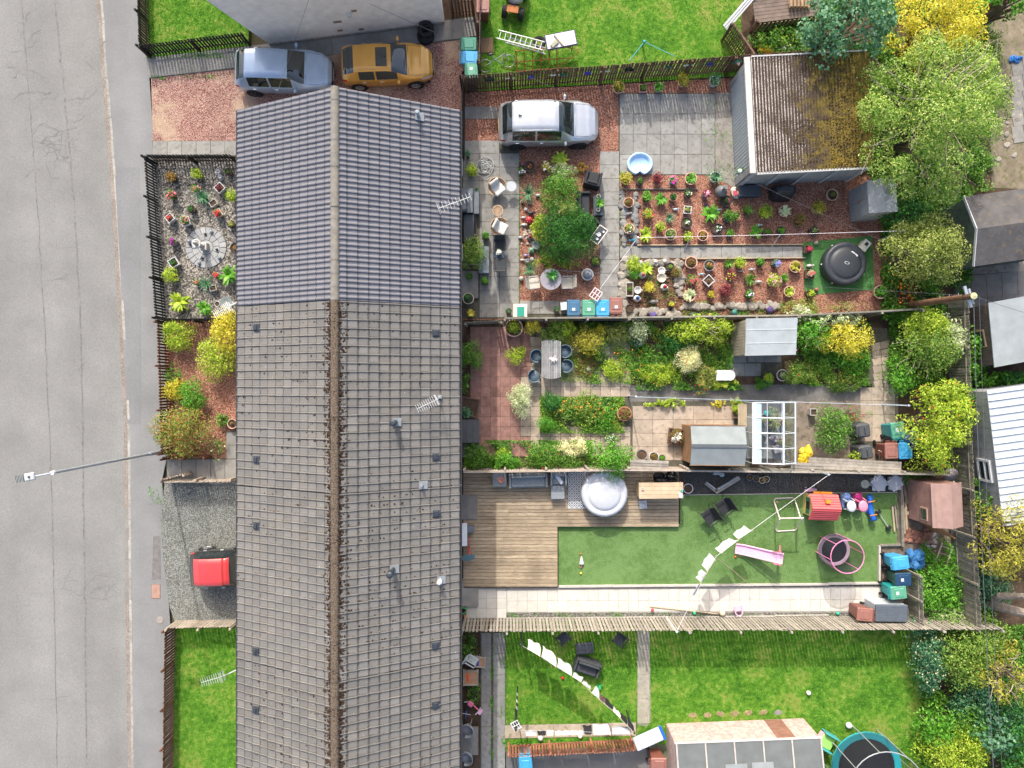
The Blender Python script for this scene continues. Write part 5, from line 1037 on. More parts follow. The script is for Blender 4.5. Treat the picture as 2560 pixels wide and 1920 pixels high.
ob('junction_box', MB().box(d*.9+Vector((0,0,.1)), (.2,.22,.26), ch=.02), BLACK, tg)
def wire(label, a, b, r=.008, sag=.15, m=None, cat='cable', name='overhead_cable', n=14):
    a, b = Vector(a), Vector(b); pts = [a.lerp(b, i/n)-Vector((0,0,4*sag*(i/n)*(1-i/n)))-a for i in range(n+1)]; o = ob(name, MB().tube(pts, r, 5), m or paint('cable_grey', (.1,.11,.12), .6), None, a); return tag(o, label, cat)
wire('overhead cable from the telegraph pole towards the lane', tp_, W(2700,820,5.8)); wire('overhead cable running down the right edge past the lane fence', tp_, W(2492,2060,5.2), .012); wire('thin overhead cable beside the thicker one at the right', tp_+Vector((.2,0,0)), W(2515,2060,5.2), .007)
wire('overhead cable from the pole towards the potted garden', tp_, W(1160,660,4.7), .004); wire('overhead cable crossing the cream gable', W(925,10,4.9), W(1085,80,3.2), .008, .02); wire('dark overhead cable from the cream house to the driveway', W(775,-10,5.2), W(690,240,4.9), .006, .02)
wire('overhead cable crossing the back patio towards the grey cabinet', W(1320,190,4.5), W(2290,640,4.8), .0035)
# ------------------------------------------------------------------ wheelie bins
def binmat(k): return paint('bin_'+k, dict(green='2f7a66', teal='1f8f90', blue='4098c4', navy='1c3d5c', brown='7a4a40', dkgreen='24493f', lgreen='55947a', slate='3c6684', lbrown='8c6056')[k], .5)
def wbin(label, u, v, rz, body, lid, sticker=True, number=None, z=1.06):
    p = W(u, v, z); t = thing('wheelie_bin', label, 'wheelie bin', (p.x,p.y,.03), rz, 'wheelie bins'); bm_, lm = binmat(body), binmat(lid)
    m = MB(); m.box((0,0,.53), (.54,.62,.94), ch=.04, taper=.80); ob('body', m, bm_, t); ob('rim', MB().box((0,-.01,1.0), (.58,.68,.05), ch=.02), bm_, t)
    lo = ob('lid', MB().box((0,-.01,1.04), (.57,.69,.045), ch=.03), lm, t); ob('lid_panel', MB().box((0,-.03,1.072), (.38,.42,.022), ch=.02), lm, lo)
    ob('hinge_bar', MB().tube([(-.25,.36,1.02),(.25,.36,1.02)], .02, 8), bm_, t)
    for s in (-1,1):
        ob('handle', MB().tube([(s*.06,.34,.97),(s*.06,.43,1.0),(s*.23,.43,1.0),(s*.23,.34,.97)], .018, 6), bm_, t)
        ob('wheel', MB().tube([(s*.23,.30,.1),(s*.29,.30,.1)], .1, 16), TYRE, t)
    ob('axle', MB().tube([(-.24,.30,.1),(.24,.30,.1)], .012, 5), BLACK, t)
    if sticker: ob('sticker', MB().box((.0,.06,1.0855), (.13,.12,.003), rz=.05), WHITE, lo)
    if number:
        for i, ch in enumerate(number):
            seg = {'5':'abdfg','9':'abcdfg'}[ch] if False else {'5':('t','ul','m','lr','b'),'9':('t','ul','ur','m','lr','b')}[ch]; g = MB(); w, h = .075, .15
            for s_ in seg:
                x, y, a, bb = dict(t=(0,h/2,w,.03),m=(0,0,w,.03),b=(0,-h/2,w,.03),ul=(-w/2,h/4,.03,h/2),ur=(w/2,h/4,.03,h/2),lr=(w/2,-h/4,.03,h/2))[s_]; g.box((x+(i-.5)*.13, y, 0), (a+.004,bb+.004,.003+.0004*len(g.f)))
            ob('number', g, WHITE, lo, (0,-.02,1.086))
    return t
wbin('green wheelie bin at the top of the three by the driveway', 1171, 110, R(90), 'dkgreen', 'green', False); wbin('light blue wheelie bin with a stone on its lid by the driveway', 1174, 144, R(88), 'blue', 'blue', False); wbin('green wheelie bin nearest the brown fence by the driveway', 1178, 176, R(0), 'teal', 'lgreen')
wbin('brown wheelie bin on the grass beside the thin purple fence', 1207, 12, R(0), 'brown', 'lbrown', False)
wbin('slate blue lidded wheelie bin left in the row of four', 1434, 770, R(180), 'navy', 'slate'); wbin('green wheelie bin second in the row of four', 1472, 770, R(180), 'teal', 'lgreen'); wbin('light blue wheelie bin third in the row of four', 1507, 770, R(180), 'blue', 'blue'); wbin('brown wheelie bin at the right of the row of four', 1540, 764, R(180), 'brown', 'lbrown')
wbin('green wheelie bin with a white house number beside the yellow green tree', 2245, 1076, R(188), 'teal', 'lgreen', False, '59'); wbin('brown wheelie bin left of the blue one beside the yellow green tree', 2229, 1127, R(2), 'brown', 'lbrown', False); wbin('light blue wheelie bin right of the brown one beside the yellow green tree', 2264, 1127, R(3), 'blue', 'blue', False); wbin('navy wheelie bin tilted under the yellow green tree', 2284, 1098, R(-50), 'navy', 'navy', False)
wbin('light blue wheelie bin beside the blue sack', 2252, 1408, R(98), 'blue', 'blue', False); wbin('navy lidded wheelie bin in the middle of the corner row', 2258, 1449, R(92), 'dkgreen', 'navy'); wbin('green wheelie bin above the grey storage box', 2246, 1482, R(96), 'teal', 'lgreen'); wbin('brown wheelie bin left of the grey storage box', 2163, 1537, R(-95), 'brown', 'lbrown', False)
wbin('light blue wheelie bin under the orange brown fence', 1314, 1910, R(5), 'blue', 'blue', False); wbin('brown wheelie bin beside the long washed red shed', 1647, 1912, R(90), 'brown', 'lbrown', False)
# ------------------------------------------------------------------ ground cover and small growth (nobody could count it)
def cover(name, label, polys, n, size, pal, h=.12, aspect=.5, seed=1):
    r = np.random.default_rng(seed); out = []
    for u0, v0, u1, v1, w in polys:
        k = int(n*w); a, b = W(u0, v0), W(u1, v1); q = r.uniform((a.x, b.y, .02), (b.x, a.y, h), (k,3)); q[:,2] = .02+(h-.02)*r.random(k)**1.5
        # patchy: keep where a sum of sines is high
        f = np.sin(q[:,0]*3.1+seed)+np.sin(q[:,1]*3.7+1.3*seed)+np.sin((q[:,0]+q[:,1])*5.3)+r.normal(0,.8,k); q = q[f > .1]; k = len(q)
        nm = r.normal(scale=.5, size=(k,3))+np.array([0,0,1]); nm /= np.linalg.norm(nm, axis=1)[:,None]; t = np.cross(nm, r.normal(size=(k,3))); t /= np.linalg.norm(t, axis=1)[:,None]; b_ = np.cross(nm, t); s = size*r.uniform(.5,1.4,k)[:,None]
        out.append(np.stack([q-t*s*.5, q+b_*s*aspect*.5, q+t*s*.5, q-b_*s*aspect*.5], 1))
    V = np.concatenate(out); V[:,:,2] = np.maximum(V[:,:,2], .012); return stuff(ob(name, npmesh(name, V, 4), leafpal(pal)), label, 'ground cover')
cover('ground_cover', 'green ground cover through the shrub garden borders', [(1380,806,1830,960,1.0),(1985,806,2170,965,.5),(1160,1100,1480,1168,.35),(1350,992,1560,1082,.3),(1590,960,1900,975,.08)], 44000, .08, 'green', .3, seed=3)
cover('ground_cover', 'yellow green low growth in the shrub garden borders', [(1400,810,1830,955,1.0),(1350,992,1560,1082,.4),(2000,850,2160,960,.3)], 15000, .06, 'lime', .34, seed=5)
cover('ground_cover', 'dark undergrowth behind the gardens at the right', [(2200,440,2420,800,1.0),(2220,800,2360,960,.5),(2170,-20,2480,480,1.2),(2300,1560,2620,1930,1.6),(2390,800,2460,960,.25),(2440,960,2470,1560,.3),(1890,-20,2100,140,.5),(2380,960,2460,1200,.2)], 30000, .11, 'green', .45, .6, 7)
cover('ground_cover', 'brambles and weeds in the shed yard', [(2270,1390,2400,1545,1.0),(2250,1180,2330,1210,.1),(2300,1340,2400,1400,.5)], 5200, .09, 'bright', .4, seed=9)
cover('weeds', 'weeds along slab joints and path edges', [(1549,430,1560,480,.1),(1760,250,1840,470,.3),(1296,384,1300,790,.1),(1705,752,1960,795,1.0),(1548,648,1705,795,.5),(1700,1535,2200,1546,.3),(1268,1528,1700,1546,.3),(1226,1582,1234,1910,.6),(1252,1582,1266,1860,.3),(366,130,600,146,.3),(378,188,600,198,.2),(1260,1846,1580,1868,.8),(1548,480,1592,615,.35),(372,1215,410,1260,.05)], 3400, .06, 'bright', .08, seed=13)
# ------------------------------------------------------------------ pots
POTM = dict(tc=mat('terracotta', (.46,.22,.14), .85, .15, 6, 40, .2), bk=paint('pot_black', (.022,.023,.026), .5), gr=mat('pot_grey', (.22,.22,.225), .7), wh=paint('pot_white', (.52,.53,.54), .5), pk=mat('pot_pink', (.55,.30,.27), .8, .1), bg=mat('pot_beige', (.55,.47,.36), .8, .1), pt=mat('pot_pale_terracotta', (.60,.38,.29), .85, .12), br=mat('pot_brown', (.12,.07,.05), .8), st=mat('pot_stone', (.45,.43,.40), .9, .15), bl=paint('pot_blue', (.03,.07,.2), .3), tl=paint('pot_teal', (.05,.28,.26), .4))
def strips(n, ln, w, seed, lo=15, hi=75, droop=.35):
    r = np.random.default_rng(seed); a = r.uniform(0,6.283,n); e = np.radians(r.uniform(lo,hi,n)); L = ln*r.uniform(.75,1.1,n); V = []
    for j in range(3):
        s0, s1 = j/3, (j+1)/3; P = []
        for s in (s0, s1): rad = L*s*np.cos(e*(1-.5*s*droop*2)); z = L*s*np.sin(e)-droop*L*s*s*.7; P.append(np.stack([rad*np.cos(a), rad*np.sin(a), z+.03], 1))
        q = np.stack([-np.sin(a), np.cos(a), 0*a], 1); w0 = w*(1-.9*s0**2)*.5; w1 = w*(1-.9*s1**2)*.5+.001
        V.append(np.stack([P[0]-q*w0, P[1]-q*w1, P[1]+q*w1, P[0]+q*w0], 1))
    return np.concatenate(V)
def pot(zone, x, y, kind, r, h, plant, pal, pr, ph, label, flower=None, rz=None, oval=1.0, z0=.02, soilz=.88, name='potted_plant', fk=14, fs=.07):
    NV[0] += 1; sd = 5000+NV[0]; p = Q(zone, x, y, h); pr *= 1.2; rz = random.uniform(-.2,.2) if rz is None else rz
    t = thing(name, label, 'potted plant' if plant else 'plant pot', (p.x,p.y,z0), rz, 'potted plants of the gardens')
    sq = kind.endswith('q'); m = POTM[kind[:2]]
    if sq:
        g = MB(); n = 4; q = math.sqrt(2); pr_ = [(r*.74*q,0),(r*.96*q,h-.05),(r*1.0*q,h-.05),(r*1.0*q,h),(r*.84*q,h),(r*.82*q,h*soilz-.03)]; g.lathe(pr_, 4, (0,0,0), oval, 1, math.pi/4)
        ob('pot', g, m, t); ob('soil', MB().box((0,0,h*soilz-.02), (r*1.66*oval,r*1.66,.02)), SOIL, t)
    else:
        g = MB().lathe([(r*.7,0),(r*.92,h*.84),(r*1.0,h*.84),(r*1.02,h),(r*.88,h),(r*.84,h*soilz-.03)], 18); ob('pot', g, m, t, smooth=False); ob('soil', MB().lathe([(r*.86,h*soilz-.03),(r*.86,h*soilz-.005),(0,h*soilz)], 14), SOIL, t)
    if plant in ('bush','flow','tuft'):
        cl = [(math.cos(i*2.4)*pr*.45*math.sqrt(i/6), math.sin(i*2.4)*pr*.45*math.sqrt(i/6), h+ph*(.45+.25*random.random()), pr*.5) for i in range(7)]; lf = min(.06, max(.03, pr*.24)); k = int(2.6*math.pi*pr*pr/(lf*lf*.5)); ob('foliage', npmesh('foliage', cloud(cl, max(k,60), lf, sd), 4), leafpal(pal), t)
    elif plant == 'ros': ob('foliage', npmesh('foliage', strips(int(46), pr*1.15, .035, sd)+np.array([0,0,h*.9]), 4), leafpal(pal), t)
    elif plant == 'host': ob('foliage', npmesh('foliage', strips(26, pr*1.1, pr*.42, sd, 10, 65, .5)+np.array([0,0,h*.85]), 4), leafpal(pal), t)
    elif plant == 'grass': ob('foliage', npmesh('foliage', strips(90, pr*1.2, .012, sd, 20, 88, .5)+np.array([0,0,h*.85]), 4), leafpal(pal), t)
    if flower:
        cl = [(math.cos(i*2.1)*pr*.5*random.random(), math.sin(i*2.1)*pr*.5*random.random(), h+ph*.7, pr*.42) for i in range(4)]; ob('flowers', npmesh('flowers', cloud(cl, fk*3, fs, sd+3, .9, 1.5, 0), 4), paint('petal_'+flower, '#'+flower, .6), t)['kind'] = 'stuff'
    return t
GF = 'pebble garden'
pot('f1',270,245,'bk',.17,.28,'bush','brown',.24,.3,'heather in a dark pot at the top left of the pebble garden')
pot('f1',515,218,'bk',.16,.24,'bush','lime',.27,.35,'yellow green bush in a pot at the top middle of the pebble garden')
pot('f1',795,188,'bk',.18,.26,'tuft','green',.10,.1,'dark round pot with few leaves by the house above the pebbles')
pot('f1',712,337,'whq',.19,.34,'tuft','burg',.14,.12,'white square planter with reddish leaves near the house',rz=.75)
pot('f1',500,358,'whq',.15,.3,'flow','bright',.20,.2,'white square planter of green leaves and pink flowers above the blue spiky plant','e05a78',rz=.6)
pot('f1',568,435,'bk',.12,.22,'ros','blue',.36,.35,'blue green spiky plant in the upper pebble garden')
pot('f1',652,480,'stq',.13,.3,'','green',.1,.1,'empty grey oblong planter beside the upper blue spiky plant',rz=.6,oval=1.3)
pot('f1',265,412,'bk',.15,.26,'flow','green',.24,.25,'dark pot of broad leaves with pink flowers by the fence','e0607c',fk=20)
pot('f1',845,428,'bk',.16,.3,'bush','lime',.30,.35,'yellow green bush in a pot half under the eave')
pot('f1',447,540,'bk',.18,.28,'tuft','dark',.14,.1,'dark round pot of trailing green leaves above the paved circle')
pot('f1',697,578,'bgq',.17,.28,'flow','bright',.16,.18,'beige planter of red flowers above the paved circle','c8203c',rz=.5,fk=36)
pot('f1',242,622,'whq',.17,.36,'tuft','burg',.1,.1,'white square planter with orange red flowers by the fence','e0482c',rz=.7,fk=8)
pot('f1',392,652,'whq',.19,.34,'flow','bright',.20,.16,'white square planter of green leaves and pink flowers left of the paved circle','e47a94',rz=.3)
pot('f1',820,680,'bk',.17,.28,'tuft','lime',.14,.12,'dark round pot with one purple flower by the house','b81cb8',fk=5)
pot('f1',268,842,'grq',.15,.34,'flow','mixed',.17,.2,'grey planter of purple flowers beside the paved circle','b02aa0',rz=.9,fk=18)
pot('f1',862,905,'bk',.24,.26,'tuft','brown',.1,.05,'large dark round pot right of the paved circle')
pot('f1',278,1042,'whq',.2,.34,'tuft','dark',.15,.08,'white square planter with dark green leaves below the paved circle',rz=.55)
pot('f1',268,1172,'bk',.16,.26,'bush','lime',.38,.35,'yellow green bush in a pot at the lower left of the pebble garden')
pot('f1',690,1168,'bg',.15,.26,'flow','green',.16,.18,'pot of red flowers in the lower pebble garden','c41c34',fk=34)
pot('f1',800,1160,'bk',.17,.28,'host','bright',.38,.35,'broad leaved green plant in a pot beside the lower red flowers')
pot('f1',592,1245,'bk',.12,.22,'ros','blue',.30,.32,'blue green spiky plant in the lower pebble garden')
pot('f1',650,1282,'stq',.12,.28,'','green',.1,.1,'empty oblong planter beside the lower blue spiky plant',rz=.2,oval=1.3)
pot('f1',505,1232,'bk',.12,.2,'flow','bright',.15,.15,'small pot of pink flowers left of the lower blue spiky plant','e0607c')
pot('f1',342,1412,'bk',.17,.26,'host','lime',.40,.32,'large yellow green hosta at the bottom of the pebble garden')
pot('f1',568,1468,'bkq',.17,.28,'host','bright',.30,.28,'square dark pot of bright green leaves at the bottom of the pebble garden')
pot('f1',690,1432,'wh',.12,.3,'','green',.1,.1,'tall white pot below the lower blue spiky plant')
pot('f2',868,1008,'pt',.22,.3,'tuft','brown',.08,.05,'pale ring pot with soil by the entrance path')
# along the house and patio
pot('b',355,148,'bkq',.15,.34,'bush','bright',.18,.24,'square dark pot with a clipped green ball by the storage bench'); pot('b',347,690,'bkq',.15,.34,'bush','bright',.18,.24,'square dark pot with a clipped yellow green ball on the lower patio')
pot('b',160,632,'gr',.17,.28,'tuft','green',.16,.12,'grey round pot of green leaves in the red gravel strip'); pot('b',148,895,'bg',.25,.34,'tuft','dark',.2,.1,'large beige tub with purple flowers in the red gravel strip','7a4ab0',fk=5); pot('b',182,1072,'gr',.14,.26,'host','gold',.16,.12,'pot of yellow rosette leaves at the bottom of the gravel strip')
pot('b',632,1050,'br',.14,.3,'bush','blue',.12,.16,'small pot with a blue green ball left of the white water butt'); pot('b',1208,1025,'br',.15,.3,'bush','blue',.14,.18,'pot with a blue green ball left of the wheelie bin row'); pot('b',838,1092,'br',.12,.26,'bush','blue',.13,.16,'small blue green ball beside the white water butt')
pot('a',220,490,'bk',.17,.28,'bush','lime',.30,.3,'yellow green bush in a pot by the back door'); pot('a',160,250,'bk',.1,.5,'bush','blue',.15,.12,'dark turquoise topiary ball beside the open window')
pot('a',290,760,'wh',.1,.3,'bush','dark',.12,.2,'small cactus like plant on a white stand by the bench')
pot('a',1020,420,'bk',.24,.2,'tuft','burg',.12,.08,'black round tub with a solar panel in the gravel island','d8a24a',fk=4); pot('a',912,400,'bk',.1,.18,'tuft','dark',.08,.1,'small pot with a magenta flower at the gravel island edge','c0187c',fk=6); pot('a',905,498,'bk',.14,.22,'flow','green',.16,.14,'small pot of green leaves and pale flowers at the gravel island edge','d8c8e0')
pot('a',1240,430,'bk',.16,.26,'flow','gold',.22,.28,'pot of yellow leaves and white flowers above the conifer','f4f4f0',fk=10); pot('a',1450,335,'bk',.16,.3,'host','lime',.34,.32,'yellow striped yucca at the top of the gravel island')
pot('a',1002,800,'bk',.1,.2,'ros','blue',.40,.42,'silver blue spiky plant beside the water feature'); pot('b',890,555,'bk',.1,.2,'ros','blue',.38,.42,'silver blue spiky plant beside the glass table'); pot('b',1675,455,'bk',.25,.3,'tuft','mixed',.18,.12,'large dark pot of red and green leaves beside the conifer')
pot('t3',1685,905,'pt',.27,.3,'bush','golive',.26,.2,'terracotta pot of olive foliage under the long brown fence'); pot('t3',1938,915,'pkq',.17,.26,'tuft','bright',.14,.16,'pink square pot under the long brown fence'); pot('t4',195,905,'wh',.2,.26,'host','bright',.22,.2,'white round pot of bright leaves under the long brown fence'); pot('t4',440,850,'pt',.2,.28,'bush','golive',.32,.34,'bushy olive plant in a pot under the long brown fence'); pot('t4',770,840,'wh',.22,.34,'ros','blue',.34,.4,'big spiky blue plant in a white pot beside the garage door')
# upper bed
U = 'upper red gravel bed'
pot('c',240,380,'pt',.2,.3,'bush','golive',.30,.26,'terracotta pot of olive heather left of the paddling pool'); pot('c',440,402,'bk',.19,.28,'tuft','green',.13,.12,'dark pot of green leaves below the paddling pool'); pot('c',680,382,'bk',.14,.2,'bush','burg',.30,.26,'dark red maple bush in the top row of pots'); pot('c',905,395,'tl',.18,.28,'flow','bright',.18,.16,'pot with a bright magenta flower in the top row','e83aa8',fk=22); pot('c',1145,368,'pt',.27,.32,'host','bright',.22,.14,'wide terracotta pot of leafy greens in the top row'); pot('c',1480,345,'wh',.24,.36,'ros','blue',.36,.42,'spiky blue plant in a white pot beside the garage corner')
pot('c',285,697,'pt',.23,.3,'tuft','bronze',.18,.1,'terracotta pot of bronze leaves on the stone border upper'); pot('c',290,1060,'pt',.24,.3,'flow','olive',.2,.12,'terracotta pot with a white ornament on the stone border lower','f0f0ee',fk=2)
pot('c',530,630,'bk',.18,.26,'bush','bright',.26,.24,'bright green bush first in the second row of pots'); pot('c',735,650,'bk',.17,.26,'host','bright',.26,.24,'leafy green plant second in the second row of pots'); pot('c',900,622,'tc',.19,.28,'bush','dark',.15,.1,'terracotta pot of dark green leaves in the second row'); pot('c',1105,582,'bk',.19,.28,'tuft','green',.14,.1,'black pot of white edged leaves in the second row','f0f0e0',fk=4); pot('c',1345,585,'gr',.15,.26,'flow','burg',.2,.22,'pot of maroon leaves and pink lilies in the second row','f0a0b4',fk=16); pot('c',1632,675,'bk',.25,.28,'tuft','dark',.14,.1,'large black pot with one pink flower below the chimney stove','e0307c',fk=4)
pot('c',550,870,'br',.25,.28,'flow','lime',.24,.16,'dark bowl of mixed yellow and red leaves in the third row','d84a5a',fk=6); pot('c',848,915,'bk',.13,.2,'ros','blue',.22,.24,'small green spiky plant in the third row'); pot('c',1100,800,'whq',.17,.32,'tuft','olive',.12,.08,'white square planter with dry stems in the third row'); pot('c',1405,860,'bk',.18,.28,'host','bright',.36,.32,'large bright green leafy plant in the third row'); pot('c',1655,905,'bl',.2,.3,'bush','green',.28,.26,'blue pot of dark green leaves in the third row'); pot('c',1755,890,'bk',.14,.24,'bush','green',.2,.26,'narrow green bush beside the blue pot'); pot('c',1925,810,'bkq',.15,.24,'ros','green',.24,.26,'dark square pot with a green spiky plant in the third row'); pot('d',165,845,'bk',.19,.28,'bush','lime',.34,.32,'yellow green bush below the covered barbecue'); pot('d',445,820,'pt',.24,.3,'host','silver',.24,.16,'terracotta pot of grey green leaves below the covered barbecue')
pot('c',520,1140,'pt',.24,.28,'host','lime',.30,.22,'terracotta pot of pale lime leaves in the fourth row'); pot('c',715,1050,'bk',.16,.26,'bush','lime',.24,.24,'yellow green bush in the fourth row'); pot('c',865,1140,'pt',.26,.28,'flow','green',.22,.12,'wide terracotta pot of mixed leaves and pink flowers in the fourth row','f0a0b0',fk=6); pot('c',1085,982,'bk',.25,.28,'flow','bright',.12,.12,'black bowl with white ornaments in the fourth row','f0f0f0',fk=5); pot('c',1092,1185,'bk',.18,.26,'bush','lime',.24,.22,'bright lime bush in a black pot by the timber edge'); pot('c',1310,1155,'pt',.24,.3,'bush','brown',.18,.06,'terracotta pot of brown dried heather by the timber edge'); pot('c',1518,1065,'bk',.25,.28,'flow','dark',.14,.08,'black pot of white and purple flowers near the clothes prop','f0eef6',fk=6); pot('c',1682,1128,'bk',.17,.22,'bush','bright',.18,.14,'small bright green rosette near the clothes prop'); pot('d',60,1110,'gr',.2,.3,'host','bright',.28,.2,'grey pot of lime leaves and dry stems near the timber edge')
pot('d',645,955,'bk',.2,.26,'bush','bronze',.32,.24,'round bush of green and orange leaves in the fourth row'); pot('d',215,1110,'brq',.17,.26,'tuft','bright',.14,.14,'dark square pot turned cornerwise by the timber edge',rz=.7); pot('d',400,1090,'bk',.2,.28,'bush','bright',.16,.12,'dark round pot of fine green leaves by the timber edge'); pot('d',855,1085,'bkq',.18,.26,'tuft','bright',.14,.12,'black square pot with a pink flower right of the timber edge','e09aa8',fk=4,rz=.6)
pot('d',1110,592,'pt',.26,.3,'tuft','olive',.12,.1,'terracotta ring pot with yellow leaves near the grey plastic shed'); pot('d',895,790,'pt',.2,.3,'bush','golive',.34,.36,'drooping mustard green bush near the grey plastic shed')
# lower bed
pot('e',1150,310,'pt',.27,.3,'tuft','bronze',.2,.1,'terracotta pot of bronze leaves first in the lower bed'); pot('e',1400,352,'gr',.25,.3,'flow','green',.14,.12,'dark grey pot of red and green leaves second in the lower bed','d86a4a',fk=5); pot('e',1655,330,'brq',.15,.24,'ros','green',.24,.24,'dark spiky plant in a square pot at the top of the lower bed'); pot('e',1812,325,'bk',.17,.26,'bush','lime',.28,.26,'lime bush at the top of the lower bed'); pot('e',2098,310,'bk',.16,.22,'bush','bright',.2,.16,'bright green rosette at the top of the lower bed')
pot('e',1155,560,'br',.25,.3,'flow','mixed',.24,.14,'pot of pink and white flowers at the left of the lower bed','e0286c',fk=22); pot('e',1392,560,'whq',.2,.34,'tuft','brown',.08,.05,'white square planter turned cornerwise in the lower bed',rz=.75); pot('e',1690,505,'br',.17,.24,'flow','burg',.28,.22,'yellow green plant over dark red leaves in the lower bed','a8b83c',fk=14); pot('e',1610,700,'br',.17,.22,'bush','burg',.32,.24,'dark red maple bush in the lower bed'); pot('e',1960,550,'brq',.19,.28,'ros','green',.26,.24,'dark square pot with a spiky plant in the lower bed',rz=.4)
pot('e',1125,770,'pt',.26,.3,'host','silver',.26,.18,'terracotta pot of white edged leaves at the lower left'); pot('e',1418,760,'brq',.15,.22,'tuft','gold',.16,.16,'small dark square pot of yellow leaves in the lower bed'); pot('e',1950,755,'bk',.2,.28,'flow','bright',.2,.14,'round pot of white and purple flowers at the bottom of the lower bed','e8e0f4',fk=7)
pot('f',320,555,'bk',.15,.24,'flow','blue',.2,.24,'pot of blue lavender flowers in the lower bed','8a84c8',fk=26); pot('f',598,590,'pt',.26,.3,'host','golive',.22,.12,'terracotta pot of olive leaves at the right of the lower bed'); pot('f',285,790,'pt',.24,.3,'flow','lime',.32,.26,'terracotta pot of yellow green leaves and pink flowers','f0a8c0',fk=20); pot('f',437,752,'bk',.15,.22,'bush','bright',.2,.18,'small bright green rosette beside the pink flowers'); pot('f',515,932,'pt',.24,.3,'host','lime',.2,.12,'terracotta pot of lime leaves at the lower right of the bed'); pot('f',808,968,'brq',.18,.3,'bush','lime',.18,.2,'dark square planter of yellow leaves at the corner of the turf mat',rz=.3)
pot('f',1775,940,'pt',.30,.34,'host','bright',.26,.2,'wide terracotta pot beside the orange flowers'); pot('f',775,350,'brq',.17,.3,'flow','burg',.14,.2,'dark planter of red flowers at the top of the turf mat','b8304a',fk=24); pot('f',800,690,'brq',.2,.3,'flow','silver',.16,.2,'dark planter of coral flowers at the middle of the turf mat','c8505c',fk=24)
pot('e',560,665,'br',.25,.3,'bush','gold',.26,.24,'dark pot of yellow leaves in the bark rockery'); pot('e',860,372,'bk',.19,.26,'tuft','green',.1,.1,'black pot of upright leaves in the bark rockery'); pot('e',940,455,'bk',.12,.14,'bush','bronze',.26,.2,'reddish low plant beside the rockery stones'); pot('e',530,400,'bk',.1,.1,'host','lime',.28,.2,'lime broad leaves in the bark rockery'); pot('e',350,355,'bk',.12,.12,'bush','lime',.38,.4,'feathery lime bush at the corner of the rockery'); pot('e',360,470,'bk',.12,.12,'bush','bright',.30,.3,'bright green bush below the feathery lime bush'); pot('e',868,890,'bk',.16,.24,'tuft','lime',.12,.14,'dark pot with a yellow flower at the foot of the rockery','e0c030',fk=5); pot('e',300,945,'bk',.18,.26,'','green',.1,.1,'empty black bucket pot beside the brown wheelie bin'); pot('e',300,680,'stq',.16,.24,'tuft','green',.12,.08,'oblong white trough with small plants in the rockery',rz=1.57,oval=2.0)
# shrub garden pots
pot('h1',600,165,'pt',.40,.36,'bush','lime',.30,.2,'very large round pot of yellow green foliage at the top of the tile patio'); pot('h1',1478,470,'bk',.26,.28,'flow','green',.22,.16,'black pot of leaves with a yellow flower behind the dining table','e8d030',fk=5); pot('h1',1375,590,'gr',.2,.26,'tuft','silver',.12,.1,'grey pot with a succulent in the heather mound'); pot('h1',1590,190,'bk',.26,.28,'tuft','olive',.22,.16,'large black pot in the top border'); pot('h1',1748,1055,'tc',.32,.34,'bush','bronze',.30,.16,'large terracotta pot right of the island border'); pot('h1',560,1520,'bk',.18,.28,'tuft','silver',.08,.05,'small black pot by the bottom left hedge')
pot('h1',140,985,'brq',.42,.3,'','green',.1,.1,'square brown timber planter against the red wall',oval=1.0); pot('h1',110,1045,'bk',.14,.34,'bush','blue',.28,.3,'blue green conifer in front of the square planter')
pot('h3',205,770,'gr',.25,.28,'','green',.1,.1,'dark grey pot of soil left of the brown shed'); pot('h3',345,790,'wh',.22,.3,'tuft','bronze',.18,.12,'white pot with terracotta coloured leaves left of the brown shed'); pot('h3',440,805,'bk',.14,.24,'tuft','bright',.12,.1,'small black pot beside the white pot left of the brown shed'); pot('h3',600,560,'brq',.36,.36,'flow','bronze',.34,.24,'dark wooden planter with large white flowers beside the brown shed','f4f4ee',fk=12,fs=.14)
pot('h2',1990,795,'st',.26,.34,'tuft','silver',.14,.04,'round stone planter below the pale roofed shed'); pot('h2',1800,825,'bk',.28,.28,'bush','lime',.24,.2,'black tub of green leaves left of the round stone planter'); pot('h4',1300-1300+768,0+695,'bk',.2,.2,'tuft','green',.16,.14,'dark round pot at the foot of the right border')
# ------------------------------------------------------------------ stones
STONE = mat('rock_pale', (.34,.31,.265), .92, .2, 6, 40, .4, rnd=.35); STONEW = mat('rock_white', (.50,.48,.45), .85, .12, 8, 50, .3, rnd=.2); STONED = mat('rock_grey', (.27,.27,.26), .92, .2, 6, 40, .4, rnd=.35)
def rock(seed, flat=.55):
    r = random.Random(seed); m = MB(); n = 7; rings = [(.75,-.5),(1.0,-.1),(.92,.25),(.55,.5)]; vs = []
    j = [r.uniform(.75,1.2) for _ in range(n)]
    for q, z in rings: vs += [(q*j[i]*math.cos(i*2*math.pi/n)*r.uniform(.92,1.08)*.5, q*j[i]*math.sin(i*2*math.pi/n)*r.uniform(.92,1.08)*.5, z*flat) for i in range(n)]
    m.add(vs, [(k*n+i, k*n+(i+1)%n, (k+1)*n+(i+1)%n, (k+1)*n+i) for k in range(3) for i in range(n)]+[tuple(range(3*n,4*n))]); return m.mesh('stone')
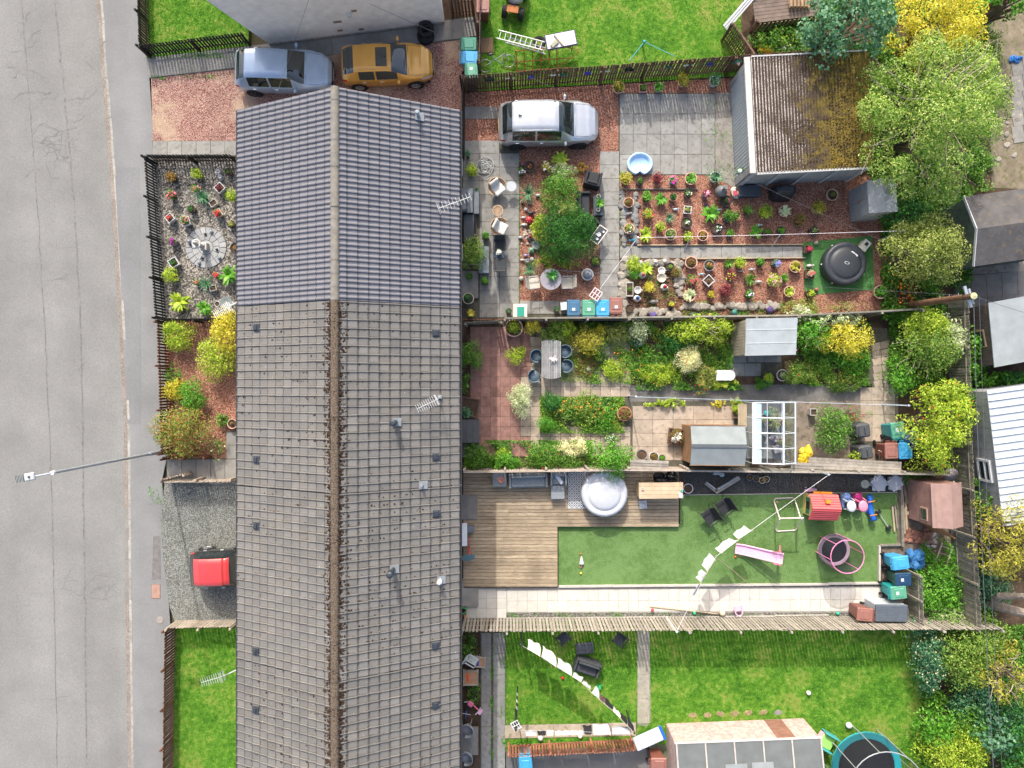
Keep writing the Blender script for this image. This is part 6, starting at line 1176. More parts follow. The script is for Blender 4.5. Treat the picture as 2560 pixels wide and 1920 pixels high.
def stones(name, label, cat, pts, m, s0, s1, seed, flat=.5):
    """pts: image pixel points, each a stone of its own part"""
    r = random.Random(seed); mes = [rock(seed*10+i, flat) for i in range(5)]
    for me in mes: me.materials.append(m)
    o = W(*pts[0]); t = thing(name, label, cat, (o.x,o.y,0))
    for p in pts:
        q = W(*p)-o; s = r.uniform(s0,s1); ob('stone', r.choice(mes), None, t, (q.x,q.y,s*flat*.3+.01), r.random()*6.28, scale=(s*r.uniform(.9,1.35),s,s))
    return t
r_ = random.Random(3)
stones('rockery_edge', 'upright grey stones edging the left end of the upper bed', 'rockery', [(1552+r_.uniform(0,10)+(i%2)*30, 484+i*4.2) for i in range(31)], STONED, .24, .38, 1)
stones('rockery_edge', 'pale stones edging the left of the bark rockery', 'rockery', [(1552+r_.uniform(0,14), 652+i*6.4) for i in range(21)], STONE, .26, .44, 2)
stones('rockery_edge', 'pale stones edging the top of the bark rockery', 'rockery', [(1558+i*8.4, 652+r_.uniform(0,10)) for i in range(18)], STONE, .22, .38, 3)
stones('rockery_edge', 'pale stones edging the right of the bark rockery', 'rockery', [(1692+r_.uniform(0,12), 662+i*7.5) for i in range(11)], STONE, .24, .4, 4)
stones('rockery_edge', 'row of stones along the foot of the lower bed', 'rockery', [(1560+i*9.6, 782+r_.uniform(-6,6)-(16 if i > 14 else 0)) for i in range(41)], STONE, .22, .42, 5)
stones('pebble_pile', 'loose pile of small white and brown pebbles beside the conifer', 'pebbles', [(1310+r_.uniform(-6,28), 582+r_.uniform(-14,30)) for i in range(42)], mat('pebble_mix', (.55,.46,.38), .8, .2, 4, 30, .1, rnd=.45), .06, .14, 6)
stones('brick_pile', 'heap of broken bricks beside the reddish shed', 'rubble', [(2262+r_.uniform(0,66), 1322+r_.uniform(0,36)) for i in range(46)], mat('brick_rubble', (.36,.17,.12), .9, .25, 5, 30, .3, rnd=.5), .14, .32, 7)
stones('rubble_edge', 'white rubble lumps under the reddish shed door', 'rubble', [(2318+r_.uniform(0,22), 1335+r_.uniform(0,36)) for i in range(13)], STONEW, .12, .28, 8)
stones('stone_edge', 'broken pale slabs at the edge of the right lane', 'rubble', [(2485+r_.uniform(0,70), 170+r_.uniform(0,230)) for i in range(40)], STONE, .08, .26, 9, .2)
stones('stone_edge', 'white rounded stones in the gravel strip by the house', 'stones', [(1172,715),(1174,722),(1180,728),(1184,738),(1188,730),(1190,740)], STONEW, .12, .24, 10)
# ------------------------------------------------------------------ small ornaments
def orn(zone, x, y, kind, col, s, label, col2=None, rz=0., z0=.02):
    p = Q(zone, x, y, s*.5); m = paint('orn_'+col, sc3(lin(col), .72), .5); t = thing('garden_ornament', label, 'ornament', (p.x,p.y,z0), rz)
    if kind == 'gnome':
        ob('body', MB().lathe([(.34*s,0),(.36*s,.15*s),(.30*s,.4*s),(.18*s,.55*s),(.0,.56*s)], 12), m, t, smooth=True); h = ob('head', MB().ball((0,0,.64*s), .17*s, 10), paint('orn_skin', (.62,.40,.30), .6), t, smooth=True); ob('hat', MB().lathe([(.20*s,.70*s),(.16*s,.82*s),(.0,1.12*s)], 12), paint('orn_'+(col2 or 'b02a2a'), '#'+(col2 or 'b02a2a'), .5), t, smooth=True)
        for a in (-1,1): ob('arm', MB().tube([(a*.28*s,0,.42*s),(a*.36*s,-.12*s,.25*s)], [.09*s,.06*s], 7), m, t)
    elif kind == 'animal':
        ob('body', MB().ball((0,0,.26*s), .27*s, 12, 1.35, .8, .85), m, t, smooth=True); ob('head', MB().ball((.36*s,0,.48*s), .17*s, 10, 1.15, .9, 1).ball((.50*s,0,.44*s), .08*s, 8), m, t, smooth=True)
        for a in (-1,1): ob('ear', MB().lathe([(.05*s,0),(.04*s,.12*s),(0,.17*s)], 6, (.30*s,a*.09*s,.60*s)), m, t); ob('leg', MB().tube([(.18*s,a*.12*s,.2*s),(.2*s,a*.13*s,0)], .06*s, 6), m, t)
        ob('tail', MB().tube([(-.34*s,0,.3*s),(-.46*s,.05*s,.42*s)], [.06*s,.03*s], 6), m, t)
    elif kind == 'ball':
        b = MB().ball((0,0,.5*s), .5*s, 14); r = random.Random(int(x+y)); b.v = [(a+r.gauss(0,.02*s), c+r.gauss(0,.02*s), d+r.gauss(0,.02*s)) for a, c, d in b.v]; ob('globe', b, m, t); ob('stake', MB().tube([(0,0,0),(0,0,.3*s)], .03*s, 6), BLACK, t)
    elif kind == 'vase':
        ob('body', MB().lathe([(.2*s,0),(.34*s,.2*s),(.36*s,.45*s),(.2*s,.75*s),(.26*s,.9*s),(.2*s,.9*s),(.14*s,.7*s)], 14), m, t, smooth=True); ob('base', MB().lathe([(.24*s,0),(.24*s,.05*s),(0,.05*s)], 14), m, t)
    elif kind == 'ring':
        ob('bowl', MB().lathe([(.2*s,0),(.42*s,.16*s),(.5*s,.34*s),(.42*s,.34*s),(.3*s,.16*s),(0,.13*s)], 18), m, t, smooth=True); ob('spout', MB().tube([(.42*s,0,.28*s),(.72*s,0,.36*s)], [.1*s,.03*s], 8), m, t)
    elif kind == 'bird':
        ob('body', MB().ball((0,0,.3*s), .22*s, 10, 1.5, .8, .9), m, t, smooth=True); ob('head', MB().ball((.28*s,0,.52*s), .12*s, 8), m, t, smooth=True); ob('beak', MB().tube([(.36*s,0,.52*s),(.5*s,0,.5*s)], [.04*s,.005], 6), paint('beak', (.6,.35,.1)), t); ob('tail', MB().box((-.38*s,0,.34*s), (.3*s,.16*s,.04*s), ry=.2), m, t); ob('legs', MB().tube([(0,.06*s,.2*s),(0,.06*s,0)], .02*s, 5).tube([(0,-.06*s,.2*s),(0,-.06*s,0)], .02*s, 5), m, t)
    elif kind == 'toad':
        ob('stalk', MB().lathe([(.26*s,0),(.2*s,.3*s),(.18*s,.5*s)], 12), paint('orn_white', (.75,.73,.7), .5), t, smooth=True); ob('cap', MB().lathe([(.2*s,.48*s),(.5*s,.5*s),(.46*s,.66*s),(.28*s,.84*s),(0,.9*s)], 16), m, t, smooth=True)
        for a in range(6): ob('spot', MB().ball((.32*s*math.cos(a),.32*s*math.sin(a),.78*s), .06*s, 7, 1, 1, .5), WHITE, t)
    elif kind == 'lantern':
        ob('base', MB().box((0,0,.05*s), (.5*s,.5*s,.1*s)), m, t); ob('cage', MB().box((0,0,.4*s), (.4*s,.4*s,.6*s), ch=.03*s), GLASS, t); ob('roof', MB().lathe([(.36*s,.7*s),(.1*s,.95*s),(0,1.0*s)], 4, rz=math.pi/4), m, t)
    return t
for a in (('f1',712,195,'vase','d8dadc',.36,'white urn pair upper one beside the dark pot in the pebble garden'),('f1',726,240,'vase','d0d2d6',.34,'white urn pair lower one beside the dark pot in the pebble garden'),('f1',868,597,'animal','d4d4d4',.3,'white stone animal under the eave of the pebble garden'),('f1',878,765,'animal','c8c8c8',.28,'small white stone figure under the eave beside the paved circle'),
    ('f1',425,842,'ball','9aa4ae',.15,'pale glass globe on the left rim of the paved circle'),('f1',638,752,'ball','9ca4aa',.15,'pale globe on the top rim of the paved circle'),('f1',712,1000,'ball','8c98a6',.15,'blue grey globe on the lower right rim of the paved circle'),('f1',520,1045,'ball','a0a6ac',.15,'pale globe on the bottom rim of the paved circle'),
    ('f1',688,920,'ball','3a4048',.12,'dark solar globe at the right inner ring of the paved circle'),('f1',438,868,'ball','3a4048',.13,'dark solar globe at the left inner ring of the paved circle'),('f1',580,775,'ball','2a3038',.12,'dark solar globe at the top inner ring of the paved circle'),('f1',550,1000,'ball','3a4450',.13,'dark solar globe at the bottom inner ring of the paved circle'),
    ('a',1010,1165,'toad','c4202c',.34,'red capped toadstool ornament in the gravel island'),('a',930,1125,'animal','dcd8d2',.26,'white stone animal above the toadstool'),('a',935,1225,'animal','e0ddd6',.32,'white stone animal left of the toadstool'),('a',1035,1060,'animal','4a4d50',.38,'dark grey animal figure beside the conifer'),('a',965,1015,'ball','c8ccd8',.16,'pale glass ball in the gravel island'),('a',920,925,'ball','4a4440',.16,'dark round stone ball in the gravel island'),('a',1025,930,'bird','8ab0a0',.24,'pale green bird figure in the gravel island'),
    ('a',1135,815,'animal','e0dcd6',.34,'white sitting animal right of the silver spiky plant'),('a',892,1400,'animal','c8ccc8',.3,'grey white animal at the left edge of the gravel island'),('a',1030,1400,'gnome','888c92',.4,'grey stone figure by the pebble pile'),('b',965,248,'ring','b8bcc0',.42,'grey bowl with a white bird beside the conifer'),('b',838,375,'animal','b0a0c0',.3,'purple and silver figure in the gravel island'),('b',915,425,'ball','c8c4c0',.22,'shiny mirrored ball beside the conifer'),('b',795,432,'animal','d8d4ce',.26,'white shell ornament left of the silver ball'),('b',858,445,'vase','b8b8bc',.3,'silver vase below the purple figure'),('b',785,655,'ball','e0dcd4',.2,'white stone ball below the lower silver spiky plant'),('b',905,318,'lantern','8ec0a0',.42,'pale green lantern in the gravel island'),
    ('e',480,485,'gnome','d8dce4',.42,'gnome with a red hat and blue trousers in the bark rockery','c8505a'),('e',780,650,'gnome','e4e4e0',.44,'white gnome with a red hat beside the yellow leaved pot','c02a3a'),('e',405,805,'gnome','e8eaee',.44,'white gnome with a blue hat above the brown wheelie bin','2a5aa8'),('e',625,850,'animal','9a9894',.42,'grey sleeping cat ornament in the bark rockery'),('e',745,420,'ring','e8e8e4',.34,'white teardrop shaped dish at the top of the rockery'),('e',415,690,'ring','e8e6e0',.34,'white teardrop shaped dish at the left of the rockery'),('e',745,518,'ring','c8c0b0',.44,'round stone bird bath in the bark rockery'),
    ('e',625,1040,'ball','6a5aa0',.32,'purple flower ball by the weathered fence'),('f',250,1190,'ball','5a4a88',.32,'purple flower ball right of the lower bed stones'),('e',1745,1005,'ball','2a7a70',.3,'teal ball by the weathered fence'),('e',1180,1030,'animal','2f5a4e',.42,'dark green crocodile like figure by the weathered fence'),('e',460,310,'ball','ecebe8',.16,'white egg shaped ornament on the rockery top edge'),('e',660,298,'ball','e8e6e2',.18,'white round ornament on the rockery top edge middle'),('e',785,292,'ball','e6e4e0',.18,'white round ornament on the rockery top edge right'),
    ('c',935,790,'animal','c8d4dc',.3,'pale blue hare figure in the third row of pots'),('c',1525,795,'animal','ccd8e0',.3,'pale blue hare figure left of the blue pot'),('d',95,1008,'animal','c8d8e0',.3,'pale blue hare figure near the white rope'),('c',282,845,'animal','dcdcd8',.3,'white swan figure on the stone border'),('c',350,1215,'bird','3aa8c8',.36,'turquoise bird figure at the foot of the stone border'),('c',1355,738,'vase','4a3a80',.2,'small purple glass jar in the third row of pots'),
    ('e',1300,470,'bird','a8c8d0',.3,'pale blue bird between the dark pot and the white square planter'),('e',1995,405,'bird','c8d0d8',.3,'pale grey bird near the top of the lower bed'),('e',2085,575,'bird','d8d8d8',.34,'white bird right of the dark square pot'),('e',1840,430,'bird','c8ccd0',.22,'small grey bird below the lime bush'),('f',800,575,'animal','d8d4c8',.36,'white and grey puppy figure on the turf mat'),('f',885,262,'ball','c8b8a8',.2,'pale round ornament at the top of the turf mat'),('f',890,905,'ball','c07a6a',.18,'coral coloured ornament at the bottom of the turf mat'),
    ('t4',1235,95,'animal','8a8c88',.62,'grey animal shaped driftwood on the raised platform'),('k1',960,1235,'ball','e8e8e6',.24,'white ball on the grass strip above the orange fence'),('k1',1390,1215,'ball','e4e0d0',.2,'cream ball on the grass strip above the orange fence')):
    orn(*a)
# fountain on the paved circle
fc = Q('f1', 575, 900, .04); ft = thing('fountain', 'white stone fountain column on the paved circle', 'fountain', fc); SW_ = mat('stone_white', (.46,.455,.44), .8, .1, 6, 40, .2)
ob('plinth', MB().box((.04,0,.15), (.3,.34,.3), ch=.02), SW_, ft); ob('column', MB().lathe([(.13,.3),(.10,.36),(.085,.5),(.10,.72),(.13,.76)], 16), SW_, ft, smooth=True); ob('bowl', MB().lathe([(.06,.74),(.17,.80),(.20,.90),(.16,.90),(.1,.84),(0,.82)], 18), SW_, ft, smooth=True); ob('figure', MB().lathe([(.07,.82),(.09,.95),(.05,1.05),(.07,1.12),(0,1.18)], 12), SW_, ft, smooth=True)
b = Q('f1', 795, 1425, .3); t = thing('bird_bath', 'glass topped white bird bath at the foot of the pebble garden', 'bird bath', b-Vector((0,0,.3))); ob('stand', MB().lathe([(.16,0),(.07,.08),(.06,.4),(.12,.48)], 12), SW_, t); ob('dish', MB().lathe([(.1,.46),(.25,.52),(.27,.56),(.24,.56),(0,.5)], 22), paint('dish_pale', (.2,.23,.22), .2), t)
# ------------------------------------------------------------------ garden furniture
RAT = mat('rattan_black', (.028,.030,.034), .7, .3, 20, 60, .4); RATG = mat('rattan_grey', (.24,.265,.28), .75, .2, 18, 60, .4); CUSH = mat('cushion_white', (.60,.585,.55), .9, .04, 5, 40, .1); TUB = paint('resin_bluegrey', (.10,.145,.18), .45); WICK = mat('wicker', (.58,.40,.25), .8, .15, 20, 60, .3); LEG = paint('leg_dark', (.03,.03,.032), .5); TEXT = mat('textilene', (.055,.06,.066), .85, .12, 8, 70, .2)
SAND = mat('fabric_sand', (.52,.49,.42), .9, .08); DGB = mat('storage_darkgrey', (.055,.064,.075), .6, .12, 3, 40, .2)
def legs4(t, x, y, h, m=LEG, r=.014, sp=1.0, tops=1.0):
    for a in (-1,1):
        for b in (-1,1): ob('leg', MB().tube([(a*x*tops,b*y*tops,h),(a*x*sp,b*y*sp,0)], r, 6), m, t)
def boxchair(name, label, cat, p, rz, w, d, m, cm, arms=True, back=.72, seat=.40, aw=.11):
    t = thing(name, label, cat, (p.x,p.y,.03), rz); ob('seat_base', MB().box((0,-.02,seat*.5), (w-.02,d-.04,seat-.04), ch=.02), m, t); ob('seat_cushion', MB().box((0,-.03,seat+.045), (w-2*aw-.02,d-.16,.09), ch=.025), cm, t)
    ob('backrest', MB().box((0,d/2-.06,back*.5+.02), (w,.1,back), ch=.025), m, t); ob('back_cushion', MB().box((0,d/2-.15,seat+.24), (w-2*aw-.03,.09,.3), rx=-.15, ch=.02), cm, t)
    if arms:
        for s in (-1,1): ob('arm', MB().box((s*(w/2-aw/2),-.04,.31), (aw,d-.12,.6), ch=.025), m, t)
    legs4(t, w/2-.05, d/2-.05, .05); return t
GC = mat('cushion_black', (.04,.042,.046), .9, .12)
boxchair('rattan_armchair', 'black rattan armchair at the top of the gravel island', 'armchair', Q('a',1890,605,.4), R(-30+180-180+195), .72, .7, RAT, GC); boxchair('rattan_sofa', 'black rattan two seat sofa beside the conifer', 'sofa', Q('a',1758,950,.4), R(90), 1.08, .62, RAT, GC)
boxchair('rattan_armchair', 'black rattan armchair partly under the oblong glass table', 'armchair', Q('a',1875,1235,.4), R(38), .62, .6, RAT, GC)
t = thing('coffee_table', 'black rattan coffee table with a plant and candle pots', 'table', Q('a',1970,968,.4)-Vector((0,0,.37)), 0); ob('top', MB().box((0,0,.42), (.47,.86,.05), ch=.012), mat('table_slate', (.05,.065,.08), .4, .1), t); ob('apron', MB().box((0,0,.23), (.42,.8,.34)), RAT, t); legs4(t, .2, .38, .08)
pot('a',1970,965,'wh',.05,.1,'ros','bright',.2,.16,'green spiky plant on the black coffee table',z0=.46); pot('a',1955,868,'wh',.09,.08,'tuft','bright',.05,.04,'small white dish of green leaves on the coffee table',z0=.46); pot('a',1950,1052,'wh',.08,.14,'','bright',.05,.04,'small white pot at the lower end of the coffee table',z0=.46)
t = thing('glass_table', 'oblong glass topped table set at an angle beside the path', 'table', Q('a',1972,1368,.6)-Vector((0,0,.57)), R(-36)); fr = MB()
for x, y, a, b in ((0,.38,.46,.04),(0,-.38,.46,.04),(.21,0,.04,.76),(-.21,0,.04,.76)): fr.box((x,y,.62), (a,b,.03))
ob('frame', fr, mat('frame_white', (.66,.6,.55), .5), t); ob('glass_top', MB().box((0,0,.618), (.40,.74,.012)), paint('glass_dark', (.06,.065,.07), .08), t); legs4(t, .19, .36, .6, mat('frame_white', (.66,.6,.55)))
for i, (x, y, s) in enumerate(((0,.0,.09),(.05,-.2,.06),(-.1,-.05,.04),(.1,.22,.05))): ob('ornament_dish', MB().lathe([(s*.6,.625),(s,.67),(s*.8,.67),(0,.64)], 12, (x,y,0)), WHITE, t)
def rchair(label, p, rz):
    t = thing('wicker_chair', label, 'armchair', (p.x,p.y,.03), rz); m = MB(); k = 14; vs = []
    for h, r in ((.40,.30),(.50,.36),(.66,.40),(.74,.41)):
        for i in range(k+1): a = R(-20)+R(220)*i/k; hh = h if h < .6 else h-.18*abs(math.cos(a))**2; vs.append((r*math.cos(a), r*math.sin(a)*.95, hh))
    n = k+1; m.add(vs, [(j*n+i,j*n+i+1,(j+1)*n+i+1,(j+1)*n+i) for j in range(3) for i in range(k)]); ob('shell', m, WICK, t); ob('shell_rim', MB().tube(vs[3*n:], .016, 6), WICK, t)
    ob('seat_frame', MB().lathe([(.30,.36),(.33,.40),(0,.40)], 18), WICK, t); ob('seat_cushion', MB().box((0,-.06,.45), (.52,.52,.1), ch=.04), CUSH, t); ob('back_cushion', MB().box((0,.2,.62), (.46,.11,.36), rx=-.35, ch=.035), CUSH, t); legs4(t, .2, .2, .38, LEG, .011, 1.35); return t
rchair('wicker chair with white cushions nearest the garden hose', Q('a',570,712,.5), R(38)); rchair('wicker chair with white cushions below the round wicker stool', Q('a',605,1262,.5), R(62))
t = thing('side_table', 'round grey metal side table beside the upper wicker chair', 'table', Q('a',765,698,.48)-Vector((0,0,.45)), 0); ob('top', MB().lathe([(.22,.47),(.225,.49),(0,.49)], 26), paint('metal_grey', (.42,.45,.47), .5), t); legs4(t, .13, .13, .47, LEG, .009, 1.3)
t = thing('wicker_stool', 'round wicker stool between the two wicker chairs', 'stool', Q('a',578,1030,.46)-Vector((0,0,.43)), 0); ob('rim', MB().lathe([(.20,.44),(.235,.45),(.235,.48),(.2,.48)], 26, caps=False), WICK, t)
for i in range(8): ob('spoke', MB().tube([(0,0,.465),(.21*math.cos(i*.785),.21*math.sin(i*.785),.465)], .008, 5), WICK, t)
for r in (.05,.1,.15): ob('ring', MB().lathe([(r-.014,.46),(r,.472),(r+.014,.46)], 20, caps=False), WICK, t)
legs4(t, .12, .12, .45, LEG, .009, 1.3)
def storage(name, label, cat, p, rz, w, d, h, m, lm=None, slats=0):
    t = thing(name, label, cat, (p.x,p.y,.03), rz); ob('box', MB().box((0,0,h*.46), (w-.03,d-.03,h*.92), ch=.015), m, t); l = ob('lid', MB().box((0,0,h*.95), (w,d,h*.1), ch=.012), lm or m, t)
    for i in range(slats): ob('lid_slat', MB().box((0,-d/2+(i+.5)*d/slats,h+.002), (w-.05,d/slats-.012,.012)), lm or m, l)
    return t
storage('storage_bench', 'long dark grey storage bench against the house wall', 'storage bench', Q('a',178,1275,.5), 0, .47, 1.2, .5, DGB); storage('storage_bench', 'grey slatted bench beside the wall bush', 'bench', Q('b',336,432,.45), 0, .45, 1.18, .45, mat('bench_grey', (.16,.185,.205), .7, .15), None, 0)
t = thing('plant_stand', 'stepped grey plant stand under the roof aerial', 'plant stand', Q('a',195,910,.5)-Vector((0,0,.47)), 0)
for i, (x, h) in enumerate(((-.26,.86),(0,.62),(.27,.42))): ob('shelf', MB().box((x,.02,h), (.25,1.06 if i else .9,.04), ch=.006), mat('stand_grey', (.15,.17,.19), .7, .2, 3), t); ob('shelf_side', MB().box((x,-.45,h/2), (.23,.03,h)).box((x,.45,h/2), (.23,.03,h)), mat('stand_grey', (.15,.17,.19)), t)
def fold(label, p, rz, m=TEXT, fm=None, w=.52):
    fm = fm or LEG; t = thing('garden_chair', label, 'chair', (p.x,p.y,.03), rz); ob('seat', MB().box((0,-.05,.44), (w-.06,.46,.014)), m, t); ob('backrest', MB().box((0,.26,.70), (w-.06,.014,.56), rx=-.28), m, t)
    for s in (-1,1): ob('side_frame', MB().tube([(s*w/2,-.26,0),(s*w/2,-.28,.44),(s*w/2,-.24,.62),(s*w/2,.2,.64),(s*w/2,.33,.98)], .013, 6), fm, t); ob('rear_leg', MB().tube([(s*w/2,.14,.5),(s*w/2,.34,0)], .013, 6), fm, t); ob('armrest', MB().box((s*w/2,-.02,.645), (.05,.46,.022), ch=.006), fm, t)
    ob('top_bar', MB().tube([(-w/2,.33,.98),(w/2,.33,.98)], .014, 6), fm, t); return t
fold('black folding chair below the wicker chairs', Q('b',525,250,.5), R(0)); fold('black folding chair facing up towards the black stool', Q('b',528,500,.5), R(180))
t = thing('garden_stool', 'black square stool with a white flower bowl', 'stool', Q('b',515,375,.45)-Vector((0,0,.42)), 0); ob('top', MB().box((0,0,.45), (.5,.30,.04), ch=.02), paint('stool_navy', (.03,.05,.085), .5), t); legs4(t, .2, .11, .44)
pot('b',520,365,'bk',.1,.1,'flow','silver',.13,.08,'bowl of white flowers on the black stool','f4f4f2',z0=.5,fk=20)
t = thing('glass_table', 'round frosted glass table between two sand coloured chairs', 'table', Q('b',1140,665,.7)-Vector((0,0,.67)), 0); ob('top', MB().lathe([(.45,.70),(.465,.705),(.465,.715),(0,.717)], 36), paint('glass_frost', (.30,.285,.31), .2), t); legs4(t, .26, .26, .7, paint('frame_greyb', (.4,.39,.4), .4), .014, 1.25); ob('parasol_hole', MB().lathe([(.03,.717),(.03,.722),(0,.722)], 10), LEG, t)
pot('b',1145,650,'tl',.05,.1,'host','dark',.24,.1,'dark green leafy centrepiece on the round glass table',z0=.75)
fold('sand coloured folding chair left of the round glass table', Q('b',930,708,.55), R(97), SAND, mat('frame_greyb2', (.35,.34,.33))); fold('sand coloured folding chair right of the round glass table', Q('b',1345,705,.55), R(-88), SAND, mat('frame_greyb2', (.35,.34,.33)))
t = thing('fire_pit', 'grey domed fire pit on a white ring', 'fire pit', Q('b',1580,608,.3)-Vector((0,0,.27)), 0); ob('bowl', MB().lathe([(.16,0),(.26,.2),(.265,.32),(.24,.32),(0,.28)], 24), WHITE, t); ob('dome', MB().lathe([(.22,.31),(.2,.42),(.1,.52),(0,.55)], 20), mat('mesh_grey', (.25,.26,.28), .5, .2), t, smooth=True); ob('knob', MB().ball((0,0,.57), .03, 8), BLACK, t)
t = thing('plastic_crate', 'white and pink open plastic peg basket on the washing line over the path', 'basket', Q('b',1682,845,1.2), R(-35))
for x in (-.2,-.07,.07,.2): ob('bar', MB().box((x,0,0), (.03,.44,.03)), paint('basket_pink', (.78,.62,.68), .5), t)
for y in (-.21,0,.21): ob('rim', MB().box((0,y,.01), (.43,.03,.04)), WHITE, t)
t = storage('water_butt', 'cream box with an open green lid by the fence', 'box', Q('b',772,1040,.5), 0, .62, .58, .5, mat('cream_box', (.66,.63,.54), .6, .08)); ob('green_tray', MB().box((.02,-.05,.505), (.32,.42,.02)), paint('tray_green', (.03,.30,.22), .4), t)
storage('small_box', 'small white plastic box left of the wheelie bin row', 'box', Q('b',1298,990,.4), .1, .3, .34, .4, WHITE)
# hose, pool, stove, barbecue, hot tubs
rr_ = random.Random(8); pts = []
p0 = Q('a',400,425,.05)
for i in range(240): a = i*.33; r = .22+.09*math.sin(i*.071)+.05*math.sin(i*.19); pts.append((.13*math.sin(i*.06)+r*math.cos(a), .16*math.cos(i*.045)+r*math.sin(a), .02+.03*(i%11)/11+.0004*i))
tag(ob('garden_hose', MB().tube(pts, .013, 5), mat('hose_grey', (.42,.43,.42), .6), None, p0), 'tangled grey garden hose on the patio', 'hose')
pl = thing('paddling_pool', 'pale blue plastic shell paddling pool on the back patio', 'paddling pool', Q('c',437,170,.12)-Vector((0,0,.09)), 0); BP = paint('pool_blue', (.42,.62,.86), .3); k = 48; rings = []
for rr0, z in ((1.0,0.0),(1.04,.10),(1.02,.20),(.93,.215),(.84,.17),(.78,.07),(.0,.05)):
    rings.append([(rr0*.55*(math.cos(2*math.pi*i/k)), rr0*.49*(math.sin(2*math.pi*i/k))+(.0 if math.sin(2*math.pi*i/k) > -.5 else .16*max(0,1-abs(math.cos(2*math.pi*i/k))*3.2))*rr0, z) for i in range(k)])
ob('shell', MB().add([q for r in rings for q in r], [(j*k+i, j*k+(i+1)%k, (j+1)*k+(i+1)%k, (j+1)*k+i) for j in range(6) for i in range(k)]), BP, pl, smooth=True); ob('drain_plug', MB().lathe([(.03,.052),(.03,.06),(0,.062)], 10), WHITE, pl)
ch = thing('chimney_stove', 'grey metal chimney stove at the garage corner', 'stove', Q('c',1568,545,.5)-Vector((0,0,.47)), 0); IR = paint('iron_grey', (.17,.175,.185), .55, .3); ob('belly', MB().lathe([(.1,.2),(.24,.3),(.27,.45),(.22,.62),(.1,.72),(.07,.75)], 20), IR, ch, smooth=True); ob('flue', MB().tube([(0,0,.7),(0,0,1.15)], .065, 14, False), IR, ch); ob('rain_cap', MB().lathe([(.085,1.15),(.085,1.17),(.05,1.17)], 14), IR, ch); legs4(ch, .12, .12, .3, IR, .014, 1.4); ob('door', MB().box((0,-.26,.45), (.16,.03,.16), ch=.02), BLACK, ch)
storage('cushion_box', 'low black plastic trunk beside the garage wall', 'trunk', Q('c',1955,540,.3), R(1), 1.0, .5, .32, DGB)
t = thing('compost_bag', 'torn white and red compost bag beside the black trunk', 'bag', Q('c',1765,555,.2)-Vector((0,0,.17)), .2); m = MB().box((0,0,.14), (.34,.46,.26), ch=.09); m.v = [(a+random.gauss(0,.02), b+random.gauss(0,.02), c) for a, b, c in m.v]; ob('sack', m, mat('bag_white', (.62,.58,.52), .6, .2), t); ob('print', MB().box((-.05,-.06,.275), (.2,.2,.006)), paint('print_red', (.5,.08,.1)), t); ob('open_top', MB().box((.06,.1,.276), (.14,.16,.006)), SOIL, t)
bq = thing('covered_barbecue', 'black sheet covered barbecue beside the garage wall', 'barbecue', Q('d',450,540,.6)-Vector((0,0,.57)), R(-2)); m = MB(); k = 20
rings = [[((sx*.62)*math.copysign(abs(math.cos(2*math.pi*i/k))**.6, math.cos(2*math.pi*i/k))*(1+.05*math.sin(i*2.3)*(1-z)), (sy*.62)*math.copysign(abs(math.sin(2*math.pi*i/k))**.6, math.sin(2*math.pi*i/k))*(1+.06*math.sin(i*3.1)*(1-z)), z) for i in range(k)] for z, sx, sy in ((0,.84,.56),(.3,.80,.5),(.62,.74,.42),(.80,.66,.34),(.93,.46,.24),(.96,.40,.2))]
ob('cover', MB().add([q for r in rings for q in r], [(j*k+i, j*k+(i+1)%k, (j+1)*k+(i+1)%k, (j+1)*k+i) for j in range(5) for i in range(k)]+[tuple(range(5*k,6*k))]), paint('cover_black', (.022,.026,.032), .42), bq); ob('side_shelf', MB().box((-.36,.0,.55), (.1,.4,.3), ch=.03), paint('cover_black', (.022,.026,.032)), bq)
def hottub(label, u, v, r, h, side, top, badge=None, rz=0):
    p = W(u, v, h); t = thing('hot_tub', label, 'hot tub', (p.x,p.y,.03), rz); k = 44; r0 = r
    ob('wall', MB().lathe([(r*.93,0),(r*1.0,.08),(r*1.03,h*.5),(r*1.0,h*.85)], k), side, t, smooth=True)
    cv_ = [(r*1.02,h*.55),(r*1.035,h*.8),(r*.98,h*.97),(r*.9,h*1.0),(r*.8,h*.985),(r*.745,h*.955),(r*.73,h*.985),(r*.6,h*1.06),(r*.3,h*1.09),(0,h*1.10)]; m = MB().lathe(cv_, k)
    vs = []
    for i, (a, b, c) in enumerate(m.v):
        ring = i//k; j = i%k; vs.append((a, b, c + (.010*math.sin(j*math.pi)*1 if 2 <= ring <= 3 else 0)+ (random.gauss(0,.006) if ring in (2,3) else 0)))
    m.v = vs; ob('cover', m, top, t, smooth=True)
    for i in range(6): a = i*1.047+.3; ob('strap_clip', MB().box((r*1.04*math.cos(a), r*1.04*math.sin(a), h*.5), (.04,.06,.06), rz=a), WHITE, t)
    if badge: ob('badge', MB().lathe([(.11,h*1.103),(.11,h*1.108),(.085,h*1.108)], 20, (0,0,0), 1.0, .55, 0, False), badge, t)
    return t
CVB = paint('tub_cover_black', (.032,.037,.044), .5); CVW = paint('tub_cover_white', (.46,.48,.51), .6)
t = hottub('black round inflatable hot tub on the green turf mat', 2115, 658, .92, .66, CVB, CVB, WHITE, -.3); ob('leaflet', MB().box((.18,.4,.70), (.34,.26,.004), rz=-.35), WHITE, t); ob('leaflet_print', MB().box((.16,.42,.704), (.1,.06,.002), rz=.3), DGB, t)
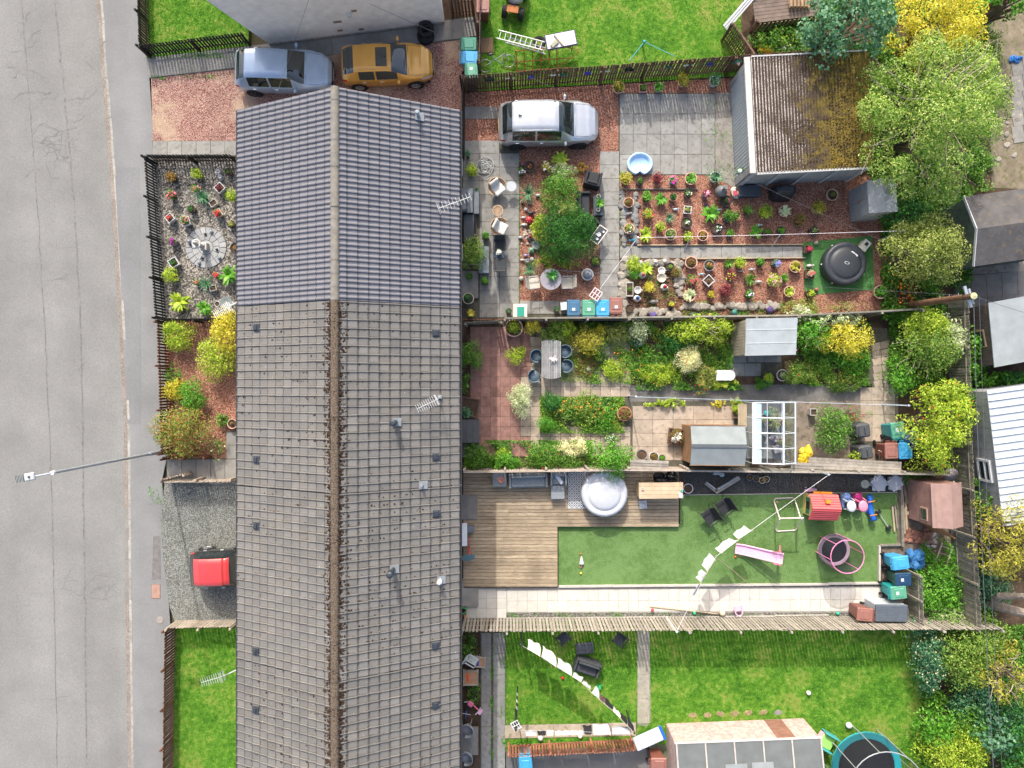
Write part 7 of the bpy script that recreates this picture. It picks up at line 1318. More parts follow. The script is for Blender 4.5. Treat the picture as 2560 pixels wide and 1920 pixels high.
t = storage('pump_unit', 'cream hot tub pump unit at the corner of the turf mat', 'pump', Q('f',1558,300,.4), R(-38), .34, .5, .44, mat('pump_cream', (.60,.58,.50), .5)); ob('control_panel', MB().box((0,.08,.445), (.14,.16,.01)), BLACK, t)
t = hottub('white round inflatable hot tub standing on the deck', 1510, 1233, .98, .68, paint('tub_white', (.40,.42,.45), .4), CVW, None, .2); ob('leaflet', MB().box((-.42,.3,.705), (.24,.34,.004), rz=.1), mat('leaf_grey', (.45,.46,.48)), t); t.location.z = .24
# ------------------------------------------------------------------ things hung on the long brown fence
AF, BF, CF = W(1166,229), W(1500,205), W(1812,182)
def onfence(u, v, z=1.2):
    p = W(u, v, z); A_, B_ = (AF, BF) if p.x < BF.x else (BF, CF); s = (p.x-A_.x)/(B_.x-A_.x); q = A_.lerp(B_, s); d = B_-A_; n = Vector((d.y,-d.x,0)).normalized(); return Vector((q.x,q.y,z))+n*.045, math.atan2(d.y,d.x)
for zone, x, y, kd, col, lb in (('t3',345,830,'wreath','0f2a26','dark green wreath at the left end of the brown fence'),('t3',560,795,'plaque','d8d6d0','oval white plaque left of the first blue plate'),('t3',775,810,'plate','1c2f9a','blue plate first from the left on the brown fence'),('t3',1025,765,'plaque','dcdad6','long white name plaque on the brown fence'),
    ('t3',1115,800,'plate','12584e','green plate between the blue plates on the brown fence'),('t3',1365,770,'plate','2036b0','blue plate second from the left on the brown fence'),('t3',1545,735,'plaque','d6d4d0','white plaque right of the second blue plate'),('t3',1795,705,'wreath','10251f','dark wreath where the brown fence bends'),('t4',300,685,'plate','1c5a4c','round green plate on the right part of the brown fence'),('t4',500,663,'plaque','d4d6da','oval white plaque on the right part of the brown fence'),('t4',725,670,'plate','1a2f8c','blue plate nearest the garage on the brown fence'),('t4',1000,655,'wreath','2f8a76','turquoise wreath with pink roses beside the garage')):
    o = ZONES[zone]; p, a = onfence(o[0]+x/o[2], o[1]+y/o[2]); t = thing('fence_'+('ornament'), lb, 'ornament', p, a); m = paint('fo_'+col, '#'+col, .35)
    if kd == 'plate': ob('plate', MB().lathe([(.08,0),(.15,.025),(.155,.035),(.14,.035),(.07,.012),(0,.01)], 20), m, t, rot=(R(90),0,0)); ob('hook', MB().tube([(0,0,.15),(0,.02,.2)], .006, 5), LEG, t)
    elif kd == 'plaque': ob('board', MB().box((0,-.01,0), (.42,.02,.1), ch=.008), m, t); ob('screw', MB().box((0,-.021,.02), (.02,.004,.02)), LEG, t)
    else:
        V = cloud([(.16*math.cos(i*.6),-.03,.16*math.sin(i*.6),.06) for i in range(11)], 240, .06, int(x)); V2 = V.copy(); ob('leaves', npmesh('leaves', V2+0, 4), m, t)
        if col == '2f8a76': ob('roses', MB().ball((.06,-.1,.05), .07, 8).ball((.1,-.1,-.06), .06, 8), paint('rose_pink', (.8,.5,.5), .6), t)
        ob('ring', MB().tube([(.16*math.cos(i*.42),0,.16*math.sin(i*.42)) for i in range(16)], .02, 5), mat('twig', (.1,.07,.04)), t)
fb = thing('flower_basket', 'hanging basket with a white rose on the garage corner', 'flower basket', Q('c',1815,265,1.5), 0); ob('leaves', npmesh('lv', cloud([(0,0,0,.14),(.1,.05,0,.1),(-.08,-.06,0,.1)], 240, .07, 3)+0, 4), leafpal('blue'), fb); ob('rose', MB().ball((0,-.03,.1), .1, 10), paint('rose_white', (.8,.72,.68), .6), fb)
# ------------------------------------------------------------------ clutter on the upper back lawn
ALU = paint('ladder_alu', (.62,.61,.58), .4, .4)
def ladder(label, a, b, w, z, n, m=ALU):
    A_, B_ = Vector(a), Vector(b); d = (B_-A_); rz = math.atan2(d.y,d.x); t = thing('ladder', label, 'ladder', (A_.x,A_.y,z), rz); L = d.length
    for s in (-1,1): ob('rail', MB().box((L/2,s*w/2,0), (L,.03,.07)), m, t)
    for i in range(n): ob('rung', MB().tube([((i+.5)*L/n,-w/2,0),((i+.5)*L/n,w/2,0)], .016, 6), m, t)
    return t
ladder('aluminium ladder lying over the junk on the top lawn', Q('t3',435,440), Q('t3',900,560), .36, .75, 9); ladder('narrow grey ladder section under the aluminium ladder', Q('t3',520,480), Q('t3',930,600), .25, .62, 8, paint('ladder_grey', (.4,.42,.45), .5))
t = thing('junk_table', 'narrow table with a zigzag patterned white top on the top lawn', 'table', Q('t3',1075,505), R(11)); ob('top', MB().box((0,0,.82), (1.28,.6,.04), ch=.01), WHITE, t); ob('fringe', MB().box((0,0,.79), (1.36,.68,.03)), paint('fringe_navy', (.03,.035,.09), .7), t); zz = MB()
for j in range(3):
    for i in range(10): zz.box((-.58+i*.128,-.18+j*.18,.8415), (.16,.03,.002+.0003*(i%2)), rz=R(35) if i%2 else R(-35))
ob('zigzag_pattern', zz, mat('zig_grey', (.5,.51,.52)), t); ob('loose_plank', MB().box((-.1,-.02,.88), (.06,.62,.05), rz=.5), WOODP, t); ob('loose_block', MB().box((-.32,-.14,.89), (.34,.16,.08), rz=.6), mat('block_olive', (.35,.34,.25)), t); legs4(t, .5, .22, .8, LEG, .018)
RUST = mat('rusty_orange', (.42,.16,.06), .85, .25, 8, 40, .2); t = thing('rusty_frame', 'rusty orange metal frame leaning on the brown fence', 'metal frame', Q('t3',930,700), R(4))
for i in range(6): ob('bar', MB().tube([(-1.3+i*.36,-.1,.05),(-1.3+i*.36,.55,.62)], .022, 6), RUST, t)
for y, z in ((.55,.62),(.2,.32),(-.1,.05)): ob('cross_bar', MB().tube([(-1.35,y,z),(1.1,y,z)], .022, 6), RUST, t)
ob('brace', MB().tube([(.6,.7,.7),(1.5,.35,.5),(.5,-.05,.1)], .025, 6), RUST, t)
t = thing('bicycle', 'grey bicycle frame lying by the brown fence', 'bicycle', Q('t3',450,700), R(12)); BK = paint('bike_grey', (.4,.41,.42), .4, .4)
for x in (-.62,.42): ob('wheel', MB().tube([(x+.26*math.cos(i*.35),.26*math.sin(i*.35)*.8,.45+.3*math.sin(i*.35)*.5) for i in range(19)], .016, 6), BK, t)
for a, b in (((-.62,0,.45),(-.15,.12,.6)),((-.15,.12,.6),(.3,.25,.72)),((.3,.25,.72),(.42,0,.45)),((-.15,.12,.6),(.1,-.05,.5)),((.1,-.05,.5),(.3,.25,.72)),((-.3,.3,.75),(-.15,.12,.6))): ob('frame_tube', MB().tube([a,b], .018, 6), BK, t)
ob('saddle', MB().ball((-.3,.3,.78), .09, 8, 1.4, .7, .5), BLACK, t)
def tyre(label, p, rx=0., rz=0., z=.1, s=.3): t = tag(ob('tyre', MB().lathe([(s*.55,-.09),(s*.9,-.1),(s,-.06),(s,.06),(s*.9,.1),(s*.55,.09),(s*.5,0),(s*.55,-.09)], 26, caps=False), TYRE, None, (p.x,p.y,z), rot=(rx,0,rz), smooth=False), label, 'tyre'); return t
tyre('old tyre lying on top by the cream gable', Q('t2',1262,300,.35), R(12), .3, .32, .36); tyre('old tyre underneath by the cream gable', Q('t2',1262,370,.15), R(4), 0, .12, .38); tyre('old tyre half hidden behind the ladder on the top lawn', Q('t3',862,455,.4), 0, 0, .5, .28)
TEAL = paint('teal_metal', (.06,.35,.38), .4)
t = thing('rotary_dryer', 'teal rotary washing line pole on the top lawn', 'washing line', Q('t3',1935,480), 0); ob('pole', MB().tube([(0,0,0),(0,0,.45)], .03, 8), TEAL, t)
for a, L in ((R(232),1.1),(R(-27),1.5)): ob('arm', MB().tube([(0,0,.42),(L*math.cos(a),L*math.sin(a),.5)], .016, 6), TEAL, t)
ob('hub', MB().lathe([(.06,.38),(.08,.45),(.04,.52),(0,.52)], 10), TEAL, t)
t = thing('quad_bike', 'half covered quad bike at the top of the back lawn', 'quad bike', Q('t3',610,50), R(-100)); ob('chassis', MB().box((0,0,.45), (1.0,.45,.3), ch=.06), BLACK, t)
for x in (-.45,.5):
    for s in (-1,1): w = MB().tube([(x,s*.28,.26),(x,s*.48,.26)], .26, 16); ob('wheel', w, TYRE, t)
ob('cover', MB().ball((-.25,0,.62), .48, 14, 1.15, .95, .6), mat('tarp_grey', (.45,.48,.5), .6, .15), t, smooth=True); ob('handlebar', MB().tube([(.25,-.35,.85),(.3,0,.8),(.25,.35,.85)], .018, 6), BLACK, t); ob('rack', MB().box((.55,0,.68), (.3,.5,.03)), RUST, t)
t = thing('duckboard', 'square brown duckboard on the top lawn beside the bins', 'duckboard', Q('t3',325,470,.03), R(2))
for i in range(8): ob('slat', MB().box((-.24+i*.068,0,.02), (.055,.66,.03)), mat('duck_brown', (.40,.26,.15), .85, .2, rnd=.3), t)
t = thing('white_planks', 'two long white planks leaning at the top right of the lawn', 'planks', Q('t4',880,300,.3)-Vector((0,0,.3)), R(48))
for i in range(3): ob('plank', MB().box((1.3,-.1+i*.1,.75+.03*i), (2.8,.085,.035), ry=-.2), WHITE, t)
t = thing('log_pile', 'small pile of split logs on the raised platform', 'log pile', Q('t4',1650,55,.8), 0)
for i in range(11): ob('log', MB().tube([(-.4+(i%6)*.16,-.15,.06+.1*(i//6)),(-.42+(i%6)*.16,.2,.06+.1*(i//6))], .06, 8), mat('log', (.4,.28,.17), .9, .25, rnd=.3), t)
def sack(name, label, cat, p, m, sx, sy, sz, seed, rz=0., lumps=7):
    r = random.Random(seed); t = thing(name, label, cat, (p.x,p.y,.02), rz); g = MB()
    for i in range(lumps): g.ball((r.uniform(-.6,.6)*sx, r.uniform(-.6,.6)*sy, sz*r.uniform(.3,.55)), 1.0, 9, sx*r.uniform(.35,.6), sy*r.uniform(.35,.6), sz*r.uniform(.4,.6))
    g.v = [(a+r.gauss(0,.015), b+r.gauss(0,.015), max(.0, c+r.gauss(0,.02))) for a, b, c in g.v]; ob('sheet', g, m, t); ob('tie', MB().tube([(0,0,sz*.9),(.06,.05,sz*1.15),(.14,.02,sz*1.1)], [.035,.03,.01], 6), m, t); return t
YEL = paint('sack_yellow', (.72,.50,.03), .5); BLT = paint('sack_blue', (.04,.16,.36), .4); BKB = paint('sack_black', (.012,.013,.015), .25)
sack('yellow_sack', 'crumpled yellow sack behind the trellis fence', 'sack', Q('t4',1290,520), YEL, .45, .2, .3, 1); sack('yellow_sack', 'crumpled yellow sack at the corner of the greenhouse', 'sack', Q('h3',2055,780), YEL, .36, .46, .4, 2); sack('blue_sack', 'open blue rubble sack beside the light blue bin', 'sack', W(2283,1394), BLT, .42, .48, .5, 3); sack('rubbish_bags', 'heap of shiny black rubbish bags behind the wooden bar', 'rubbish bags', Q('j3',700,120), BKB, .55, .36, .55, 4, 0, 10); sack('blue_cloth', 'crumpled blue cloth on the lane at the top right', 'cloth', Q('t5',2060,625), paint('cloth_blue', (.03,.18,.5), .6), .3, .16, .12, 5)
storage('grey_box', 'grey plastic box behind the trellis fence', 'box', Q('t4',1515,492,.2), .1, .5, .32, .3, mat('box_grey', (.35,.35,.36)))
# ------------------------------------------------------------------ shrub garden furniture
t = thing('dining_table', 'weathered slatted dining table with rounded ends', 'table', Q('h1',987,490,.72)-Vector((0,0,.69)), 0); TW = mat('teak_grey', (.36,.36,.36), .85, .2, 4, 40, .3, rnd=.35)
for i in range(11):
    x = -.39+i*.078; L = .86-.10*(x/.42)**2; ob('slat', MB().box((x,0,.73), (.066,2*L,.025), ch=.004), TW, t)
for y in (-.55,.55): ob('cross_beam', MB().box((0,y,.69), (.74,.06,.05)), TW, t)
legs4(t, .33, .62, .7, TW, .035)
def tubchair(label, p, rz, m=TUB):
    t = thing('tub_chair', label, 'chair', (p.x,p.y,.03), rz); k = 16; vs = []
    for h, r in ((.36,.24),(.5,.275),(.66,.30),(.67,.275),(.5,.25),(.40,.22)):
        for i in range(k+1): a = R(-30)+R(240)*i/k; hh = h if h < .6 else h+.12*max(0,math.sin(a))-.04; vs.append((r*math.cos(a)*1.0, r*math.sin(a), hh))
    n = k+1; ob('shell', MB().add(vs, [(j*n+i,j*n+i+1,(j+1)*n+i+1,(j+1)*n+i) for j in range(5) for i in range(k)]), m, t, smooth=True); ob('seat', MB().lathe([(.20,.36),(.25,.40),(.24,.44),(0,.43)], 18), m, t, smooth=True); legs4(t, .17, .17, .4, m, .022, 1.3); return t
tubchair('blue grey tub chair upper left of the slatted table', Q('h1',835,458,.5), R(75)); tubchair('blue grey tub chair pulled out lower left of the slatted table', Q('h1',810,665,.5), R(118)); tubchair('blue grey tub chair upper right of the slatted table', Q('h1',1130,410,.5), R(-88)); tubchair('blue grey tub chair lower right of the slatted table', Q('h1',1145,562,.5), R(-93))
t = thing('table_flowers', 'white flower arrangement on the slatted table', 'flowers', Q('h1',1005,482,.76), 0); ob('vase', MB().lathe([(.04,0),(.06,.06),(.04,.1)], 10), BLACK, t); ob('petals', npmesh('p', strips(26,.2,.05,4,5,60,.3)+np.array([0,0,.06]), 4), paint('petal_white', (.8,.74,.72), .6), t)
t = thing('white_bench', 'white oval garden bench in the border', 'bench', Q('h2',1245,797,.45)-Vector((0,0,.43)), 0); ob('top', MB().box((0,0,.44), (.62,.46,.05), ch=.02).lathe([(.225,.416),(.232,.43),(.225,.462),(0,.4625)], 20, (.3,0,0)), mat('marble_white', (.68,.68,.68), .6, .12, 5), t); ob('leg', MB().box((-.2,0,.21), (.1,.34,.42)), SW_, t); ob('leg', MB().box((.25,0,.21), (.1,.34,.42)), SW_, t)
t = storage('barbecue_box', 'black slatted storage box against the red wall', 'storage box', Q('h1',142,1236,.6), 0, .84, 1.02, .62, mat('box_black', (.06,.066,.07), .6, .2), mat('box_lid', (.085,.09,.095), .6, .15)); 
for x in (-.14,.14): ob('lid_seam', MB().box((x,0,.622), (.012,1.0,.004)), BLACK, t)
for x, y, lb in ((790,1170,'black compost bin upper one beside the rose bush'),(815,1385,'black compost bin lower one beside the rose bush')):
    t = thing('compost_bin', lb, 'compost bin', Q('h4',x,y,.8)-Vector((0,0,.78)), .1); DK = paint('compost_black', (.055,.06,.065), .6); ob('body', MB().box((0,0,.4), (.6,.6,.8), ch=.1, taper=1.15), DK, t); ob('lid', MB().box((0,0,.82), (.5,.56,.06), ch=.05), DK, t); ob('lid_handle', MB().tube([(0,-.18,.84),(0,-.1,.9),(0,.1,.9),(0,.18,.84)], .02, 6), DK, t)
t = thing('timber_bundle', 'bundle of wooden stakes leaning by the compost bins', 'stakes', Q('h4',915,1440), 0)
for i in range(6): ob('stake', MB().tube([(-.25+i*.05,.4-.03*i,.7),(.1+i*.07,-.5,.06)], .028, 6), (TIMB,FORG,WOODP)[i%3], t)
pot('h4',293,988,'stq',.15,.42,'','green',.1,.1,'square grey bucket on the yard concrete',rz=0.); pot('h3',1300,250,'brq',.16,.26,'tuft','lime',.14,.1,'brown trough of plants beside the greenhouse door',rz=1.57,oval=2.4)
t = thing('bamboo_roll', 'striped mat leaning on the greenhouse wall', 'mat', Q('h3',1405,315,.8)-Vector((0,0,.8)), 0); 
for i in range(12): ob('slat', MB().box((-.25+i*.022,0,.55+.03*i), (.03,.98,.02)), (WOODP,TIMB)[i%2], t)
t = thing('plank', 'brown plank below the greenhouse', 'plank', Q('h3',1780,895,.15), R(7)); ob('board', MB().box((0,0,0), (1.2,.12,.06), ch=.006), WDK, t)
for x, y, w, lb in ((290,880,1.65,'pale sheet boards on top of the deck fence left of the shed'),(2110,910,1.4,'long pale boards lying along the fence below the yellow sack')):
    t = thing('loose_boards', lb, 'boards', Q('h3',x,y,1.2), R(-2))
    for i in range(3): ob('board', MB().box((0,-.14+i*.13,.02*i), (w,.125,.025)), FGRY, t)
t = thing('long_boards', 'row of long pale boards along the fence beside the compost bins', 'boards', Q('h4',700,1510,1.1), R(-3))
for i in range(4): ob('board', MB().box((.0,-.18+i*.12,.0), (4.0,.11,.025)), FGRY, t)
# greenhouse contents
for i, (x, y, c, s, lb) in enumerate(((1580,590,'bk',.2,'dark round tub inside the greenhouse'),(1805,630,'tc',.2,'terracotta pot inside the greenhouse'),(1575,285,'pt',.11,'small pale pot inside the greenhouse'),(1600,365,'pk',.13,'pink pot inside the greenhouse'),(1700,440,'bk',.22,'big black tub in the middle of the greenhouse'),(1830,400,'tc',.14,'reddish pot at the right of the greenhouse'))): pot('h3',x,y,c,s,.3,'tuft' if i%2 else '','olive',s*.8,.2,lb)
t = thing('watering_can', 'turquoise watering can inside the greenhouse', 'watering can', Q('h3',1640,290,.2)-Vector((0,0,.18)), .4); ob('body', MB().lathe([(.12,0),(.12,.25),(.1,.27),(0,.27)], 14), TEAL, t); ob('spout', MB().tube([(.1,0,.08),(.34,0,.3)], [.03,.02], 7), TEAL, t); ob('handle', MB().tube([(-.1,0,.05),(-.22,0,.2),(0,0,.38),(.08,0,.27)], .014, 6), TEAL, t)
sack('white_sack', 'red and white sack inside the greenhouse', 'sack', Q('h3',1710,590), mat('bag_redwhite', (.6,.5,.52), .6, .5, 6), .24, .2, .34, 6); storage('seed_bench', 'grey bench along the left of the greenhouse', 'bench', Q('h3',1770,700,.3), .3, .4, .34, .35, mat('box_mauve', (.3,.26,.28)))
shrub('dried tomato plants inside the greenhouse', 1935, 1052, 16, 34, 1.0, 'olive', .07, dens=1.4, bare=16)
# ------------------------------------------------------------------ deck and turf garden
DZ = .22
t = thing('side_table', 'grey rattan table with a terracotta coloured bowl on the deck', 'table', Q('j1',573,205,.65)-Vector((0,0,.65-DZ)), 0); ob('top', MB().box((0,0,.42), (.62,.62,.04), ch=.012), RATG, t); ob('apron', MB().box((0,0,.22), (.58,.58,.36)), RATG, t); ob('bowl', MB().lathe([(.07,.44),(.13,.52),(.14,.54),(.11,.54),(0,.47)], 20, (.06,0,0)), mat('bowl_coral', (.60,.24,.18), .6), t); legs4(t, .26, .26, .06)
o = boxchair('rattan_sofa', 'long grey rattan bench sofa on the deck', 'sofa', Q('j1',950,215,.65), R(2), 1.68, .66, RATG, RATG, True, .62, .38, .09); o.location.z = DZ
o = boxchair('rattan_armchair', 'grey rattan armchair with towels on the deck', 'armchair', Q('j1',1350,190,.65), 0, .72, .62, RATG, RATG, True, .6, .34, .09); o.location.z = DZ; ob('towel', MB().box((.02,-.02,.5), (.16,.5,.05), rz=.6, ch=.015), WHITE, o); ob('towel_blue', MB().box((-.14,.16,.49), (.16,.2,.05), rz=.6, ch=.015), BLT, o)
t = thing('footstool', 'grey rattan footstool on the deck', 'footstool', Q('j1',1340,375,.6)-Vector((0,0,.6-DZ)), R(1)); ob('base', MB().box((0,0,.17), (.58,.58,.32), ch=.015), RATG, t); ob('cushion', MB().box((0,0,.36), (.6,.6,.06), ch=.02), RATG, t); legs4(t, .25, .25, .04)
rg = Q('j1',1620,330,DZ+.004); t = thing('rug', 'black and white diamond patterned outdoor rug on the deck', 'rug', rg, 0); RW, RL = 54*31.8/1792*2.0, 95*31.8/1792
ob('backing', MB().box((0,0,.004), (1.0,1.72,.008)), paint('rug_white', (.52,.53,.54), .9), t); m = MB(); m2 = MB(); c = .21; k = 0
for i in range(-2,3):
    for j in range(-8,9):
        x, y = i*c+(c/2 if j%2 else 0), j*c*.5
        if abs(x) < .45 and abs(y) < .8:
            for a in (-1,1):
                for b in (-1,1): k += 1; m.box((x+a*c*.25, y+b*c*.25, .0085+.00005*(k%4)), (.15,.022,.001), rz=-a*b*R(45))
            m2.add([(x+.035,y,.0095),(x,y+.035,.0095),(x-.035,y,.0095),(x,y-.035,.0095)], [(0,1,2,3)])
for x in (-.495,.495): m.box((x,0,.009), (.012,1.72,.0016))
ob('lines', m, paint('rug_navy', (.03,.045,.07), .9), t); ob('diamonds', m2, paint('rug_navy', (.03,.045,.07)), t)
t = thing('wooden_bar', 'pale timber garden bar beside the white hot tub', 'bar', Q('j3',655,330,1.15)-Vector((0,0,1.15-DZ)), R(.5)); PW = mat('pine_pale', (.55,.42,.28), .8, .15, 3, 30, .2, rnd=.2)
for i in range(4): ob('top_board', MB().box((0,-.26+i*.175,.93), (1.9,.168,.035), ch=.005), PW, t)
for i in range(6): ob('front_board', MB().box((0,-.3,.08+i*.15), (1.8,.025,.142)), PW, t)
for s in (-1,1): ob('side', MB().box((s*.9,.02,.45), (.04,.62,.9)), PW, t)
ob('cup', MB().lathe([(.03,.95),(.045,1.05),(.035,1.05),(0,.97)], 12, (-.8,.12,0)), WHITE, t); ob('box', MB().box((.82,-.2,.99), (.16,.2,.08), ch=.01), WHITE, t); ob('jar', MB().lathe([(.05,.95),(.05,1.05),(0,1.05)], 10, (.88,.0,0)), TEAL, t)
t = thing('folded_tray', 'white plastic tray lying on the deck', 'tray', Q('j3',388,530,DZ)-Vector((0,0,0)), .12); ob('tray', MB().lathe([(.2,.0),(.25,.06),(.235,.06),(.19,.02),(0,.02)], 4, rz=math.pi/4), WHITE, t); ob('bag', MB().ball((0,0,.05), .13, 10, 1, .8, .35), mat('bag_clear', (.55,.57,.6), .3), t)
pot('j3',1050,300,'wh',.22,.3,'','green',.1,.1,'black bucket with a pink rim on the membrane strip')
for i, (x, y) in enumerate(((1950,137),(2040,155),(2127,180),(2190,165))): pot('j3',x,y,'gr' if i < 2 else 'bg',.14,.3,'tuft','brown',.06,.02,('grey bucket first from the left of four by the fence','grey bucket second from the left of four by the fence','beige bucket third from the left of four by the fence','beige bucket at the right of four by the fence')[i])
t = thing('broken_bench', 'broken pale timber seat folded open on the membrane strip', 'bench', Q('j3',1462,345,.2), 0)
for (x0,y0),(x1,y1),w in (((0,0),(.98,.60),.18),((-.04,.04),(-.46,.36),.14)):
    L = math.hypot(x1-x0,y1-y0); a = math.atan2(y1-y0,x1-x0); ob('board', MB().box(((x0+x1)/2,(y0+y1)/2,.02), (L+.1,w,.05), rz=a, ch=.01), FGRY, t); ob('panel', MB().box(((x0+x1)/2-.04,(y0+y1)/2+.1,.1), (L*.9,.04,.2), rz=a), mat('panel_bluegrey', (.4,.44,.47), .6), t)
fold('black garden chair lower one of the pair on the turf', Q('j3',1365,705,.5), R(-55), RAT, None, .68); fold('black garden chair upper one of the pair on the turf', Q('j3',1575,560,.5), R(-55), RAT, None, .68)
# playhouse
t = thing('playhouse', 'plastic playhouse with a red roof and yellow walls', 'playhouse', Q('j4',880,600,1.0)-Vector((0,0,.98)), R(-2)); YW = paint('plastic_yellow', (.68,.50,.18), .5); RR = paint('plastic_red', (.62,.11,.11), .4)
ob('walls', MB().box((0,0,.5), (1.0,.9,1.0), ch=.03), YW, t)
for s in (-1,1):
    q = [(-.62,0,1.35),(.62,0,1.35),(.62,s*.56,.96),(-.62,s*.56,.96)]; ob('roof', MB().add(q+[(a,b,c-.05) for a,b,c in q], [(0,1,2,3),(7,6,5,4),(0,4,5,1),(1,5,6,2),(2,6,7,3),(3,7,4,0)]), RR, t)
    for i in range(1,6): ob('roof_step', MB().box((0,s*.56*i/6,1.35-.39*i/6+.012), (1.24,.02,.03)), RR, t)
ob('window', MB().box((-.505,0,.55), (.02,.34,.36)), BLACK, t); 
for s in (-1,1): ob('shutter', MB().box((-.512,s*.27,.55), (.025,.16,.36)), paint('plastic_green', (.02,.16,.09), .5), t)
ob('chimney', MB().box((.05,.3,1.24), (.2,.14,.2)), paint('plastic_orange', (.70,.25,.03), .5), t); ob('awning', MB().box((0,.55,.82), (.8,.2,.05), rx=.3), paint('plastic_orange', (.70,.25,.03)), t)
def cozy(label, p, rz, c1, c2):
    t = thing('ride_on_car', label, 'toy car', (p.x,p.y,.03), rz); a, b = paint('toy_'+c1, '#'+c1, .4), paint('toy_'+c2, '#'+c2, .4); ob('body', MB().box((0,0,.3), (.7,.42,.3), ch=.1), a, t); ob('roof', MB().ball((-.14,0,.78), .22, 14, 1.2, .95, .32), b, t, smooth=True)
    for x in (-.3,.15):
        for s in (-1,1): ob('pillar', MB().tube([(x,s*.18,.42),(x*.8-.03,s*.16,.78)], .025, 6), b, t)
    for x in (-.24,.24):
        for s in (-1,1): ob('wheel', MB().tube([(x,s*.2,.12),(x,s*.26,.12)], .12, 14), BLACK, t)
    ob('seat', MB().box((-.1,0,.46), (.2,.28,.06)), BLACK, t); ob('bonnet', MB().ball((.25,0,.42), .17, 12, 1, 1.1, .5), a, t, smooth=True)
cozy('grey and blue ride-on toy car beside the playhouse', Q('j4',1215,525,.5), R(96), '6a86b8', 'c4c8c8'); cozy('pink ride-on toy car beside the blue seesaw', Q('j4',1375,525,.5), R(96), 'a82a6e', 'e08aa0')
t = thing('seesaw', 'blue plastic seesaw beside the pink toy car', 'seesaw', Q('j4',1530,605,.25)-Vector((0,0,.22)), R(-80)); BLP = paint('plastic_blue', (.02,.12,.50), .35); ob('beam', MB().tube([(-.55,0,.34),(-.3,0,.2),(0,0,.15),(.3,0,.2),(.55,0,.34)], [.13,.12,.14,.12,.14], 10), BLP, t, smooth=True); ob('base', MB().box((0,0,.07), (.5,.34,.14), ch=.05), BLP, t)
for x in (-.3,.3): ob('handle', MB().tube([(x,-.16,.38),(x,.16,.38)], .02, 6), paint('plastic_orange', (.7,.25,.03)), t)
t = thing('barbell', 'barbell with black end weights on the turf', 'barbell', Q('j4',1705,770,.12)-Vector((0,0,.09)), R(-57)); ob('bar', MB().tube([(-.5,0,.1),(.5,0,.1)], .022, 8), CHR, t)
for x in (-.42,.42): ob('weight', MB().tube([(x-.05,0,.1),(x+.05,0,.1)], .12, 14), BLACK, t)
def pipe(name, label, cat, p, segs, r, m, rz=0., part='tube'):
    t = thing(name, label, cat, (p.x,p.y,.02), rz)
    for s in segs: ob(part, MB().tube(s, r, 8), m, t)
    return t
PKM = paint('frame_palepink', (.68,.56,.54), .4)
s_ = 30.6/1792/5.53*FPX/FPX; f = lambda x, y, z: tuple(Q('j4',x,y,z)-Q('j4',390,720,0)*1.0)
pipe('swing_frame', 'pale pink metal swing frame without a seat on the turf', 'swing', Q('j4',390,720), [[f(270,750,1.4),f(600,745,1.4)],[f(270,750,1.4),f(190,500,.05),f(215,475,.02),f(450,465,.02),f(480,495,.05),f(560,745,1.4)],[f(270,760,1.4),f(205,890,.05),f(235,930,.02),f(480,915,.02),f(510,890,.05),f(575,755,1.4)]], .028, PKM)
t = thing('slide', 'pink plastic slide with steps on the turf', 'slide', Q('j4',-60,1200), R(-8)); PKS = paint('plastic_pink', (.78,.42,.60), .35); PKH = paint('plastic_hotpink', (.72,.18,.28), .4)
ob('chute', MB().add([(-.95,-.17,.12),(-.6,-.19,.12),(.65,-.19,.85),(.65,.19,.85),(-.6,.19,.12),(-.95,.17,.12)], [(0,1,4,5),(1,2,3,4)]), PKS, t)
for s in (-1,1): ob('chute_side', MB().tube([(-.95,s*.2,.15),(-.6,s*.21,.17),(.65,s*.21,.93),(.85,s*.21,1.0)], .035, 8), PKS, t); ob('ladder_leg', MB().tube([(.7,s*.2,.9),(1.05,s*.38,.0)], .028, 8), PKH, t); ob('handrail', MB().tube([(.45,s*.22,.85),(.5,s*.26,1.05),(.75,s*.26,1.12),(.8,s*.22,.95)], .02, 6), PKH, t)
ob('platform', MB().box((.76,0,.88), (.26,.4,.04)), PKS, t)
for i in range(3): ob('step', MB().box((.82+i*.08,0,.66-i*.22), (.1,.46,.03)), PKH, t)
def trampoline(label, p, r, h, pad, mat_, frame, net, hn, legs=6, padw=.22):
    t = thing('trampoline', label, 'trampoline', (p.x,p.y,.02), .2); ob('jump_mat', MB().lathe([(r-padw,h-.01),(r*.5,h-.02),(0,h-.03)], 36), mat_, t); ob('pad', MB().lathe([(r-padw,h),(r-padw*.9,h+.03),(r-.02,h+.03),(r,h-.01),(r,h-.06)], 36, caps=False), pad, t)
    for i in range(legs): a = i*2*math.pi/legs; ob('leg', MB().tube([(r*.96*math.cos(a),r*.96*math.sin(a),h),(r*1.0*math.cos(a),r*1.0*math.sin(a),0)], .022, 6), frame, t); ob('pole', MB().tube([(r*1.01*math.cos(a),r*1.01*math.sin(a),h*.5),(r*1.01*math.cos(a),r*1.01*math.sin(a),h+hn)], .02, 6), frame, t)
    ob('net', MB().add([(r*1.0*math.cos(2*math.pi*i/36),r*1.0*math.sin(2*math.pi*i/36),z) for z in (h,h+hn) for i in range(36)], [(i,(i+1)%36,36+(i+1)%36,36+i) for i in range(36)]), net, t); ob('top_ring', MB().tube([(r*1.01*math.cos(2*math.pi*i/36),r*1.01*math.sin(2*math.pi*i/36),h+hn) for i in range(37)], .022, 6), frame, t); return t
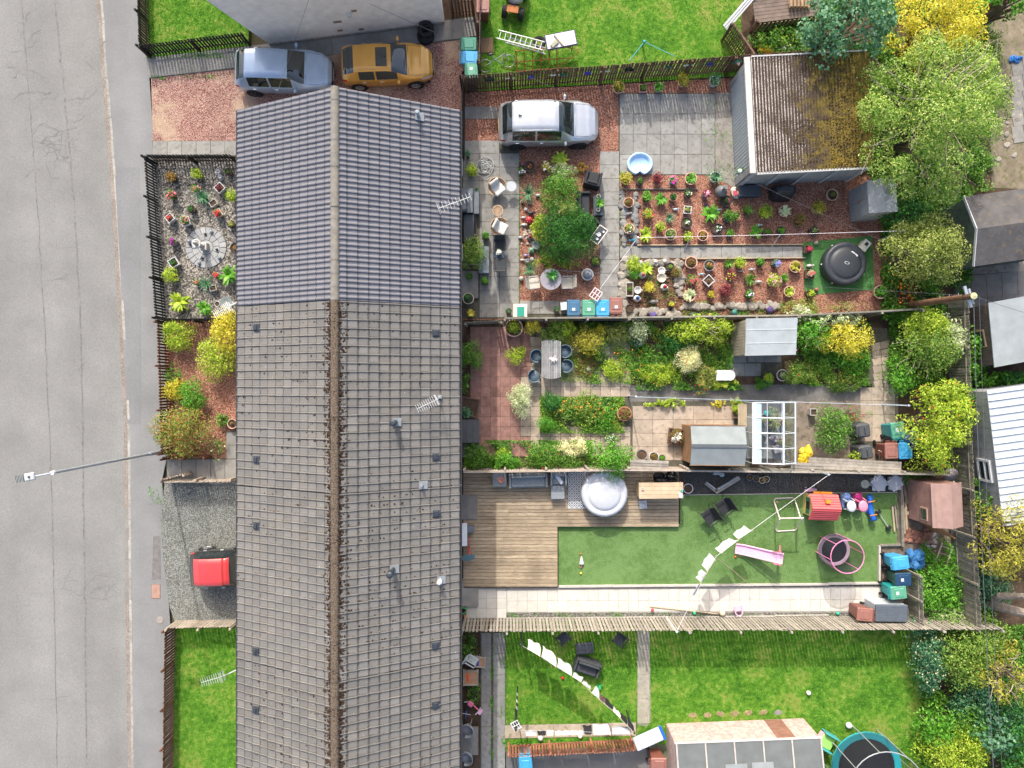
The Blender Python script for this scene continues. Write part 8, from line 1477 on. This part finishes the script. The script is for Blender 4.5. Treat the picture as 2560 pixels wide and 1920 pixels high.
def netmat(name, c, a):
    n = NT(name); tb = n.new('ShaderNodeBsdfTransparent'); mx = n.new('ShaderNodeMixShader'); mx.inputs[0].default_value = a; n.fin(c, .8, None); n.link(tb.outputs[0], mx.inputs[1]); n.link(n.b.outputs[0], mx.inputs[2]); n.link(mx.outputs[0], n.out.inputs[0]); return n.m
PKT = paint('tramp_pink', (.66,.22,.40), .45)
t = trampoline('small pink trampoline with a black net on the turf', Q('j4',1020,1185,.3), .70, .32, paint('tramp_lilac', (.52,.36,.46), .5), mat('tramp_mat', (.03,.032,.04), .8, .1), PKT, netmat('net_black', (.02,.025,.03), .55), 1.25, 6, .15); ob('logo_ring', MB().lathe([(.11,.305),(.13,.307),(.15,.305)], 20, caps=False), mat('logo_white', (.6,.6,.6)), t)
t = trampoline('large teal trampoline with a black net at the bottom edge', W(2166,1917,.85), 1.52, .86, paint('tramp_teal', (.03,.36,.40), .45), mat('tramp_mat2', (.025,.027,.032), .8, .1), paint('tramp_grey', (.42,.44,.46), .4, .4), netmat('net_black2', (.015,.018,.02), .42), 1.7, 8, .3)
# storage box, timber, satellite dish, pallets
t = thing('storage_box', 'large grey plastic storage box beside the long grey fence', 'storage box', W(2228,1532,1.05)-Vector((0,0,1.02)), R(-1)); ob('body', MB().box((0,0,.5), (1.32,.70,1.0), ch=.03), mat('box_lightgrey', (.42,.45,.48), .6, .08), t); ob('lid', MB().box((0,-.01,1.04), (1.38,.74,.09), ch=.025), mat('box_slate', (.095,.115,.14), .55, .1), t)
for i in range(9): ob('lid_rib', MB().box((0,-.3+i*.072,1.089), (1.24,.03,.01)), mat('box_slate', (.095,.115,.14)), t)
for zone, x, y, L, w, a, m, lb in (('j4',1845,760,1.15,.07,-85,TIMB,'thin pale batten on the turf end'),('j4',1880,730,1.05,.06,-84,FGRY,'thin grey batten beside the pale one on the turf end'),('j4',1955,500,2.3,.12,-88,FOLD,'thick old plank beside the reddish shed'),('j4',2010,420,1.5,.1,-80,FOLD,'grey plank leaning along the reddish shed'),('j4',2020,720,1.2,.09,-88,TIMB,'pale plank in the timber stack by the reddish shed'),('j4',2055,620,.5,.14,-88,WOODP,'short wide plank by the reddish shed'),('j4',1985,700,1.7,.08,-87,TIMB,'narrow plank in the timber stack by the reddish shed'),('h6',355,1060,.9,.07,42,FOLD,'grey batten over the brick heap')):
    t = thing('loose_plank', lb, 'plank', Q(zone,x,y,.1), R(a), 'planks beside the reddish shed'); ob('board', MB().box((0,0,0), (L,w,.05), ch=.006), m, t)
for x, lb in ((1635,'stack of grey plastic tiles nearest the playhouse'),(1855,'stack of grey plastic tiles nearest the reddish shed')):
    t = thing('tile_stack', lb, 'tile stack', Q('j4',x,265,.1)-Vector((0,0,.08)), 0)
    for i in range(6): ob('tile', MB().box((random.gauss(0,.03),random.gauss(0,.03),.02+i*.045), (.56,.56,.035)), paint('tile_greyplastic', (.48,.50,.53), .5), t, rz=i*.7+.3)
t = thing('satellite_dish', 'grey satellite dish lying behind the reddish shed', 'satellite dish', Q('h6',530,415,.9), 0); ob('dish', MB().lathe([(0,0),(.2,.03),(.32,.09),(.33,.10)], 26, sx=1, sy=.85), mat('dish_mauve', (.33,.30,.33), .5), t, smooth=True); ob('arm', MB().tube([(.1,-.25,.05),(.16,-.42,.2)], .015, 6), STEEL, t)
ladder('broken pale pallet frame among the weeds', Q('h6',400,1290), Q('h6',470,1095), .5, .3, 3, FPAL)
# clotheslines, washing
ROPE = paint('rope_white', (.72,.68,.70), .7); ROPB = paint('rope_blue', (.5,.62,.72), .6)
def post(label, u, v, z, m=None, r=.03): p = W(u, v, z); t = thing('clothes_post', label, 'post', (p.x,p.y,0), 0); ob('pole', MB().tube([(0,0,0),(0,0,z)], r, 8), m or STEEL, t); ob('cap', MB().lathe([(r*1.5,z-.05),(r*1.5,z+.02),(0,z+.04)], 10), m or STEEL, t); ob('hook', MB().tube([(0,0,z-.1),(.1,0,z-.06),(.1,0,z)], .008, 5), m or STEEL, t); return t
post('clothes post at the foot of the stone border', 1595, 594, 2.0); post('clothes post among the bushes beside the olive tree', 2258, 577, 2.2); wire('white washing line over the potted plants', W(1595,594,1.98), W(2258,577,2.18), .009, .12, ROPE, 'washing line', 'washing_line'); wire('washing line end running down across the patio path', W(1595,594,1.98), W(1500,722,1.7), .009, .05, ROPE, 'washing line', 'washing_line')
post('clothes post at the left end of the tar path', 1590, 992, 2.0); post('clothes post under the yellow green tree', 2272, 1014, 2.2); wire('white washing line along the tar path', W(1590,992,1.98), W(2272,1014,2.15), .008, .1, ROPB, 'washing line', 'washing_line')
post('clothes post by the fence above the playhouse', 2072, 1187, 2.1); post('white clothes post on the long grey fence', 1692, 1580, 2.0, WHITE, .028); wire('white washing line crossing the turf diagonally', W(2072,1187,2.05), W(1790,1391,2.0), .008, .05, ROPE, 'washing line', 'washing_line'); wire('white washing line from the prop to the long grey fence', W(1790,1391,2.0), W(1692,1578,1.95), .007, .08, ROPE, 'washing line', 'washing_line')
def prop(label, a, b, m=None): a, b = Vector(a), Vector(b); t = thing('clothes_prop', label, 'clothes prop', a, 0); ob('pole', MB().tube([(0,0,0), (b-a)], .018, 7), m or TIMB, t); ob('fork', MB().tube([(b-a), (b-a)*1.03+Vector((.03,0,0))], .012, 5), m or TIMB, t); ob('joint', MB().tube([(b-a)*.55,(b-a)*.6], .026, 7), m or TIMB, t)
prop('wooden clothes prop on the turf', W(1868,1456), W(1790,1392,2.0), TIMB); prop('blue clothes prop by the timber edge left', W(1711,627), W(1723,600,1.5), STEEL); prop('blue clothes prop by the timber edge right', W(1922,628), W(1948,590,1.7), STEEL)
def cloth(label, pts, z0, z1, m, cat='laundry', name='hanging_cloth', seed=0, n=9, wob=.03):
    """pts: two points on the line (height z0), then the two free lower corners (height z1)"""
    A_, B_ = W(*pts[0], z0), W(*pts[1], z0); C_, D_ = W(*pts[2], z1), W(*pts[3], z1); r = random.Random(seed); ph = r.random()*6; vs = []
    nv = (B_-A_).cross(D_-A_).normalized(); o = (A_+B_+C_+D_)/4
    for j in range(n+1):
        for i in range(n+1):
            s, q = i/n, j/n; p = A_.lerp(B_, s).lerp(D_.lerp(C_, s), q); p = p+nv*(wob*q*math.sin(s*9+ph)+.08*math.sin(q*math.pi)); vs.append(p-o)
    k = n+1; t = thing(name, label, cat, o, 0, 'washing on the lines'); g = MB().add(vs, [(j*k+i,j*k+i+1,(j+1)*k+i+1,(j+1)*k+i) for j in range(n) for i in range(n)]); c = ob('fabric', g, m, t, smooth=True)
    for p in (A_.lerp(B_,.04), A_.lerp(B_,.96)): ob('peg', MB().box(p-o, (.02,.04,.07)), paint('peg', (.6,.45,.3)), t)
    return t
J3 = lambda x, y: (1540+x/5.821, 1170+y/5.821); J5 = lambda x, y: (1520+x/5.53, 1360+y/5.53); K1 = lambda x, y: (1130+x/4.337, 1560+y/4.337)
CW = mat('cloth_white', (.44,.44,.45), .9, .06, 3, 30, .1); CBK = mat('cloth_black', (.02,.02,.024), .9, .2); CGR = mat('cloth_grey', (.33,.36,.40), .9, .08); CPK = mat('cloth_pinkwhite', (.72,.62,.62), .9, .08); CDR = mat('cloth_maroon', (.10,.05,.06), .9, .2)
for i, (pts, lb) in enumerate((([J3(1985,905),J3(1790,1035),J3(1700,955),J3(1865,840)],'white cloth nearest the swing frame on the turf line'),([J3(1785,1045),J3(1535,1240),J3(1440,1170),J3(1640,1015)],'long white cloth above the pink slide end'),([J5(1485,215),J5(1370,390),J5(1290,285),J5(1400,120)],'white cloth just below the wooden prop'),([J5(1360,405),J5(1280,540),J5(1215,465),J5(1280,345)],'small white cloth nearest the white path'))): cloth(lb, pts, 2.0, 1.55, CW, seed=i)
cloth('white cloth seen edge on above the white path', [J5(1262,545),J5(1165,710),J5(1185,690),J5(1235,550)], 2.0, 1.6, CW, seed=9)
post('dark leaning clothes post under the long grey fence', *K1(748,228), 2.1, LEG, .035); post('clothes post at the right end of the crossing lines', *K1(1978,1182), 2.1, LEG, .03); post('dark clothes post standing on the cross path', *K1(690,1150), 2.0, LEG, .035)
q0 = W(*K1(748,228),2.05); tag(ob('washing_line', MB().tube([W(*K1(*q),2.05)-q0 for q in ((748,228),(820,270),(955,350),(1130,465),(1295,560),(1400,632),(1515,745),(1600,820),(1740,938),(1830,1030),(1978,1182))], .005, 5), ROPE, None, q0), 'diagonal washing line over the back lawn', 'washing line'); wire('washing line along the cross path', W(*K1(690,1150),1.95), W(*K1(1978,1190),2.0), .004, .03, ROPE, 'washing line', 'washing_line')
dg = [([(820,270),(955,350),(940,215),(822,160)],CPK,'white towel with a red hem first on the diagonal line'),([(970,350),(1130,465),(1108,320),(978,235)],CPK,'pink and white towel second on the diagonal line'),([(1140,465),(1295,560),(1275,440),(1143,362)],CW,'white sheet third on the diagonal line'),([(1305,570),(1400,630),(1418,582),(1312,518)],CW,'small white cloth fourth on the diagonal line'),([(1410,640),(1500,710),(1480,670),(1425,615)],CW,'white garment with a sleeve fifth on the diagonal line'),([(1515,745),(1595,805),(1570,672),(1540,685)],CW,'white shirt with long sleeves on the diagonal line'),([(1600,820),(1650,860),(1640,790),(1600,755)],CDR,'maroon cloth on the diagonal line'),([(1655,865),(1740,935),(1720,870),(1645,770)],CBK,'black cloth beside the maroon one on the diagonal line'),([(1745,940),(1825,1020),(1790,950),(1735,890)],CPK,'pink and black cloth on the diagonal line'),([(1830,1030),(1900,1100),(1860,990),(1800,950)],CBK,'black garment near the end of the diagonal line'),([(1905,1105),(1972,1172),(1935,1060),(1870,985)],CBK,'black trousers at the end of the diagonal line')]
for i, (p, m, lb) in enumerate(dg): cloth(lb, [K1(*q) for q in p], 2.05, 1.5, m, seed=20+i)
cp = [([(800,1215),(915,1212),(915,1160),(785,1152)],CGR,'grey shirt first on the cross path line'),([(930,1210),(1018,1210),(1020,1158),(918,1158)],CBK,'black shirt second on the cross path line'),([(1030,1210),(1100,1208),(1100,1150),(1025,1152)],CW,'white baby vest third on the cross path line'),([(1120,1208),(1200,1206),(1205,1158),(1118,1160)],CW,'white top fourth on the cross path line'),([(1208,1206),(1325,1204),(1318,1155),(1208,1158)],CW,'wide white top fifth on the cross path line'),([(1330,1203),(1425,1202),(1410,1155),(1330,1158)],CW,'white top sixth on the cross path line'),([(1440,1200),(1518,1198),(1512,1100),(1412,1098)],CBK,'pleated black skirt on the cross path line'),([(1535,1200),(1722,1198),(1690,1085),(1522,1085)],CW,'large white top on the cross path line'),([(1740,1198),(1935,1195),(1910,1108),(1728,1108)],CGR,'grey shirt with a white emblem on the cross path line')]
for i, (p, m, lb) in enumerate(cp):
    t = cloth(lb, [K1(*q) for q in p], 2.0, 1.62, m, seed=50+i)
    if i == 8:
        for k in range(4): ob('emblem', MB().box((-.14+k*.09,.02+(k%2)*.02,.10), (.035,.15,.01), rz=(.4 if k%2 else -.4), rx=-.9), WHITE, t)
for i in range(9):
    x, y = 712-i*1.5, 700+i*37; tag(ob('sock', MB().box((0,0,-.09), (.05,.085,.18), ch=.015), (CBK,CBK,CW,CBK,CPK,CBK,CW,CBK,CBK)[i], None, W(*K1(x,y),1.95), .1*i), '%s sock on the short line over the lawn' % ('topmost','second','third','fourth','fifth','sixth','seventh','eighth','lowest')[i], 'sock', 'socks on the short line')
wire('short washing line of socks over the lawn', W(*K1(715,690),2.0), W(*K1(690,1150),1.98), .008, .02, LEG, 'washing line', 'washing_line')
t = thing('peg_basket', 'white and black peg basket hanging on the clothes post', 'basket', W(*K1(692,1100),1.7), R(28))
for k in (-.15,-.05,.05,.15): ob('bar', MB().box((k,0,0), (.03,.36,.04)), WHITE, t)
for k in (-.17,0,.17): ob('rim', MB().box((0,k,.01), (.36,.03,.05)), WHITE, t)
ob('pegs', MB().ball((0,0,-.05), .15, 8, 1, 1, .4), CBK, t)
# lower lawn furniture and toys
o = boxchair('garden_sofa', 'black fabric two seat garden sofa on the back lawn', 'sofa', W(*K1(1465,470),.45), R(-18), 1.12, .68, TEXT, TEXT, True, .66, .38, .08)
t = thing('garden_table', 'black rectangular garden table on the back lawn', 'table', W(*K1(1440,265),.5)-Vector((0,0,.48)), R(5)); ob('top', MB().box((0,0,.48), (.78,.5,.03), ch=.05), mat('table_black', (.06,.066,.075), .5, .1), t); legs4(t, .32, .18, .48)
fold('black garden chair left one under the long grey fence', W(*K1(1205,145),.5), R(38)); fold('black garden chair right one under the long grey fence', W(*K1(1820,165),.5), R(-38))
def tray(label, x, y, rz, c, h=.4, w=.62):
    t = thing('sand_table', label, 'sand table', W(*K1(x,y),h)-Vector((0,0,h-.02)), rz); ob('sand', MB().box((0,0,h-.03), (w-.06,w-.02,.02)), mat('sand', (.42,.25,.15), .95, .15), t)
    for s in (-1,1): ob('side', MB().box((s*w/2,0,h-.02), (.05,w+.1,.09)), FPAL, t); ob('end', MB().box((0,s*w/2,h-.02), (w-.06,.05,.09)), FPAL, t)
    legs4(t, w/2-.05, w/2-.05, h-.05, FPAL, .02); ob('toy_spade', MB().box((-.12,.0,h+.0), (.1,.34,.03), rz=.1, ch=.01), paint('toy_'+c, '#'+c, .5), t)
tray('wooden sand table with an orange spade against the back wall', 203, 582, 0., 'e0522a'); tray('small wooden sand table with a blue toy by the back wall', 308, 412, -.1, '2a4aa8', .42, .42)
fold('small white play chair with a patterned seat by the back wall', W(*K1(212,385),.5), R(60), mat('seat_pattern', (.62,.64,.55), .8, .25, 12), WHITE, .42)
t = thing('tricycle', 'pink and white child tricycle by the back wall', 'tricycle', W(*K1(235,850)), R(-35)); 
for x, y in ((.3,0),(-.25,.2),(-.25,-.2)): ob('wheel', MB().tube([(x,y-.025,.13),(x,y+.025,.13)], .13, 14), BLACK, t)
ob('frame', MB().tube([(.3,0,.4),(.1,0,.3),(-.25,0,.25)], .03, 7), PKH, t); ob('seat', MB().box((-.15,0,.36), (.24,.22,.06), ch=.02), PKH, t); ob('handlebar', MB().tube([(.26,-.2,.52),(.3,0,.48),(.26,.2,.52)], .018, 6), WHITE, t); ob('push_bar', MB().tube([(-.25,0,.25),(-.5,.1,.8)], .016, 6), WHITE, t); ob('basket', MB().box((.38,0,.42), (.14,.22,.14)), PKS, t)
tubchair('grey plastic chair with clothes by the back wall', W(*K1(165,1150),.5), R(-80), paint('chair_grey', (.28,.31,.34), .5)); tubchair('grey moulded chair at the bottom of the back wall', W(*K1(155,1450),.5), R(-80), paint('chair_grey', (.28,.31,.34)))
t = thing('child_bike', 'blue child bicycle leaning by the back wall', 'bicycle', W(*K1(165,965)), R(80)); 
for x in (-.3,.3): ob('wheel', MB().tube([(x+.16*math.cos(i*.45),.05,.18+.16*math.sin(i*.45)) for i in range(15)], .02, 6), BLACK, t)
ob('frame', MB().tube([(-.3,.05,.18),(-.05,.05,.42),(.22,.05,.45),(.3,.05,.18)], .022, 6), BLP, t); ob('saddle', MB().ball((-.1,.05,.5), .07, 8, 1.4, .7, .5), BLACK, t); ob('handlebar', MB().tube([(.22,-.15,.58),(.22,.25,.58)], .014, 6), CHR, t)
t = thing('watering_can', 'green toy watering can on the back lawn', 'watering can', W(*K1(1585,670)), .5); GRP = paint('plastic_brightgreen', (.05,.42,.12), .4); ob('body', MB().lathe([(.1,0),(.11,.2),(0,.21)], 12), GRP, t); ob('spout', MB().tube([(.09,0,.06),(.24,0,.22)], [.03,.02], 6), GRP, t); ob('handle', MB().tube([(-.09,0,.04),(-.18,0,.15),(-.05,0,.26)], .014, 6), GRP, t)
t = thing('toddler_slide', 'green and pink plastic toddler slide beside the trampoline', 'slide', Q('k3',405,1165,.4)-Vector((0,0,.38)), R(-30)); ob('platform', MB().box((0,0,.3), (.62,.62,.1), ch=.04), paint('plastic_lime', (.30,.62,.15), .4), t)
for s in (-1,1): ob('side', MB().box((0,s*.34,.35), (.72,.06,.5), ch=.02), TEAL, t)
ob('chute', MB().box((-.35,0,.28), (.24,.56,.08), ch=.02), paint('plastic_salmon', (.75,.38,.40), .4), t)
t = thing('leaning_mattress', 'white board with a leaf pattern propped beside the washed red shed', 'board', Q('k2',265,920,.8), R(24)); ob('board', MB().box((0,0,0), (1.25,.6,.09), ch=.03), WHITE, t); g = MB(); rr_ = random.Random(2)
for i in range(60): g.box((rr_.uniform(-.55,.55), rr_.uniform(-.25,.25), .0462+.0001*i), (.13,.012,.001), rz=rr_.uniform(0,3.14))
ob('leaf_pattern', g, mat('pattern_grey', (.4,.41,.42)), t); ob('underlay', MB().box((.1,-.06,-.12), (1.3,.6,.1)), BLP, t)
# deck-side bits
t = thing('doorstep_slabs', 'grey concrete slabs at the back door beside the deck', 'step', Q('j1',182,570,.25)-Vector((0,0,.03)), 0)
for x in (-.3,.12): ob('slab', MB().box((x,0,.02), (.42,1.1,.05), ch=.008), SLABD, t)
t = thing('scooter', 'red push scooter lying on the deck', 'scooter', Q('j1',175,1060,DZ+.02), R(92)); ob('deck', MB().box((-.3,0,.06), (.4,.09,.03), ch=.01), paint('plastic_red', (.62,.11,.11)), t); ob('stem', MB().tube([(-.1,0,.08),(.45,.02,.1)], .018, 6), paint('plastic_red', (.62,.11,.11)), t); ob('handlebar', MB().tube([(.45,-.14,.1),(.45,.18,.1)], .015, 6), GRP, t)
for x in (-.52,-.08): ob('wheel', MB().tube([(x,-.015,.06),(x,.015,.06)], .06, 12), BLACK, t)
storage('deck_stool', 'small dark grey stool on the deck', 'stool', Q('j1',195,855,.45), 0, .3, .28, .3, mat('bench_grey', (.16,.185,.205))).location.z = DZ
t = thing('whiteboard', 'white board leaning on the house wall by the deck', 'board', Q('j1',95,930,.7), 0); ob('panel', MB().box((0,0,0), (.36,1.0,.03), ry=R(25)), WHITE, t); ob('edge', MB().box((-.01,0,-.03), (.38,1.02,.03), ry=R(25)), REDW, t)
t = thing('oval_table', 'oval teal table top against the wall below the deck board', 'table', Q('j1',155,1232,.7)-Vector((0,0,.45)), .1); ob('top', MB().lathe([(.3,.44),(.32,.46),(0,.47)], 24, sx=1, sy=.45), paint('top_teal', (.08,.16,.19), .4), t); legs4(t, .15, .06, .45)
t = thing('green_hose', 'coil of green hose at the end of the white path', 'hose', Q('j2',92,975,.05), 0); ob('coil', MB().tube([((.14+.02*math.sin(i))*math.cos(i*.5), (.14+.02*math.cos(i*.7))*math.sin(i*.5), .02+.002*i) for i in range(70)], .012, 5), GRP, t); ob('nozzle', MB().tube([(.05,-.2,.03),(.1,-.34,.05)], [.02,.03], 7), paint('plastic_orange', (.7,.25,.03)), t)
t = thing('toy_umbrella', 'closed white child umbrella with a pink handle on the turf', 'umbrella', Q('j2',1652,330,.05), R(92)); ob('canopy', MB().lathe([(.0,0),(.03,.04),(.07,.2),(.10,.34),(.08,.38),(0,.36)], 10), WHITE, t, (.24,0,.05), rot=(0,R(-90),0)); ob('handle', MB().tube([(-.12,0,.05),(-.24,0,.05),(-.27,.05,.05),(-.23,.09,.05)], .014, 6), PKH, t)
def balls(lst):
    for k, x, y, c, s, lb in lst: tag(ob('ball', MB().ball((0,0,s), s, 12), paint('ball_'+c, '#'+c, .4), None, Q(k,x,y,.02), smooth=True), lb, 'ball')
balls([('j2',1642,487,'e0d040',.05,'small multicoloured ball below the toy umbrella'),('j2',1635,232,'c8502a',.04,'tiny orange ball above the toy umbrella'),('j5',610,905,'d03030',.07,'red ball in the gravel strip by the long fence'),('j5',1190,950,'2ab878',.07,'green ball beside the wooden pole'),('j5',1570,945,'c8bca0',.13,'beige football at the end of the wooden pole'),('j6',1065,1062,'2aa888',.08,'teal ball in the gravel beside the brown bin'),('j4',232,525,'c8a070',.05,'tan ball inside the swing frame'),('j5',1757,172,'e0702a',.05,'orange ball beside the pink slide'),('k1',1197,578,'c02a20',.07,'red ball on the back lawn under the diagonal line'),('k3',585,995,'dcdcdc',.14,'white lump on the grass above the trampoline'),('k2',2032,398,'e4e2e0',.10,'white scrap on the right of the back lawn')])
t = thing('wooden_pole', 'long wooden pole lying in the gravel beside the white path', 'pole', Q('j5',580,865,.06), math.atan2(-105,960)); L = (Q('j5',1540,975)-Q('j5',580,865)).length; ob('pole', MB().tube([(0,0,0),(L,0,0)], .025, 8), TIMB, t); ob('ferrule', MB().tube([(L-.06,0,0),(L+.01,0,0)], .029, 8), LEG, t)
t = thing('child_chair', 'pink plastic child chair lying beside the white path', 'chair', Q('j5',1797,900,.2), R(12)); ob('seat', MB().box((0,.05,.05), (.28,.26,.04), ch=.015), PKS, t); ob('backrest', MB().tube([(-.17,.2,.1),(-.16,-.15,.08),(-.08,-.26,.1),(.08,-.26,.1),(.16,-.15,.08),(.17,.2,.1)], .025, 7), PKS, t); legs4(t, .13, .12, .05, PKS, .02, 1.2)
t = thing('toy_scooter', 'pink toddler scooter on the membrane strip', 'scooter', Q('j4',690,355,.05), R(3)); ob('deck', MB().ball((0,0,.08), .18, 12, 1.7, .45, .25), PKS, t, smooth=True); ob('handlebar', MB().tube([(.12,-.18,.2),(.12,.18,.2)], .014, 6), TEAL, t)
for x, y in ((-.2,.12),(-.2,-.12),(.2,0)): ob('wheel', MB().tube([(x,y-.015,.05),(x,y+.015,.05)], .05, 10), WHITE, t)
tag(ob('paving_disc', MB().lathe([(.19,0),(.19,.03),(.05,.035),(.04,.02),(0,.02)], 22), mat('disc_green', (.42,.45,.38)), None, Q('j4',1450,278,.02)), 'pale round stone disc on the membrane strip', 'disc')
sack('plastic_sheet', 'crumpled pale blue plastic sheets by the fence above the membrane', 'plastic sheet', Q('j3',1490,85), mat('sheet_pale', (.55,.64,.66), .4, .15), .24, .15, .1, 8)
